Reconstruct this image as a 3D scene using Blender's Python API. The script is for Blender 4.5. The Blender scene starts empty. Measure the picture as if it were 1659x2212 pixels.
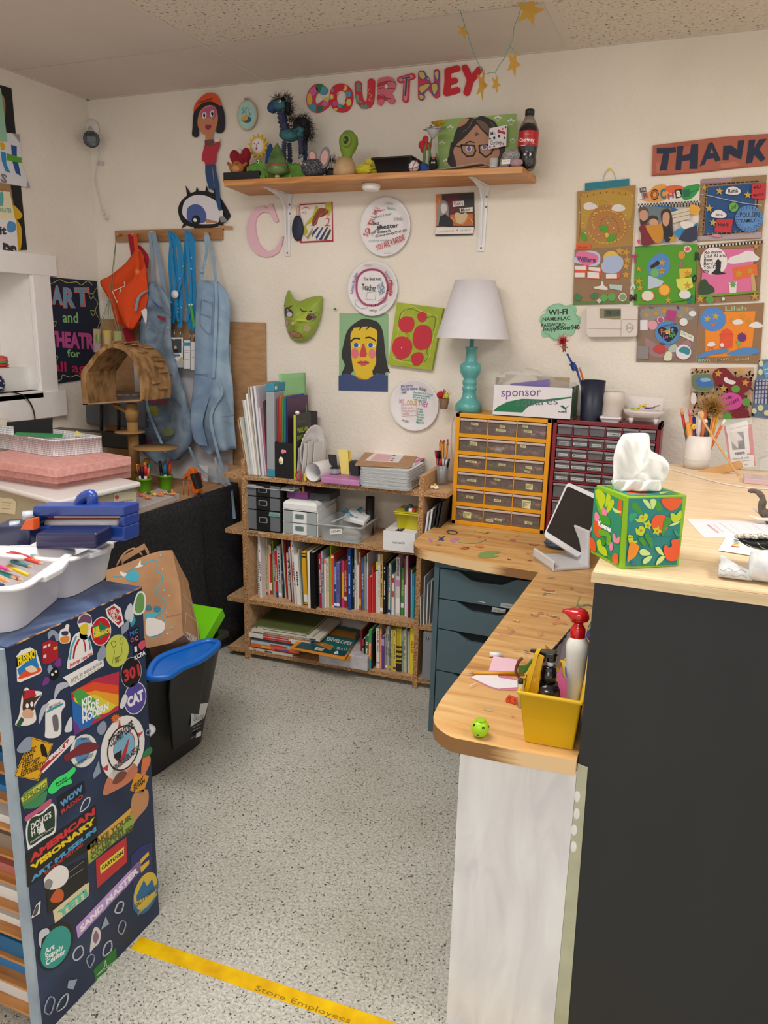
import bpy,bmesh,random
from math import*
from mathutils import Vector,Matrix
random.seed(7)
C=bpy.context.scene.collection
sc=bpy.context.scene
F,ROLL,PITCH,YAW,H=1674.0,.02324,.23732,.37948,1.43
_fw=Vector((-sin(YAW)*cos(PITCH),cos(YAW)*cos(PITCH),-sin(PITCH)))
_r0=Vector((cos(YAW),sin(YAW),0));_u0=_r0.cross(_fw)
_rt=cos(ROLL)*_r0+sin(ROLL)*_u0
_up=-sin(ROLL)*_r0+cos(ROLL)*_u0
CAM=Vector((0,0,H))
cd=bpy.data.cameras.new('camera');co=bpy.data.objects.new('camera',cd);C.objects.link(co)
co.matrix_world=Matrix(((_rt.x,_up.x,-_fw.x,0),(_rt.y,_up.y,-_fw.y,0),(_rt.z,_up.z,-_fw.z,H),(0,0,0,1)))
cd.sensor_fit='HORIZONTAL';cd.sensor_width=36;cd.lens=F/1659*36;cd.clip_start=.02
sc.camera=co
w=bpy.data.worlds.new('world');sc.world=w;w.use_nodes=1
w.node_tree.nodes['Background'].inputs[0].default_value=(1,.97,.95,1)
w.node_tree.nodes['Background'].inputs[1].default_value=.75
sc.view_settings.view_transform='Standard';sc.view_settings.look='None'
sc.view_settings.exposure=.38;sc.view_settings.gamma=1
def lamp(name,loc,size,energy,col=(1,.96,.92)):
 l=bpy.data.lights.new(name,'AREA');l.shape='RECTANGLE';l.size,l.size_y=size;l.energy=energy;l.color=col
 o=bpy.data.objects.new(name,l);o.location=loc;C.objects.link(o);return o
lamp('ceiling_light_lamp',(-1.1,1.15,2.35),(1.2,.6),24)
lamp('ceiling_light_lamp',(1.1,1.3,2.35),(.6,1.2),20)
lamp('ceiling_light_lamp',(-.3,-1.5,2.35),(1.2,.6),34)
def iv(n,k,v):n.inputs[k].default_value=v
def ray(x,y):return _fw*F+_rt*(x-829.5)-_up*(y-1106)
def onX(x,y,X):d=ray(x,y);return CAM+d*(X/d.x)
def onY(x,y,Y):d=ray(x,y);return CAM+d*(Y/d.y)
def onZ(x,y,Z):d=ray(x,y);return CAM+d*((Z-H)/d.z)
def hit(x,y,P,N):d=ray(x,y);return CAM+d*((P-CAM).dot(N)/d.dot(N))
V=Vector
def lin(h):
 h=h.lstrip('#')
 if len(h)==3:h=''.join(c*2 for c in h)
 o=[]
 for i in(0,2,4):
  c=int(h[i:i+2],16)/255
  o.append(c/12.92 if c<=.04045 else((c+.055)/1.055)**2.4)
 return(o[0],o[1],o[2],1)
_M={}
def M(h,rough=.6,metal=0,trans=0,alpha=1,coat=0,var=.05,scale=30,bump=0):
 k=(h,rough,metal,trans,alpha,coat,var,scale,bump)
 if k in _M:return _M[k]
 m=bpy.data.materials.new('m_'+h);m.use_nodes=1;nt=m.node_tree;b=nt.nodes['Principled BSDF']
 iv(b,'Base Color',lin(h));iv(b,'Roughness',rough)
 iv(b,'Metallic',metal);iv(b,'Transmission Weight',trans)
 iv(b,'Alpha',alpha);iv(b,'Coat Weight',coat)
 if var or bump:
  tc=nt.nodes.new('ShaderNodeTexCoord');n=nt.nodes.new('ShaderNodeTexNoise');iv(n,'Scale',scale)
  iv(n,'Detail',4);nt.links.new(tc.outputs['Object'],n.inputs['Vector'])
  if var:
   hs=nt.nodes.new('ShaderNodeMapRange');iv(hs,'To Min',1-var);iv(hs,'To Max',1+var)
   nt.links.new(n.outputs[0],hs.inputs['Value'])
   mx=nt.nodes.new('ShaderNodeVectorMath');mx.operation='SCALE';iv(mx,0,lin(h)[:3])
   nt.links.new(hs.outputs[0],mx.inputs['Scale']);nt.links.new(mx.outputs[0],b.inputs['Base Color'])
  if bump:
   bp=nt.nodes.new('ShaderNodeBump');iv(bp,'Strength',bump);iv(bp,'Distance',.004)
   nt.links.new(n.outputs[0],bp.inputs['Height']);nt.links.new(bp.outputs[0],b.inputs['Normal'])
 _M[k]=m;return m
def glass(h='ffffff',alpha=.25,rough=.15):
 return M(h,rough,0,0,alpha,0,0)
def rmat(name,stops,tex='NOISE',scale=8,stretch=(1,1,1),rough=.6,detail=6,bump=0,dist=.002,distort=0,coat=0):
 m=bpy.data.materials.new(name);m.use_nodes=1;nt=m.node_tree;b=nt.nodes['Principled BSDF']
 tc=nt.nodes.new('ShaderNodeTexCoord');mp=nt.nodes.new('ShaderNodeMapping');iv(mp,'Scale',stretch)
 nt.links.new(tc.outputs['Object'],mp.inputs[0])
 n=nt.nodes.new({'NOISE':'ShaderNodeTexNoise','VORONOI':'ShaderNodeTexVoronoi','WAVE':'ShaderNodeTexWave'}[tex])
 iv(n,'Scale',scale)
 if tex!='VORONOI':iv(n,'Detail',detail);iv(n,'Distortion',distort)
 nt.links.new(mp.outputs[0],n.inputs['Vector'])
 cr=nt.nodes.new('ShaderNodeValToRGB');e=cr.color_ramp.elements
 while len(e)<len(stops):e.new(.5)
 for i,(p,c)in enumerate(stops):e[i].position=p;e[i].color=lin(c)
 nt.links.new(n.outputs[0],cr.inputs[0]);nt.links.new(cr.outputs[0],b.inputs['Base Color'])
 iv(b,'Roughness',rough);iv(b,'Coat Weight',coat)
 if bump:
  bp=nt.nodes.new('ShaderNodeBump');iv(bp,'Strength',bump);iv(bp,'Distance',dist)
  nt.links.new(n.outputs[0],bp.inputs['Height']);nt.links.new(bp.outputs[0],b.inputs['Normal'])
 return m
def basis(z):
 z=V(z).normalized();a=V((0,0,1))if abs(z.z)<.9 else V((1,0,0))
 x=a.cross(z).normalized();return x,z.cross(x),z
def smp(p,closed=1,n=4):
 o=[];N=len(p)
 for i in range(N if closed else N-1):
  g=lambda k:V(p[k%N])if closed else V(p[max(0,min(N-1,k))])
  a,b,c,d=g(i-1),g(i),g(i+1),g(i+2)
  for j in range(n):
   t=j/n
   o.append(.5*((2*b)+(c-a)*t+(2*a-5*b+4*c-d)*t*t+(3*b-a-3*c+d)*t**3))
 if not closed:o.append(V(p[-1]))
 return o
class MB:
 def __init__(s,mat=None):s.v=[];s.f=[];s.fm=[];s.sm=[];s.mats=[];s.cur=0;s.smooth=0;s.xf=None;(s.use(mat)if mat else None)
 def use(s,m):
  if isinstance(m,str):m=M(m)
  if m not in s.mats:s.mats.append(m)
  s.cur=s.mats.index(m);return s
 def add(s,vs,fs,smooth=None):
  b=len(s.v)
  for p in vs:s.v.append(s.xf@V(p)if s.xf else V(p))
  for f in fs:s.f.append([i+b for i in f]);s.fm.append(s.cur);s.sm.append(s.smooth if smooth is None else smooth)
  return s
 def box(s,c,d,rot=None):
  c=V(c);d=V(d)/2;vs=[]
  for x in(-1,1):
   for y in(-1,1):
    for z in(-1,1):
     p=V((x*d.x,y*d.y,z*d.z));vs.append(c+(rot@p if rot else p))
  return s.add(vs,[(0,1,3,2),(4,6,7,5),(0,4,5,1),(2,3,7,6),(0,2,6,4),(1,5,7,3)],0)
 def b2(s,a,b):a=V(a);b=V(b);return s.box((a+b)/2,[abs(t)for t in(b-a)])
 def loft(s,rings,close=1,cap=1,smooth=None):
  n=len(rings[0]);vs=[p for r in rings for p in r];fs=[]
  for i in range(len(rings)-1):
   for j in range(n if close else n-1):
    k=(j+1)%n;fs.append((i*n+j,i*n+k,(i+1)*n+k,(i+1)*n+j))
  if cap and close:fs.append(tuple(range(n))[::-1]);fs.append(tuple((len(rings)-1)*n+i for i in range(n)))
  return s.add(vs,fs,smooth)
 def lth(s,prof,c=(0,0,0),ax=(0,0,1),n=24,sx=1,sy=1,cap=1):
  x,y,z=basis(ax)if tuple(ax)!=(0,0,1)else(V((1,0,0)),V((0,1,0)),V((0,0,1)));c=V(c)
  return s.loft([[c+x*(r*sx*cos(2*pi*k/n))+y*(r*sy*sin(2*pi*k/n))+z*h for k in range(n)]for r,h in prof],1,cap,1)
 def cyl(s,a,b,r,r2=None,n=16):a=V(a);b=V(b);return s.lth([(r,0),(r if r2 is None else r2,(b-a).length)],a,b-a,n)
 def ell(s,c,r,n=16,m=10,rot=None):
  c=V(c);R=V(r)if not isinstance(r,(int,float))else V((r,r,r));rg=[]
  for i in range(m+1):
   a=pi*i/m-pi/2;q=max(cos(a),.002)
   ring=[]
   for k in range(n):
    p=V((R.x*q*cos(2*pi*k/n),R.y*q*sin(2*pi*k/n),R.z*sin(a)))
    ring.append(c+(rot@p if rot else p))
   rg.append(ring)
  return s.loft(rg,1,1,1)
 def tube(s,pts,r,n=8,closed=0,flat=1):
  pts=[V(p)for p in pts];N=len(pts);rg=[];px=None
  for i,p in enumerate(pts):
   a=pts[i-1]if i or closed else p;b=pts[(i+1)%N]if i<N-1 or closed else p
   t=(b-a).normalized()if(b-a).length>1e-9 else V((0,0,1))
   if px is None:px,py,_=basis(t)
   else:px=(px-t*px.dot(t)).normalized();py=t.cross(px)
   rr=r[i]if isinstance(r,(list,tuple))else r
   rg.append([p+px*(rr*cos(2*pi*k/n))+py*(rr*flat*sin(2*pi*k/n))for k in range(n)])
  if closed:rg.append(rg[0])
  return s.loft(rg,1,not closed,1)
 def rib(s,pts,w,side,th=.001):
  pts=[V(p)for p in pts];side=V(side).normalized();rg=[]
  for i,p in enumerate(pts):
   a=pts[max(0,i-1)];b=pts[min(len(pts)-1,i+1)];t=(b-a).normalized();nn=t.cross(side).normalized()*th/2
   sd=side if isinstance(w,(int,float))else side
   ww=w if isinstance(w,(int,float))else w[i]
   rg.append([p-sd*ww/2-nn,p+sd*ww/2-nn,p+sd*ww/2+nn,p-sd*ww/2+nn])
  return s.loft(rg)
 def poly(s,pts):return s.add(pts,[tuple(range(len(pts)))],0)
 def prs(s,pts,off,smooth=0):
  pts=[V(p)for p in pts];off=V(off);n=len(pts)
  return s.add(pts+[p+off for p in pts],[tuple(range(n)),tuple(range(2*n-1,n-1,-1))]+[(i,n+i,n+(i+1)%n,(i+1)%n)for i in range(n)],smooth)
 def grid(s,fn,nu,nv,th=0):
  vs=[fn(i/nu,j/nv)for j in range(nv+1)for i in range(nu+1)];W=nu+1
  return s.add(vs,[(j*W+i,j*W+i+1,(j+1)*W+i+1,(j+1)*W+i)for j in range(nv)for i in range(nu)],1)
 def bd(s,name,parent=None,label=None,cat=None,group=None,kind=None,bevel=0,solid=0,sub=0,origin=None,local=0,skin=None):
  me=bpy.data.meshes.new(name)
  if parent and not local:org=parent_world(parent)
  elif parent:org=Matrix()
  else:
   if origin is None:
    xs=[p.x for p in s.v];ys=[p.y for p in s.v];zs=[p.z for p in s.v]
    origin=V(((min(xs)+max(xs))/2,(min(ys)+max(ys))/2,min(zs)))
   org=Matrix.Translation(origin)
  inv=org.inverted()
  me.from_pydata([inv@p for p in s.v],[],s.f)
  for m in s.mats:me.materials.append(m)
  me.polygons.foreach_set('material_index',s.fm);me.polygons.foreach_set('use_smooth',s.sm);me.update()
  bm=bmesh.new();bm.from_mesh(me);
  if s.fix:bmesh.ops.recalc_face_normals(bm,faces=bm.faces)
  bm.to_mesh(me);bm.free()
  o=bpy.data.objects.new(name,me);C.objects.link(o)
  if parent:o.parent=parent
  else:o.location=origin
  if bevel:md=o.modifiers.new('b','BEVEL');md.width=bevel;md.segments=2;md.limit_method='ANGLE';md.angle_limit=.7
  if solid:md=o.modifiers.new('s','SOLIDIFY');md.thickness=solid;md.offset=0
  if sub:md=o.modifiers.new('u','SUBSURF');md.levels=md.render_levels=sub
  if not parent and cat is None and kind!='structure':cat=0
  tag(o,label,cat,group,kind)
  return o
 fix=1
def parent_world(p):
 m=Matrix.Translation(p.location)@p.rotation_euler.to_matrix().to_4x4()
 return parent_world(p.parent)@m if p.parent else m
def tag(o,label=None,cat=None,group=None,kind=None):
 if label:o['label']=label
 if cat==0:cat=o.name.split('.')[0].split('_')[-1]
 if cat:o['category']=cat
 if group:o['group']=group
 if kind:o['kind']=kind
 return o
def thg(name,label,cat,loc=(0,0,0),rz=0,group=None):
 o=bpy.data.objects.new(name,None);o.empty_display_size=.02;C.objects.link(o);o.location=loc;o.rotation_euler=(0,0,rz)
 return tag(o,label,cat,group)
def dup(root,loc,rz=None,label=None,group=None):
 def cp(o,par):
  c=o.copy();C.objects.link(c);c.parent=par
  for ch in[k for k in bpy.data.objects if k.parent==o]:cp(ch,c)
  return c
 c=cp(root,None);c.location=loc
 if rz is not None:c.rotation_euler=(0,0,rz)
 if label:c['label']=label
 if group:c['group']=group
 return c
def local(root,*,rot=None):
 return parent_world(root)
_T={}
def glyphs(s,bold):
 k=(s,bold)
 if k in _T:return _T[k]
 cu=bpy.data.curves.new('t','FONT');cu.body=s;cu.size=1;cu.offset=bold*.01;cu.resolution_u=2;cu.fill_mode='FRONT'
 cu.space_line=.8
 ob=bpy.data.objects.new('t',cu);C.objects.link(ob)
 bpy.context.view_layer.update()
 me=ob.to_mesh();vs=[(p.co.x,p.co.y)for p in me.vertices];fs=[tuple(p.vertices)for p in me.polygons]
 ob.to_mesh_clear();bpy.data.objects.remove(ob);bpy.data.curves.remove(cu)
 xs=[a for a,b in vs];ys=[b for a,b in vs];x0,x1,y0,y1=min(xs),max(xs),min(ys),max(ys)
 vs=[((a-x0)/(x1-x0),(b-y0)/(y1-y0))for a,b in vs]
 _T[k]=(vs,fs);return _T[k]
def star_pts(cx,cy,r,rot=0,inner=.42,n=5):
 return[(cx+(r if i%2==0 else r*inner)*sin(pi*i/n+radians(rot)),cy-(r if i%2==0 else r*inner)*cos(pi*i/n+radians(rot)))for i in range(2*n)]
def art(mb,to3,dsl,N,gap=.00015,start=0,base=0,rough=.6,mat=None):
 """to3(px,py)->point on the surface; each line of dsl lays one flat shape; N = surface normal"""
 N=V(N).normalized();ox=oy=0.0;sc_=1.0;lay=start;first=1;bn=0;un=1
 for ln in dsl.strip().splitlines():
  ln=ln.strip()
  if not ln or ln[0]=='#':continue
  if ln[0]=='@':a=[float(q)for q in ln[1:].split()];ox,oy,sc_=a[:3];un=a[3]if len(a)>3 else 1;us=a[4]if len(a)>4 else 1;continue
  kind,col,rest=ln.split(' ',2)
  txt=None
  if kind=='T':_,txt,rest=rest.split('"',2)if rest[0]=='"' else(None,None,None);bb,rest=rest.split('|')
  n=[float(q)for q in rest.replace(',',' ').replace('+',' ').split()]
  if un!=1:
   a=1 if kind in 'LCQB' else 0;e=2 if kind in 'EX' else len(n)
   for i in range(a,e):n[i]*=un
   if kind=='E' and us!=1:n[2]*=us;n[3:4]=[q*us for q in n[3:4]]
  if kind=='B':cont=rest.rstrip().endswith('+')
  px=lambda x,y:to3(ox+x/sc_,oy+y/sc_)+N*(lay*gap)
  mb.use(M(col,rough,var=.04)if len(col)in(3,6)else mat[col])
  lay+=1
  if kind=='B' and not(first and base):lay+=2
  if kind=='B':
   wd=n[0]/2;p=list(zip(n[1::2],n[2::2]));p=[(q.x,q.y)for q in smp([(a,b,0)for a,b in p],0,3)]if len(p)>2 else p
   for i,(a,b)in enumerate(p):
    pcs=[[(a+wd*cos(t),b+wd*sin(t))for t in[2*pi*k/14 for k in range(14)]]]
    if i:
     u,v=V((*p[i-1],0)),V((a,b,0));t=(v-u).normalized();q=V((-t.y,t.x,0))*wd;pcs.append([(z.x,z.y)for z in(u+q,v+q,v-q,u-q)])
    for pc in pcs:
     bn+=1;pp=[px(*z)+N*(1.5e-5*bn)for z in pc]
     if first and base:mb.prs(pp,-N*base)
     else:mb.poly(pp)
   first=first and cont
   continue
  if kind in 'PS':
   p=list(zip(n[::2],n[1::2]))
   if kind=='S':p=[(q.x,q.y)for q in smp([(a,b,0)for a,b in p])]
  elif kind=='E':
   cx,cy,rx=n[:3];ry=n[3]if len(n)>3 else rx;a=radians(n[4])if len(n)>4 else 0
   p=[(cx+rx*cos(t)*cos(a)-ry*sin(t)*sin(a),cy+rx*cos(t)*sin(a)+ry*sin(t)*cos(a))for t in[2*pi*i/28 for i in range(28)]]
  elif kind=='X':p=star_pts(*n[:5],*[int(q)for q in n[5:]])
  elif kind=='R':
   x,y,x1,y1=n[:4];p=[(x,y),(x1,y),(x1,y1),(x,y1)]
  elif kind in 'LCQ':
   wd=n[0]/2;p=list(zip(n[1::2],n[2::2]))
   if kind in 'CQ':p=[(q.x,q.y)for q in smp([(a,b,0)for a,b in p],kind=='Q')]
   if kind=='Q':p.append(p[0])
   for i in range(len(p)-1):
    a,b=V((*p[i],0)),V((*p[i+1],0));t=(b-a)
    if t.length<1e-6:continue
    t.normalize();q=V((-t.y,t.x,0))*wd;a-=t*wd*.4;b+=t*wd*.4
    mb.poly([px(v.x,v.y)for v in(a+q,b+q,b-q,a-q)])
   continue
  elif kind=='T':
   vs,fs=glyphs(txt.replace('\\n','\n'),float(bb or 0))
   tl,tr,bl=V((n[0],n[1])),V((n[2],n[3])),V((n[4],n[5]))
   mb.add([px(*(bl+(tr-tl)*a+(tl-bl)*b))for a,b in vs],fs,0);continue
  if first and base:mb.prs([to3(ox+a/sc_,oy+b/sc_)for a,b in p],-N*base)
  else:mb.poly([px(a,b)for a,b in p])
  first=0
 return mb
NY,ZZ,XX=(0,-1,0),(0,0,1),(1,0,0)
def AR(to3,dsl,N,**k):mb=MB();mb.fix=0;return art(mb,to3,dsl,N,**k)
def J(*a):return V(a)
K=lambda*a,**k:MB(M(*a,**k))
MR=Matrix.Rotation;RR=random.Random
def VA(*a):return[V(p)for p in a]
WALL_Y,WALL_X,CEIL=3.0,-2.66,2.37
def wart(name,label,cat,dsl,th=.003,group=None,Y=None,rough=.6,parent=None):
 yy=(WALL_Y if Y is None else Y)-th-.0005
 mb=MB();mb.fix=0
 art(mb,lambda x,y:onY(x,y,yy),dsl,NY,base=th,rough=rough)
 return mb.bd(name,parent,label,cat,group)
def lart(name,label,cat,dsl,th=.002,X=None,group=None):
 xx=(WALL_X if X is None else X)+th+.0005
 mb=MB();mb.fix=0
 art(mb,lambda x,y:onX(x,y,xx),dsl,XX,base=th)
 return mb.bd(name,0,label,cat,group)
# ===== materials of the place
def wall_mat():
 m=bpy.data.materials.new('painted_plaster');m.use_nodes=1;nt=m.node_tree;b=nt.nodes['Principled BSDF']
 iv(b,'Base Color',lin('e9e1d5'));iv(b,'Roughness',.8)
 tc=nt.nodes.new('ShaderNodeTexCoord');n=nt.nodes.new('ShaderNodeTexNoise');iv(n,'Scale',75);iv(n,'Detail',3);iv(n,'Distortion',.6)
 nt.links.new(tc.outputs['Object'],n.inputs['Vector'])
 bp=nt.nodes.new('ShaderNodeBump');iv(bp,'Strength',.55);iv(bp,'Distance',.004)
 nt.links.new(n.outputs[0],bp.inputs['Height']);nt.links.new(bp.outputs[0],b.inputs['Normal'])
 n2=nt.nodes.new('ShaderNodeTexNoise');iv(n2,'Scale',2.2);iv(n2,'Detail',5);nt.links.new(tc.outputs['Object'],n2.inputs['Vector'])
 cr=nt.nodes.new('ShaderNodeValToRGB');cr.color_ramp.elements[0].color=lin('e2d9cb');cr.color_ramp.elements[1].color=lin('efe8dd')
 cr.color_ramp.elements[0].position=.3;cr.color_ramp.elements[1].position=.7
 nt.links.new(n2.outputs[0],cr.inputs[0]);nt.links.new(cr.outputs[0],b.inputs['Base Color'])
 return m
mWALL=wall_mat()
def floor_mat():
 m=bpy.data.materials.new('speckled_vinyl');m.use_nodes=1;nt=m.node_tree;b=nt.nodes['Principled BSDF']
 tc=nt.nodes.new('ShaderNodeTexCoord');L=nt.links.new
 def noise(s,d=2):
  n=nt.nodes.new('ShaderNodeTexNoise');iv(n,'Scale',s);iv(n,'Detail',d);L(tc.outputs['Object'],n.inputs['Vector']);return n
 def vor(s):
  n=nt.nodes.new('ShaderNodeTexVoronoi');iv(n,'Scale',s);L(tc.outputs['Object'],n.inputs['Vector']);return n
 def ramp(n,a,b_,ca,cb):
  r=nt.nodes.new('ShaderNodeValToRGB');r.color_ramp.elements[0].position=a;r.color_ramp.elements[1].position=b_
  r.color_ramp.elements[0].color=lin(ca);r.color_ramp.elements[1].color=lin(cb);L(n.outputs[0],r.inputs[0]);return r
 base=ramp(noise(140,3),.38,.62,'b3b3ac','d6d5cd');big=ramp(noise(3,4),.3,.75,'e9e7e2','ffffff')
 dark=ramp(noise(190,1),.315,.345,'000000','ffffff');d2=ramp(noise(95,2),.3,.33,'000000','ffffff');d2.color_ramp.elements[0].color=(.12,.12,.12,1)
 mx=nt.nodes.new('ShaderNodeMix');mx.data_type='RGBA';mx.blend_type='MULTIPLY';iv(mx,0,1);L(base.outputs[0],mx.inputs[6]);L(big.outputs[0],mx.inputs[7])
 m2=nt.nodes.new('ShaderNodeMix');m2.data_type='RGBA';m2.blend_type='MULTIPLY';iv(m2,0,.8);L(mx.outputs[2],m2.inputs[6]);L(dark.outputs[0],m2.inputs[7])
 m3=nt.nodes.new('ShaderNodeMix');m3.data_type='RGBA';m3.blend_type='MULTIPLY';iv(m3,0,.85);L(m2.outputs[2],m3.inputs[6]);L(d2.outputs[0],m3.inputs[7])
 L(m3.outputs[2],b.inputs['Base Color']);iv(b,'Roughness',.42);return m
mPB=rmat('particle_board_face',[(.3,'b08a62'),(.5,'c9a37a'),(.75,'d6b48c')],scale=60,rough=.7)
mPBE=rmat('particle_board_edge',[(.36,'5f4023'),(.45,'a5784a'),(.58,'c2966a'),(.7,'dcb88d')],scale=230,detail=3,rough=.85)
mPLY=rmat('stained_plywood',[(.2,'a8703a'),(.42,'cf9f62'),(.6,'dcb277'),(.8,'e6c38c')],scale=3.5,stretch=(1,9,1),distort=.7,rough=.42,bump=.05)
mPLYE=rmat('plywood_edge',[(.35,'8a6238'),(.5,'c29a66'),(.65,'e2c090')],'WAVE',scale=55,stretch=(.01,.01,2.4),rough=.7,distort=.3)
mMAPLE=rmat('maple_laminate',[(.3,'dcbd93'),(.5,'e8cda6'),(.7,'efd9b5')],scale=5,stretch=(1,14,1),rough=.38,distort=.3)
mMAPLEE=rmat('maple_edge',[(.3,'cdb48b'),(.5,'dcc59c'),(.7,'e8d6b2')],scale=9,stretch=(1,10,14),rough=.45)
mSHELF=rmat('varnished_pine',[(.25,'a4642e'),(.5,'c4874a'),(.75,'d49c60')],scale=6,stretch=(1,12,12),rough=.45,distort=.6)
mBLACKP=rmat('black_panel',[(.3,'1b1c1e'),(.7,'242527')],scale=4,stretch=(1,1,.4),rough=.5)
mWPANEL=rmat('brushed_white_paint',[(.3,'cfcdd0'),(.5,'dedddd'),(.7,'e8e8e8')],scale=7,stretch=(2.2,1,.5),rough=.7,distort=1.2)
mCARD=rmat('cardboard',[(.3,'a47c54'),(.7,'bb926a')],scale=18,stretch=(1,1,3),rough=.85)
mNAVY=rmat('navy_chalk_paint',[(.3,'1b2740'),(.55,'23324f'),(.8,'33456a')],scale=5,rough=.55,distort=1)
mNAVYT=rmat('navy_worn_top',[(.3,'2b3c5e'),(.5,'41557c'),(.68,'5a6d92'),(.78,'8593ab')],scale=6,rough=.4,distort=2)
mFELT=rmat('black_felt',[(.35,'141518'),(.6,'26272b'),(.8,'34353a')],scale=90,rough=.95,bump=.3)
mLB=rmat('light_blue_paint',[(.3,'8c9cab'),(.7,'a9b7c2')],scale=12,rough=.5)
# ===== the room
S='structure'
def struct(mb,name,**k):return mb.bd(name,kind=S,**k)
mb=MB(floor_mat());mb.b2((WALL_X-.1,-3,-.05),(4,WALL_Y+.1,0));struct(mb,'floor')
WO=(.9,2.585,1.118,1.603)
mb=MB(mWALL);X0,X1=WALL_X-.22,WALL_X
mb.b2((X0,-3,0),(X1,WO[0],CEIL));mb.b2((X0,WO[1],0),(X1,WALL_Y,CEIL));mb.b2((X0,WO[0],0),(X1,WO[1],WO[2]));mb.b2((X0,WO[0],WO[3]),(X1,WO[1],CEIL))
struct(mb,'wall_left')
mb=MB(mWALL);mb.b2((WALL_X-.22,WALL_Y,0),(4,WALL_Y+.12,CEIL));struct(mb,'wall_back')
mb=MB('e6e0da');mb.b2((X0+.01,WO[0],WO[2]-.02),(X0+.03,WO[1],WO[3]+.02));struct(mb,'window_1',)
mb=MB('f2efec');mb.b2((X1-.004,2.585,WO[2]-.01),(X1+.022,2.68,WO[3]+.03));mb.b2((X1+.004,2.578,WO[2]),(X1+.016,2.6,WO[3]));mb.b2((X1-.2,2.583,WO[2]),(X1-.004,2.6,WO[3]));struct(mb,'trim_1',bevel=.002)
mb=MB('f2efec');mb.b2((X1-.004,WO[0]-.2,1.6),(X1+.024,2.72,1.685));struct(mb,'trim_2',bevel=.002)
mb=MB('f2efec');mb.b2((X1-.21,WO[0]-.1,WO[2]-.03),(X1+.03,2.585,WO[2]));mb.b2((X1-.002,WO[0]-.2,1.0),(X1+.03,2.715,1.112));struct(mb,'trim_3',bevel=.002)
R1=2.575
cs=rmat('ceiling_smooth_panel',[(.3,'d2c8bf'),(.7,'dbd2c9')],scale=2,rough=.85)
ct=rmat('ceiling_fissured_tile',[(.3,'8f7e63'),(.345,'d6ccbf'),(.7,'e2d9cd')],scale=95,detail=1,rough=.9,bump=.2)
mb=MB(cs);cx=[WALL_X,-1.742,-.54,.68,1.9,3.12,4];cyy=[WALL_Y,R1,R1-.61,R1-1.22,R1-1.83,R1-2.44,R1-3.05,R1-3.66,-3]
for i in range(6):
 for j in range(8):
  mb.use(ct if(i>=2 or(i==1 and j>=1))else cs)
  mb.b2((cx[i]+.003,cyy[j+1]+.003,CEIL),(cx[i+1]-.003,cyy[j]-.003,CEIL+.012))
mb.use('15120f');mb.b2((WALL_X,-3,CEIL+.014),(4,WALL_Y,CEIL+.03))
mb.use('d9d0c6')
mb.b2((-.553,-3,CEIL-.0015),(-.527,WALL_Y,CEIL+.003));mb.b2((-1.752,-3,CEIL-.001),(-1.74,WALL_Y,CEIL+.003))
mb.b2((WALL_X,WALL_Y-.012,CEIL-.002),(4,WALL_Y,CEIL+.002));mb.b2((WALL_X,-3,CEIL-.002),(WALL_X+.012,WALL_Y,CEIL+.002))
struct(mb,'ceiling')
a,b_=onZ(293,2037,0),onZ(835,2222,0);n_=(b_-a).normalized();sd=J(-n_.y,n_.x,0)*.0195
mb=MB(rmat('yellow_tape',[(.3,'d9a400'),(.6,'f0c400'),(.8,'f7d800')],scale=20,rough=.35));e=b_+n_*.6;s0=a+sd*.0
mb.prs([a-sd+J(0,0,.0008),e-sd+J(0,0,.0008),e+sd+J(0,0,.0008),a+sd+J(0,0,.0008)],J(0,0,-.0008))
art(mb,lambda x,y:onZ(x,y,.001),'''
T 8a7010 "Store Employees" 0| 555,2128 760,2200 548,2142''',ZZ)
mb.bd('floor_tape',label='yellow tape strip stuck across the speckled floor',cat='tape')
# ===== counter on the right
ctop=thg('reception_counter','tall counter with pale maple top and matte black front panel','counter',(.4,1.9,0))
FL,BL=J(-.135,1.3,0),J(-.115,2.51,0)
FR,BR=J(1.1,1.32,0),J(1.1,2.6,0)
mb=MB(mMAPLE);z0,z1=1.011,1.0335
pts=[FL+J(0,0,z0),FR+J(0,0,z0),BR+J(0,0,z0),BL+J(0,0,z0)]
mb.prs(pts,(0,0,z1-z0));mb.bd('countertop',ctop,bevel=.004)
mb=MB(mMAPLEE);mb.b2((-.136,1.2985,z0+.001),(1.1,1.3,z1-.004));mb.bd('edge_band',ctop)
mb=MB(mBLACKP);mb.prs([J(-.13,1.303,0),J(1.1,1.323,0),J(1.1,1.341,0),J(-.13,1.321,0)],(0,0,1.011));mb.bd('front_panel',ctop,label='matte black front panel')
mb=MB('3c3a38');mb.b2((-.129,1.322,.0),(-.112,2.45,1.011));mb.bd('side_panel',ctop)
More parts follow.
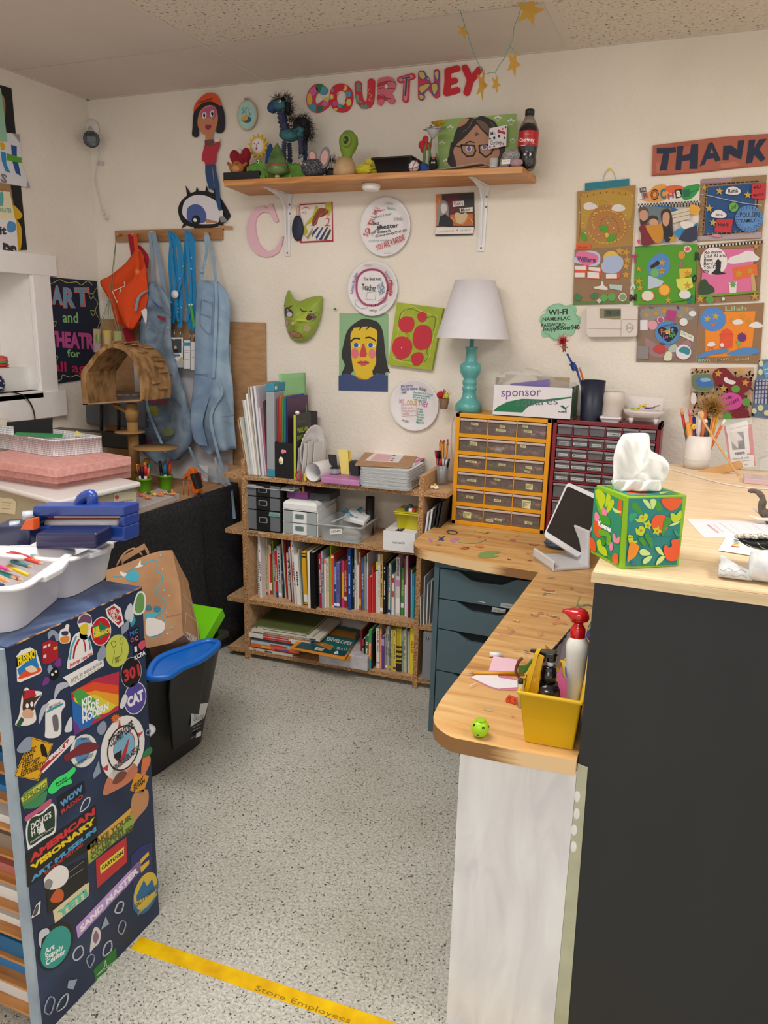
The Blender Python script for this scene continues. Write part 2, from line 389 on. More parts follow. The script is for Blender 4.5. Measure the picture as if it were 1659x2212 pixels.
# ===== L desk
DZ=.68
desk=thg('corner_desk','L-shaped plywood desk with rounded ends and paint-stained top','desk',(-.4,2.0,0))
outl=[J(-.132,1.287,0),J(-.25,1.275,0)]
arc=[onZ(x,y,DZ)for x,y in[(1010,1600),(975,1592),(945,1572),(936,1550),(945,1525),(965,1495)]]
outl+=smp([J(-.25,1.275,DZ)]+arc+[onZ(1000,1450,DZ)],0,3)
outl+=[onZ(1163,1236,DZ)]+smp([onZ(1150,1234,DZ),onZ(1040,1216,DZ),onZ(945,1196,DZ),onZ(905,1186,DZ),onZ(894,1172,DZ),onZ(906,1158,DZ),onZ(935,1140,DZ)],0,3)
outl+=[onZ(945,1134,DZ),J(-.9,2.995,0),J(-.132,2.995,0)]
outl=[J(p.x,p.y,DZ-.03)for p in outl]
mb=MB(mPLYE);mb.fix=1
n=len(outl);mb.add(outl+[p+J(0,0,.03)for p in outl],[(i,(i+1)%n,n+(i+1)%n,n+i)for i in range(n)],0)
mb.bd('plywood_edge',desk)
mb=MB(mPLY);mb.poly([p+J(0,0,.03)for p in outl]);mb.poly([p for p in outl][::-1]);mb.bd('desktop',desk)
mb=MB('fff')
art(mb,lambda x,y:onZ(x,y,DZ+.0004),'''
@ 860 1120 3.606 5
C 3a4a60 7 75 21 80 19 90 20 92 22 90 24 82 24 77 22
S 3a4f7d 63 27 66 30 73 27 70 32 72 35 65 34 60 36 64 32
S c77fb0 47 31 52 32 54 35 50 37
S c985b8 82 33 90 30 96 32 90 35 86 38 81 35
S 7fa05a 124 58 128 54 140 51 154 51 159 53 148 57 158 59 138 62 128 61
C 9db07a 5 94 37 112 39 128 37 136 33 136 36
S d9bb4a 118 19 128 19 140 23 128 22
C d9bb4a 5 166 28 180 29 188 26
S d07a6a 124 27 129 28 126 31
S c76a7a 174 33 183 33 180 36
C c25a4a 6 96 47 106 48 110 46 100 45
S e08a4a 120 43 128 42 134 44 128 46
C b96a55 5 204 40 212 42 220 41
C 4a3a2a 4 170 64 176 65
C 4a3a2a 4 60 42 66 42
C c55a5a 5 202 66 208 66
C d87a90 4 199 55 206 56
C 7a5a3a 4 136 24 142 22
C c05050 5 224 111 236 114 244 114
C 6a4a2a 5 268 110 272 110
C e8d8c8 5 226 116 246 118
C 6a4a2a 4 225 121 230 120
C c4656f 4 232 93 244 94
C c4656f 3 278 115 290 118
C 5a8a70 4 279 138 279 132 283 123
S 5a8a70 277 138 280 136 282 138 280 140
C 5a8a70 6 283 138 290 136 298 136 302 139
C b0504a 5 206 151 216 153 220 149 226 149
C c77a70 5 230 151 240 154 250 156 246 159
S d9c06a 239 153 246 153 243 155
C d2654a 5 240 166 252 164 262 166
C dfdc9a 6 179 160 187 162 188 160
L c06a72 4 156 180 163 182 171 182 181 176
L c06a72 4 170 172 180 176
C c06a72 3 217 183 226 181 220 185
L 5a6a70 6 196 209 204 211
C b08060 3 178 207 190 208
C c06a5a 3 196 214 200 217
L f0e6c0 4 110 265 121 260
C 9ab0a0 4 132 298 140 300 148 299
C d8a070 5 174 308 180 311''',ZZ)
mb.bd('paint_stain',desk,label='smeared paint and marker stains')
mb=MB(mWPANEL);mb.b2((-.35,1.301,0),(-.131,1.322,.65));mb.bd('support_panel',desk,label='white brush-painted upright end panel')
mb=MB(rmat('masking_tape',[(.3,'a7a88c'),(.7,'bcbda2')],scale=14,rough=.6));
mb.prs([J(-.1305,1.302,.667),J(-.118,1.302,.664),J(-.1125,1.302,.664),J(-.1025,1.302,.0),J(-.1305,1.302,0)],(0,-.0006,0))
mb.use('e2e2de')
for i in range(4):mb.ell((-.1265+.002*(i%2),1.3011,.6-.035*i),(.006,.0008,.012),10,6)
mb.bd('masking_tape',label='greenish masking tape strip down the white and black panel joint',cat='tape')
# ===== steel-blue drawer unit under the desk
du=thg('drawer_unit','blue-grey drawer unit with scooped drawer fronts under the desk','drawer unit',(-.575,2.7,0))
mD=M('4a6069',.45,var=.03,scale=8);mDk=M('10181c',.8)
mb=MB(mD);x0,x1,yf,yb,zt=-.778,-.405,2.43,2.985,.648
mb.b2((x0,yf,0),(x0+.018,yb,zt));mb.b2((x1-.018,yf,0),(x1,yb,zt));mb.b2((x0+.018,yf,zt-.022),(x1-.018,yb,zt));mb.b2((x0+.018,yf+.01,.0),(x1-.018,yb,.02));mb.b2((x0+.018,yb-.01,.02),(x1-.018,yb,zt-.022))
mb.bd('carcass',du,bevel=.0015)
mb=MB(mDk);mb.b2((x0+.019,yf+.018,.021),(x1-.019,yf+.022,zt-.024));mb.bd('gap_shade_sheet',du)  # added near-black sheet: paints the shade seen through the drawer scoops
zs=[.623,.513,.402,.245,.088,.024]
for i in range(5):
 t_,b_=zs[i]-.002,zs[i+1]+.002;l,r=x0+.021,x1-.021;c=(l+r)/2;g=min(.028,(t_-b_)*.3)
 pts=[J(l,yf,b_),J(r,yf,b_),J(r,yf,t_)]
 pts+=[J(c+u*.105,yf,t_-g*(1-cos(pi*min(1,(1.05-abs(u))*1.55)))/2)for u in[1-k*.1 for k in range(21)]]
 pts+=[J(l,yf,t_)]
 mb=MB(mD);mb.prs(pts,(0,.016,0));dr=mb.bd('drawer_front',du,bevel=.001)
 if i==1:
  mb=MB('9aa3a3');art(mb,lambda x,y:onY(x,y,yf-.0008),'''
@ 900 1180 4.1475 5
P a9b0ae 151 101 172 104 171 112 150 109
P a9b0ae 136 109 160 113 159 120 134 117
T 4a5456 "envelopes" 0| 153 103 171 106 153 107
T 4a5456 "cardstock" 0| 138 111 160 115 137 116
L d8dcda 5 110 98 123 101''',NY);mb.bd('tape_label',dr,label='frosted handwritten tape labels')
# ===== frames for furniture that stands at an angle
class Fr:
 def __init__(s,O,th=0):
  s.O=J(O[0],O[1],0);s.th=th;s.ux=J(cos(th),sin(th),0);s.uy=J(-sin(th),cos(th),0)
  s.m=Matrix.Translation(s.O)@MR(th,4,'Z')
 def pt(s,u,d,z):return s.O+s.ux*u+s.uy*d+J(0,0,z)
 def w(s,x,y,d):return hit(x,y,s.O+s.uy*d,s.uy)
 def px(s,x,y,d):p=s.w(x,y,d)-s.O;return p.dot(s.ux),p.z
 def dep(s,x,y,z):p=onZ(x,y,z)-s.O;return p.dot(s.ux),p.dot(s.uy)
 def mb(s,mat=None):m=MB(mat);m.xf=s.m;return m
B=Fr((-1.709,2.69),atan2(.041,.765));W0=Fr((0,0),0)
import colorsys
def cname(h):
 r,g,b=[int(h[i:i+2],16)/255 for i in(0,2,4)];hh,s,v=colorsys.rgb_to_hsv(r,g,b);hh*=360
 if v<.16:return 'black'
 if s<.13:return 'white' if v>.85 else 'light grey' if v>.68 else 'grey' if v>.35 else 'charcoal'
 if s<.3 and v>.75 and 20<hh<75:return 'cream'
 n='red' if hh<14 or hh>345 else 'orange' if hh<38 else 'yellow' if hh<66 else 'green' if hh<160 else 'teal' if hh<190 else 'blue' if hh<248 else 'purple' if hh<290 else 'pink'
 if n=='orange' and v<.8:n='tan' if s<.5 else 'brown'
 return('dark ' if v<.45 else 'pale ' if s<.35 and v>.6 else '')+n
sh=thg('bookshelf','low particle-board bookshelf with slotted uprights and overhanging shelves','bookshelf',B.pt(.38,.14,0),B.th)
def slab(u0,d0,z0,u1,d1,z1,name,lab=None):
 m=B.mb(mPB);m.b2((u0,d0+.001,z0),(u1,d1,z1));m.use(mPBE);m.b2((u0,d0,z0),(u1,d0+.001,z1))
 return m.bd(name,sh,lab)
BD=.285
for u in(.0,.762):slab(u,0,0,u+.019,BD,.88 if u==0 else .875,'upright')
SZ=(.815,.578,.274,.044)
for z in SZ:slab(-.085,.006,z-.019,.872,BD-.01,z,'shelf_board')
def tag_art(fr,d,dsl,parent,name,label=None,rough=.6):
 m=AR(lambda x,y:fr.w(x,y,d),dsl,-fr.uy,rough=rough);return m.bd(name,parent,label)
tag_art(B,.005,'''
@ 480 760 3.318 5
P c9b394 36 175 60 178 70 181 64 182 36 179
T 3a2f28 "COURTNEY" 2| 36 175 56 177 36 178
P cdbb9e 30 254 64 260 66 262 30 258
T 3a2f28 "COURTNEY" 2| 35 255 52 258 35 259''',sh,'name_tape','pale tape strips handlettered COURTNEY')
def parse(s):return[l.split(None,6)for l in s.strip().splitlines()if l.strip()]
_ord=lambda n:f"{n}{'th' if 10 <= n % 100 <= 20 else {1: 'st', 2: 'nd', 3: 'rd'}.get(n % 10, 'th')}"
def book(fr,pts,dlen,col,name,label,group,pages='e9e2d2',marks=None,seed=0):
 """pts: four front corners (u,z): bottom left, bottom right, top right, top left, on plane d"""
 rnd=RR(seed);d,(bl,br,tr,tl)=pts
 wdt=br[0]-bl[0];root_loc=fr.pt((bl[0]+br[0])/2,d+dlen/2,min(bl[1],br[1]))
 P=lambda q,dd:fr.pt(q[0],dd,q[1]);mt=M(col,.4,var=.03)
 m=MB(mt);t=min(.0022,wdt*.3)
 lerp=lambda a,b,k:(a[0]+(b[0]-a[0])*k,a[1]+(b[1]-a[1])*k)
 if wdt<.0065:
  m.prs([P(bl,d),P(br,d),P(tr,d),P(tl,d)],fr.uy*dlen)
  o=m.bd(name,0,label,'book',group,origin=root_loc)
 else:
  k=t/wdt;tp=.003/max(.02,tl[1]-bl[1])
  m.prs([P(bl,d),P(lerp(bl,br,k),d),P(lerp(tl,tr,k),d),P(tl,d)],fr.uy*dlen)
  m.prs([P(lerp(bl,br,1-k),d),P(br,d),P(tr,d),P(lerp(tl,tr,1-k),d)],fr.uy*dlen)
  m.prs([P(lerp(bl,br,k),d),P(lerp(bl,br,1-k),d),P(lerp(tl,tr,1-k),d),P(lerp(tl,tr,k),d)],fr.uy*t)
  o=m.bd(name,0,label,'book',group,origin=root_loc)
  g=MB(pages);a,b_,c,e=lerp(bl,br,k),lerp(bl,br,1-k),lerp(tl,tr,1-k),lerp(tl,tr,k)
  g.prs([P(a,d+t),P(b_,d+t),P(lerp(c,b_,tp),d+t),P(lerp(e,a,tp),d+t)],fr.uy*(dlen-t-.003))
  g.bd('pages',o)
 m=MB();m.fix=0;H_=tl[1]-bl[1];used=0
 def strip(v0,v1,h0,h1,c,lay):
  q=[lerp(lerp(bl,br,v0),lerp(tl,tr,v0),h0),lerp(lerp(bl,br,v1),lerp(tl,tr,v1),h0),lerp(lerp(bl,br,v1),lerp(tl,tr,v1),h1),lerp(lerp(bl,br,v0),lerp(tl,tr,v0),h1)]
  m.use(M(c,.45,var=.02));m.poly([fr.pt(a_[0],d-.0002*lay,a_[1])for a_ in q])
 for mk in(marks or[]):
  if mk[0]=='b':strip(0,1,mk[1],mk[2],mk[3],1);used=1
  if mk[0]=='t':
   vs,fs=glyphs(mk[1],2);m.use(M(mk[4],.5,var=0));used=1
   v0,v1=.2,.82
   def mp(a_,b__):
    v=v0+(v1-v0)*b__;h=mk[3]-(mk[3]-mk[2])*a_
    q=lerp(lerp(bl,br,v),lerp(tl,tr,v),h);return fr.pt(q[0],d-.0005,q[1])
   m.add([mp(a_,b__)for a_,b__ in vs],fs,0)
 if marks is None and wdt>.006:
  lum=sum(int(col[i:i+2],16)for i in(0,2,4));ink='2a2a30' if lum>330 else 'e8e4da'
  h=.93-rnd.random()*.12
  while h>.3:
   L_=.012+rnd.random()*.03;
   if rnd.random()<.8:strip(.34,.68,h-L_,h,ink,1);used=1
   h-=L_+.008
   if rnd.random()<.06:h-=.15
  if rnd.random()<.35:strip(0,1,.04,.1,rnd.choice(['ffffff','d8b030','2a4a8a','c02a2a']),1)
 if used:m.bd('spine_print',o)
 return o
def book_row(data,origin,scale,zs,group,where,dlen=.205,marks={},total0=0):
 rows=[l.split()for l in data.strip().splitlines()if l.strip()];names=[cname(r[5])for r in rows]
 last=lasttop=None
 for i,r in enumerate(rows):
  xb0,xb1,yb,xt,yt=[float(q)for q in r[:5]];col=r[5];X=lambda x:origin[0]+x/scale;Y=lambda y:origin[1]+y/scale
  if xb1-xb0<14:xb1=xb0+14
  u,d=B.dep(X((xb0+xb1)/2),Y(yb),zs);d=max(.004,min(.11,d))
  a=B.px(X(xb0),Y(yb),d);b_=B.px(X(xb1),Y(yb),d);t_=B.px(X(xt),Y(yt),d)
  u0=max(a[0],.0205 if last is None else last+.0002);u1=max(b_[0],u0+.003);last=u1
  lean=t_[0]-a[0];lean=max(-.02,min(.02,lean));top=t_[1]
  pts=(d,[(u0,zs+.0005),(u1,zs+.0005),(u1+lean,top),(u0+lean,top)])
  th='thick' if u1-u0>.014 else 'slim' if u1-u0>.007 else 'very thin';tl='tall' if top-zs>.24 else 'short' if top-zs<.17 else 'mid-height'
  pv=f'after {names[i-1]}' if i else 'first'
  lab=f"{tl} {th} {names[i]} book, {_ord(i+1+total0)} from left {where}, {pv}"
  tops=u0+lean if lasttop is None else max(u0+lean,lasttop+.0002);tope=max(u1+lean,tops+.002);lasttop=tope
  pts=(d,[(u0,zs+.0005),(u1,zs+.0005),(tope,top),(tops,top)])
  book(B,pts,min(dlen,BD-d-.01),col,'book',lab,group,marks=marks.get(i),seed=i+int(zs*1000))
A_='''
92 165 1160 72 115 1b7fc8
165 200 1175 152 280 c9c2b8
200 218 1185 200 390 e8e4dc
218 255 1190 215 345 3a7f6a
256 304 1215 258 330 e8e6e2
305 342 1255 262 150 efece8
350 440 1200 335 175 d9c7a4
440 479 1190 432 300 f0dcb4
480 525 1195 455 310 c22a30
526 550 1195 512 225 8a9a3a
551 599 1210 510 400 a9adb8
600 640 1250 555 370 d8262c
641 699 1260 600 330 c8cdd0
700 745 1255 625 460 1c2b4a
746 762 1260 665 190 2f7a6a
763 778 1265 690 190 e8e0c8
779 800 1270 715 190 b5322e
801 813 1270 745 190 a5282a
814 860 1290 775 450 e6dcd0
861 884 1335 790 225 3a2a4a
885 904 1340 820 340 d8d0d0
905 924 1345 838 260 c24a5a
925 965 1375 852 205 e0ddd8
972 1044 1390 905 490 f0eee8
1045 1060 1385 945 385 b9bab0
1061 1094 1370 1000 490 1f7fae
1095 1165 1410 1045 430 e8b020
1170 1210 1440 1148 430 f2f0ea
1212 1298 1450 1180 440 161616
1300 1349 1400 1265 450 23382c
1350 1369 1395 1310 620 b8bfb0
1370 1409 1440 1350 470 a52a4a
1410 1448 1440 1385 420 a8adb5
1450 1490 1435 1440 570 f2ede4
1491 1545 1420 1480 540 d9cbb8
1550 1590 1405 1535 290 a0c83a
1591 1635 1425 1577 470 e8503a'''
A2='''
93 129 1205 90 440 1f4f8f
130 185 1210 128 440 6a6ab0
190 219 1205 195 400 5a3a3a
222 264 1205 215 400 d83a8a
265 310 1210 262 410 9a2f28
325 384 1245 318 200 2a4f9a
385 407 1225 375 340 3a4a3a
408 439 1235 408 500 3a1a28
440 469 1245 436 180 dfe3da
470 487 1240 460 185 f0eeea
488 514 1240 485 480 eeeae2
515 552 1250 505 250 d8502a
555 600 1248 550 350 3a6fa8
601 628 1240 600 330 c8c0b0
630 659 1225 628 430 b8cbe0
660 669 1245 655 280 f0f0ea
670 725 1290 668 680 c2303a
735 757 1290 728 510 d85a4a
758 805 1290 750 620 c8202a
808 841 1295 805 300 e8e6dc
842 877 1305 842 300 e8e8e8
878 922 1310 880 290 d0b070
925 970 1315 930 440 15171a
972 1012 1300 975 500 2a3f6a
1015 1044 1325 1025 450 e6dcb0
1045 1070 1330 1058 470 3a8a9a
1071 1112 1335 1080 640 ece8e4
1114 1143 1325 1114 630 c8c8c8
1145 1212 1340 1148 345 dcd4d8
1228 1274 1335 1245 525 3f9a4a
1275 1294 1330 1278 520 2a3a4a
1295 1324 1355 1292 370 c23a5a
1325 1349 1370 1322 325 d8d0d4
1350 1370 1380 1346 300 7a1f3a
1375 1399 1375 1378 520 2a3f6a
1400 1414 1385 1410 560 c8d24a
1415 1450 1400 1430 630 2f9fcc
1451 1479 1395 1462 600 2f7a4a
1480 1500 1380 1490 500 d2c83a'''
g='upright books on the long bookshelf row'
t=lambda s,a,b,c:('t',s,a,b,c)
book_row(A_,(525,1140),8.295,SZ[2],g,'in long row',marks={0:[t('Art Parts',.78,.96,'bfe2f5'),('b',0,.03,'b0307a')],3:[('b',.05,.3,'c0405a'),('b',.3,.45,'3a5aa0'),('b',.68,.8,'d8c84a'),('b',.8,.9,'d85a3a')],4:[('b',.02+.045*i,.04+.045*i,'2a2a2a')for i in range(21)],6:[('b',0,.06,'3a4a7a'),t('SCHNERRALES',.1,.85,'3a3428')],8:[('b',.83,.99,'f0e4d0'),('b',.08,.24,'f0ece4')],11:[t('wild blood',.35,.68,'f5f0e8'),('b',0,.12,'2a3a7a'),('b',.95,1,'8ac8e8')],26:[('b',.08,.22,'f5f5f0'),('b',.9,.93,'2a2010'),('b',.96,.98,'2a2010'),('b',.02,.04,'2a2010'),('b',.06,.07,'2a2010')],33:[('b',.92,.99,'e8804a')],27:[],28:[],16:[],17:[],36:[('b',.93,.97,'f8f0e8'),('b',.01,.03,'f8f0e8')]})
book_row(A2,(710,1160),7.9,SZ[2],g,'in long row',total0=37,marks={3:[('b',.5,.75,'f0b020'),('b',.2,.5,'e8c030')],4:[t('DOUG UNPLUGS',.35,.8,'f5e8e0'),('b',.16,.24,'e8e8e0')],5:None,11:[('b',.83,1,'e0c020'),('b',.08,.2,'e0c020')],12:[t('THEY WANT',.4,.7,'dbe8f5'),('b',.2,.35,'5a6fc0')],19:[('b',.88,1,'5a5060'),('b',.76,.88,'e8d830'),('b',.72,.74,'2a2a2a')],18:[],16:[],28:[t('PRETTY ENGINEER',.68,.97,'3a3038'),('b',.5,.62,'c890b8'),('b',.05,.3,'f5f5f5')],29:[t('FIDDLE AND BEAD',.42,.75,'c8e86a'),('b',.16,.26,'e8f0e8')],36:[('b',.74,1,'1f7fb8')],26:[('b',.8,.92,'c8303a'),('b',.45,.6,'c8584a')],31:[('b',.0,.55,'efe6e6')]})
C_='''
205 239 1180 212 360 8a1020
241 300 1250 240 560 17130f
302 384 1262 325 480 2f6a4a
388 455 1280 400 340 3f9a5a
463 500 1265 465 450 151515
585 664 1255 577 290 efe8dc
668 709 1255 670 300 f0b48a
712 775 1280 710 490 6a3a8a
777 803 1280 780 430 b0aaa8
804 848 1285 798 300 8e968e
849 884 1295 850 250 b8bcb0
885 940 1305 885 240 7a8078
945 984 1320 940 330 d8c860
985 1050 1325 985 330 e0c850
1055 1084 1330 1040 210 cdb524
1085 1108 1340 1085 200 d8c030
1109 1140 1340 1112 215 cdb524
1141 1180 1340 1150 215 d8c030
1195 1234 1350 1200 350 8fa0a0
1235 1282 1355 1240 330 c8c890
1284 1306 1360 1268 300 e0dcc8
1307 1336 1365 1310 350 5a7a7a
1338 1372 1365 1350 370 d8d8d0
1375 1470 1395 1400 235 e4cd20'''
zb=[('b',.1*i+.2,.1*i+.25,'1c1812')for i in range(4)]+[('b',0,.18,'1c1812'),('b',.92,.95,'1c1812')]
book_row(C_,(760,1330),11.06,SZ[3],'books standing on the bottom shelf','on the bottom shelf',dlen=.2,marks={1:[t('spots and dots',.12,.7,'f5f2ea'),('b',.78,1,'b03038')],3:[t('CINCHELLA',.35,.68,'f5e6c8'),('b',.0,.26,'3a9ab0'),('b',.26,.34,'e8a020'),('b',.34,.68,'e06a2a'),t('CINCHELLA',.38,.66,'f8e8d0')],5:[t('Follow My Heart',.42,.93,'a03a5a'),('b',.12,.16,'d88aa0')],6:[t('EUCALYPTUS',.4,.85,'d0502a')],7:[('b',.72,.92,'c0a0d8')],14:zb,15:zb,16:zb,17:zb,23:[t('Robin the Wolf',.44,.68,'b8302a')],0:[]})
def flat(xl,yl,xr,yr,ztop_y,col,name='book',label='',z=0,th=.01,dl=.2,d=None,extra=None,rz=0):
 u0,_=B.px(xl,yl,d);u1,_=B.px(xr,yr,d)
 o=thg(name,label,'book',B.pt((u0+u1)/2,d+dl/2,z),B.th+rz,'picture books lying in a stack')
 w2=(u1-u0)/2;m=K(col,.4);mm=parent_world(o);m.xf=mm
 m.b2((-w2,-dl/2,0),(w2,dl/2,.0015));m.b2((-w2,-dl/2,th-.0015),(w2,dl/2,th));m.b2((-w2,-dl/2,.0015),(w2,-dl/2+.002,th-.0015));m.bd('cover',o)
 m=MB('e6dfcf');m.xf=mm;m.b2((-w2+.003,-dl/2+.002,.0015),(w2-.003,dl/2-.003,th-.0015));m.bd('pages',o)
 if extra:
  m=MB();m.fix=0
  for(a,b_,c,dd,cc)in extra:m.use(M(cc,.5));m.xf=mm;m.prs([J(w2*(2*a-1),-dl/2-.0004,th*c),J(w2*(2*b_-1),-dl/2-.0004,th*c),J(w2*(2*b_-1),-dl/2-.0004,th*dd),J(w2*(2*a-1),-dl/2-.0004,th*dd)],(0,.0003,0))
  m.bd('cover_print',o)
 return o
st=[(537,632,.009,'d8d4cc',.0,.24,[(.38,.55,.2,.85,'2a4038'),(.1,.18,.3,.7,'8a8a80')],'white art book at the very bottom of the stack'),(543,640,.006,'a52030',.006,.23,None,'thin dark red book second from the bottom of the stack'),(541,645,.013,'e86a2a',.002,.23,[(.22,.42,.1,.9,'f0b020'),(.5,.8,.1,.5,'3a5aa8')],'orange picture book with yellow lettering near the stack bottom'),(542,660,.011,'b9cdd8',.004,.22,[(.36,.68,.1,.9,'d8402a'),(.75,.95,.1,.9,'5a8a3a')],'pale blue picture book with a red crayon on its spine'),(558,650,.017,'55545a',.012,.2,None,'thick dark grey hardback in the middle of the stack'),(536,668,.01,'e4e0da',.002,.22,[(.24,.7,.1,.9,'c8303a')],'white book with wide red band in the stack'),(536,671,.008,'e8e4de',.003,.22,[(.24,.66,.1,.9,'d0383a')],'thin white book with red band, upper of the two alike'),(560,672,.008,'c07a40',.004,.22,[(.04+.045*i,.06+.045*i,.3,.7,'e8d0a8')for i in range(20)],'brown picture book with stitched border pattern'),(543,690,.01,'dedad0',.000,.24,[(.18,.85,.25,.7,'9a978c'),(.85,.94,.1,.9,'2a4a8a')],'white book with grey lettering and blue corner near the stack top'),(556,676,.008,'d8d2c2',.006,.22,[(.1,.9,.3,.6,'5a5648')],'cream book just under the top green one'),(549,666,.011,'5f6a3e',.01,.2,[(.05,.95,.1,.35,'a8ac8a')],'mossy green book lying on top of the stack')]
z=SZ[3]
for k,(xl,xr,th,col,sb,dl,ex,lab)in enumerate(st):
 yb=1398-(z-.044)*620
 flat(xl,yb,xr,yb+(xr-xl)*.16,0,col,'book',lab,z+.0003,th,dl,.004+sb,ex,(k%3-1)*.012);z+=th+.0008
eb=thg('paper_box','pale grey paper box under the orange clasp envelopes','box',B.pt(.47,.09,SZ[3]),B.th)
m=B.mb(rmat('worn_grey_card',[(.3,'b4b2b6'),(.7,'cfcdd1')],scale=30,rough=.8));m.b2((.355,-.012,SZ[3]+.001),(.572,.2,SZ[3]+.062));m.bd('box_body',eb,bevel=.003)
ez=SZ[3]+.066
ev=thg('envelope_pack','orange clasp envelope pack with teal cover sheet on grey box','envelopes',B.pt(.42,.05,ez),0)
tz=lambda x,y:onZ(x,y,ez+.01)
m=MB('e8962a');cor=[(626,1401),(744,1425),(775,1372),(703,1340),(680,1352)]
for k in range(5):
 m.prs([onZ(x,y,ez+.002*k)+J(.002*((k*7)%3-1),.002*((k*5)%3-1),0)for x,y in cor],(0,0,.0016))
m.bd('envelope',ev)
m=MB();m.fix=0
art(m,tz,'''
@ 500 980 3.606 5
P 1f6a70 98 302 176 316 202 280 200 274 148 263 140 269
P 174d58 98 302 176 316 181 309 124 298 112 294
P d9922a 144 280 192 289 195 279 160 272
P b87a20 160 272 195 279 186 280 164 275
P c07f28 118 290 154 307 160 300 126 289
T f0f0e8 "CLASP ENVELOPES" 2| 126 281 188 294 124 286
T e8e8e0 "10 x 13" 1| 165 301 181 303 164 305
T ffffff "6" 3| 161 307 168 308 159 312
P e8e8e0 132 302 145 304 141 308 129 306
T 333 "28158" 0| 133 303 143 304 131 306
L e8e8e0 2 117 290 144 298
T d8e8e0 "brown kraft" 0| 143 283 160 287 142 285''',ZZ,rough=.3)
m.bd('cover_sheet',ev,'teal printed cover sheet lettered CLASP ENVELOPES')
m=MB('e8962a')
p=[onZ(744,1425,ez),onZ(763,1398,ez),onZ(778,1378,ez)]
m.rib([p[0]+J(0,0,-.004),p[1]+J(.004,0,-.012),p[2]+J(.004,0,-.006)],.02,XX,.001);m.bd('envelope_flap',ev)
z1=SZ[1]
def drawers(name,label,x0,x1,yb,yt,d0,dl,frame,clear,n,handle,zb):
 u0,_=B.px(x0,yb,d0);u1,_=B.px(x1,yb,d0);_,zt=B.px(x0,yt,d0)
 o=thg(name,label,'storage drawers',B.pt((u0+u1)/2,d0+dl/2,zb),B.th);zb+=.001
 hs=n;tot=sum(hs);m=B.mb(frame);tk=.004
 m.b2((u0,d0+.004,zb),(u0+tk,d0+dl,zt));m.b2((u1-tk,d0+.004,zb),(u1,d0+dl,zt));m.b2((u0,d0+.002,zb),(u1,d0+dl,zb+tk));m.b2((u0,d0,zt-tk),(u1,d0+dl,zt));m.b2((u0,d0+dl-tk,zb),(u1,d0+dl,zt))
 z=zb+tk;H_=zt-zb-2*tk;spans=[]
 for k,h in enumerate(hs):
  z2=z+H_*h/tot;spans.append((z,z2))
  if k<len(hs)-1:m.b2((u0,d0+.001,z2-.002),(u1,d0+dl,z2+.002))
  z=z2
 m.bd('frame',o,bevel=.0015)
 c=(u0+u1)/2;hw=(u1-u0)*handle
 for a,b_ in spans:
  m=B.mb(clear);m.b2((u0+tk+.001,d0-.002,a+.003),(u1-tk-.001,d0,b_-.003));m.b2((u0+tk+.001,d0,a+.003),(u0+tk+.002,d0+dl-.01,b_-.006));m.b2((u1-tk-.002,d0,a+.003),(u1-tk-.001,d0+dl-.01,b_-.006));m.b2((u0+tk+.001,d0,a+.003),(u1-tk-.001,d0+dl-.01,a+.005))
  dr=m.bd('drawer',o)
  m=B.mb(frame);m.b2((c-hw,d0-.005,a+.003),(c+hw,d0-.002,b_-.003));m.bd('handle_panel',dr)
  m=B.mb('9a9a98' if frame!='eef0f0' else '8a9a98');zc=(a+b_)/2+.003;ww=hw*.62;hh=min(.012,(b_-a)*.2)
  ring=[B.pt(c+ww*max(-1,min(1,1.35*cos(t)))*1,d0-.0053,zc+hh*max(-1,min(1,1.35*sin(t))))for t in[2*pi*i/20 for i in range(20)]]
  m.xf=None;m.prs(ring,B.uy*-.001);m.use('15181a' if frame!='eef0f0' else '6a7d7a');m.prs([B.pt(c,d0-.0065,zc)*.2+p*.8 for p in[q+B.uy*-.0012 for q in ring]],B.uy*-.0004);m.bd('handle',dr)
 return o,(u0,u1,zb,zt,d0)
o,_=drawers('drawer_organizer','black framed three-drawer organizer with smoky clear fronts',534,607,1140,1041,.02,.2,'121315',M('7d8289',.15,alpha=.8,var=.02),(4,2.6,2.4),.2,z1)
m=B.mb('5a3a50');m.b2((.05,.05,z1+.008),(.14,.12,z1+.02));m.bd('contents',o)
tag_art(B,.0125,'''
@ 500 980 3.606 5
P 7fb0a0 59 91 76 93 75 99 58 97
T 3a5a50 "Bottle Planets" 0| 60 93 74 95 60 96''',o,'paper_label','mint green paper label')
o2,_=drawers('drawer_organizer','white two-drawer organizer with clear fronts and oval handles',611,686,1157,1098,.018,.2,'eef0f0',M('b9c4c2',.15,alpha=.75,var=.02),(1,1),.2,z1)
o2['group']='small plastic drawer units on the bookshelf';
u0,_=B.px(612,1155,.018);u1,_=B.px(684,1157,.018);_,zt=B.px(612,1098,.018)
m=B.mb('f0f2f2')
m.loft([[J(u0+i,.016+i,z),J(u1-i,.016+i,z),J(u1-i,.215,z),J(u0+i,.215,z)]for z,i in[(zt,0),(zt+.022,.0),(zt+.032,.006),(zt+.036,.02)]])
m.bd('lid',o2,'deep white lid',bevel=.003)
m=B.mb(glass('c8d0d4',.8));m.b2((u0+.02,.04,zt+.0362),(u1-.02,.18,zt+.038));m.bd('lid_tray',o2)
zt2=zt+.0385
ub,db=B.px(617,1062,.045)[0],.045
m=B.mb('7d3a78');pb=thg('card_box','small purple box of cards lying on the white drawer lid','box',B.pt(.26,.08,zt2),B.th)
a0=B.px(619,1066,.05)[0];a1=B.px(664,1074,.05)[0];h=B.px(619,1044,.05)[1]
a1=max(a1,a0+.06);m.b2((a0,.05,zt2+.0005),(a1,.16,zt2+.032));m.bd('box_body',pb,bevel=.001)
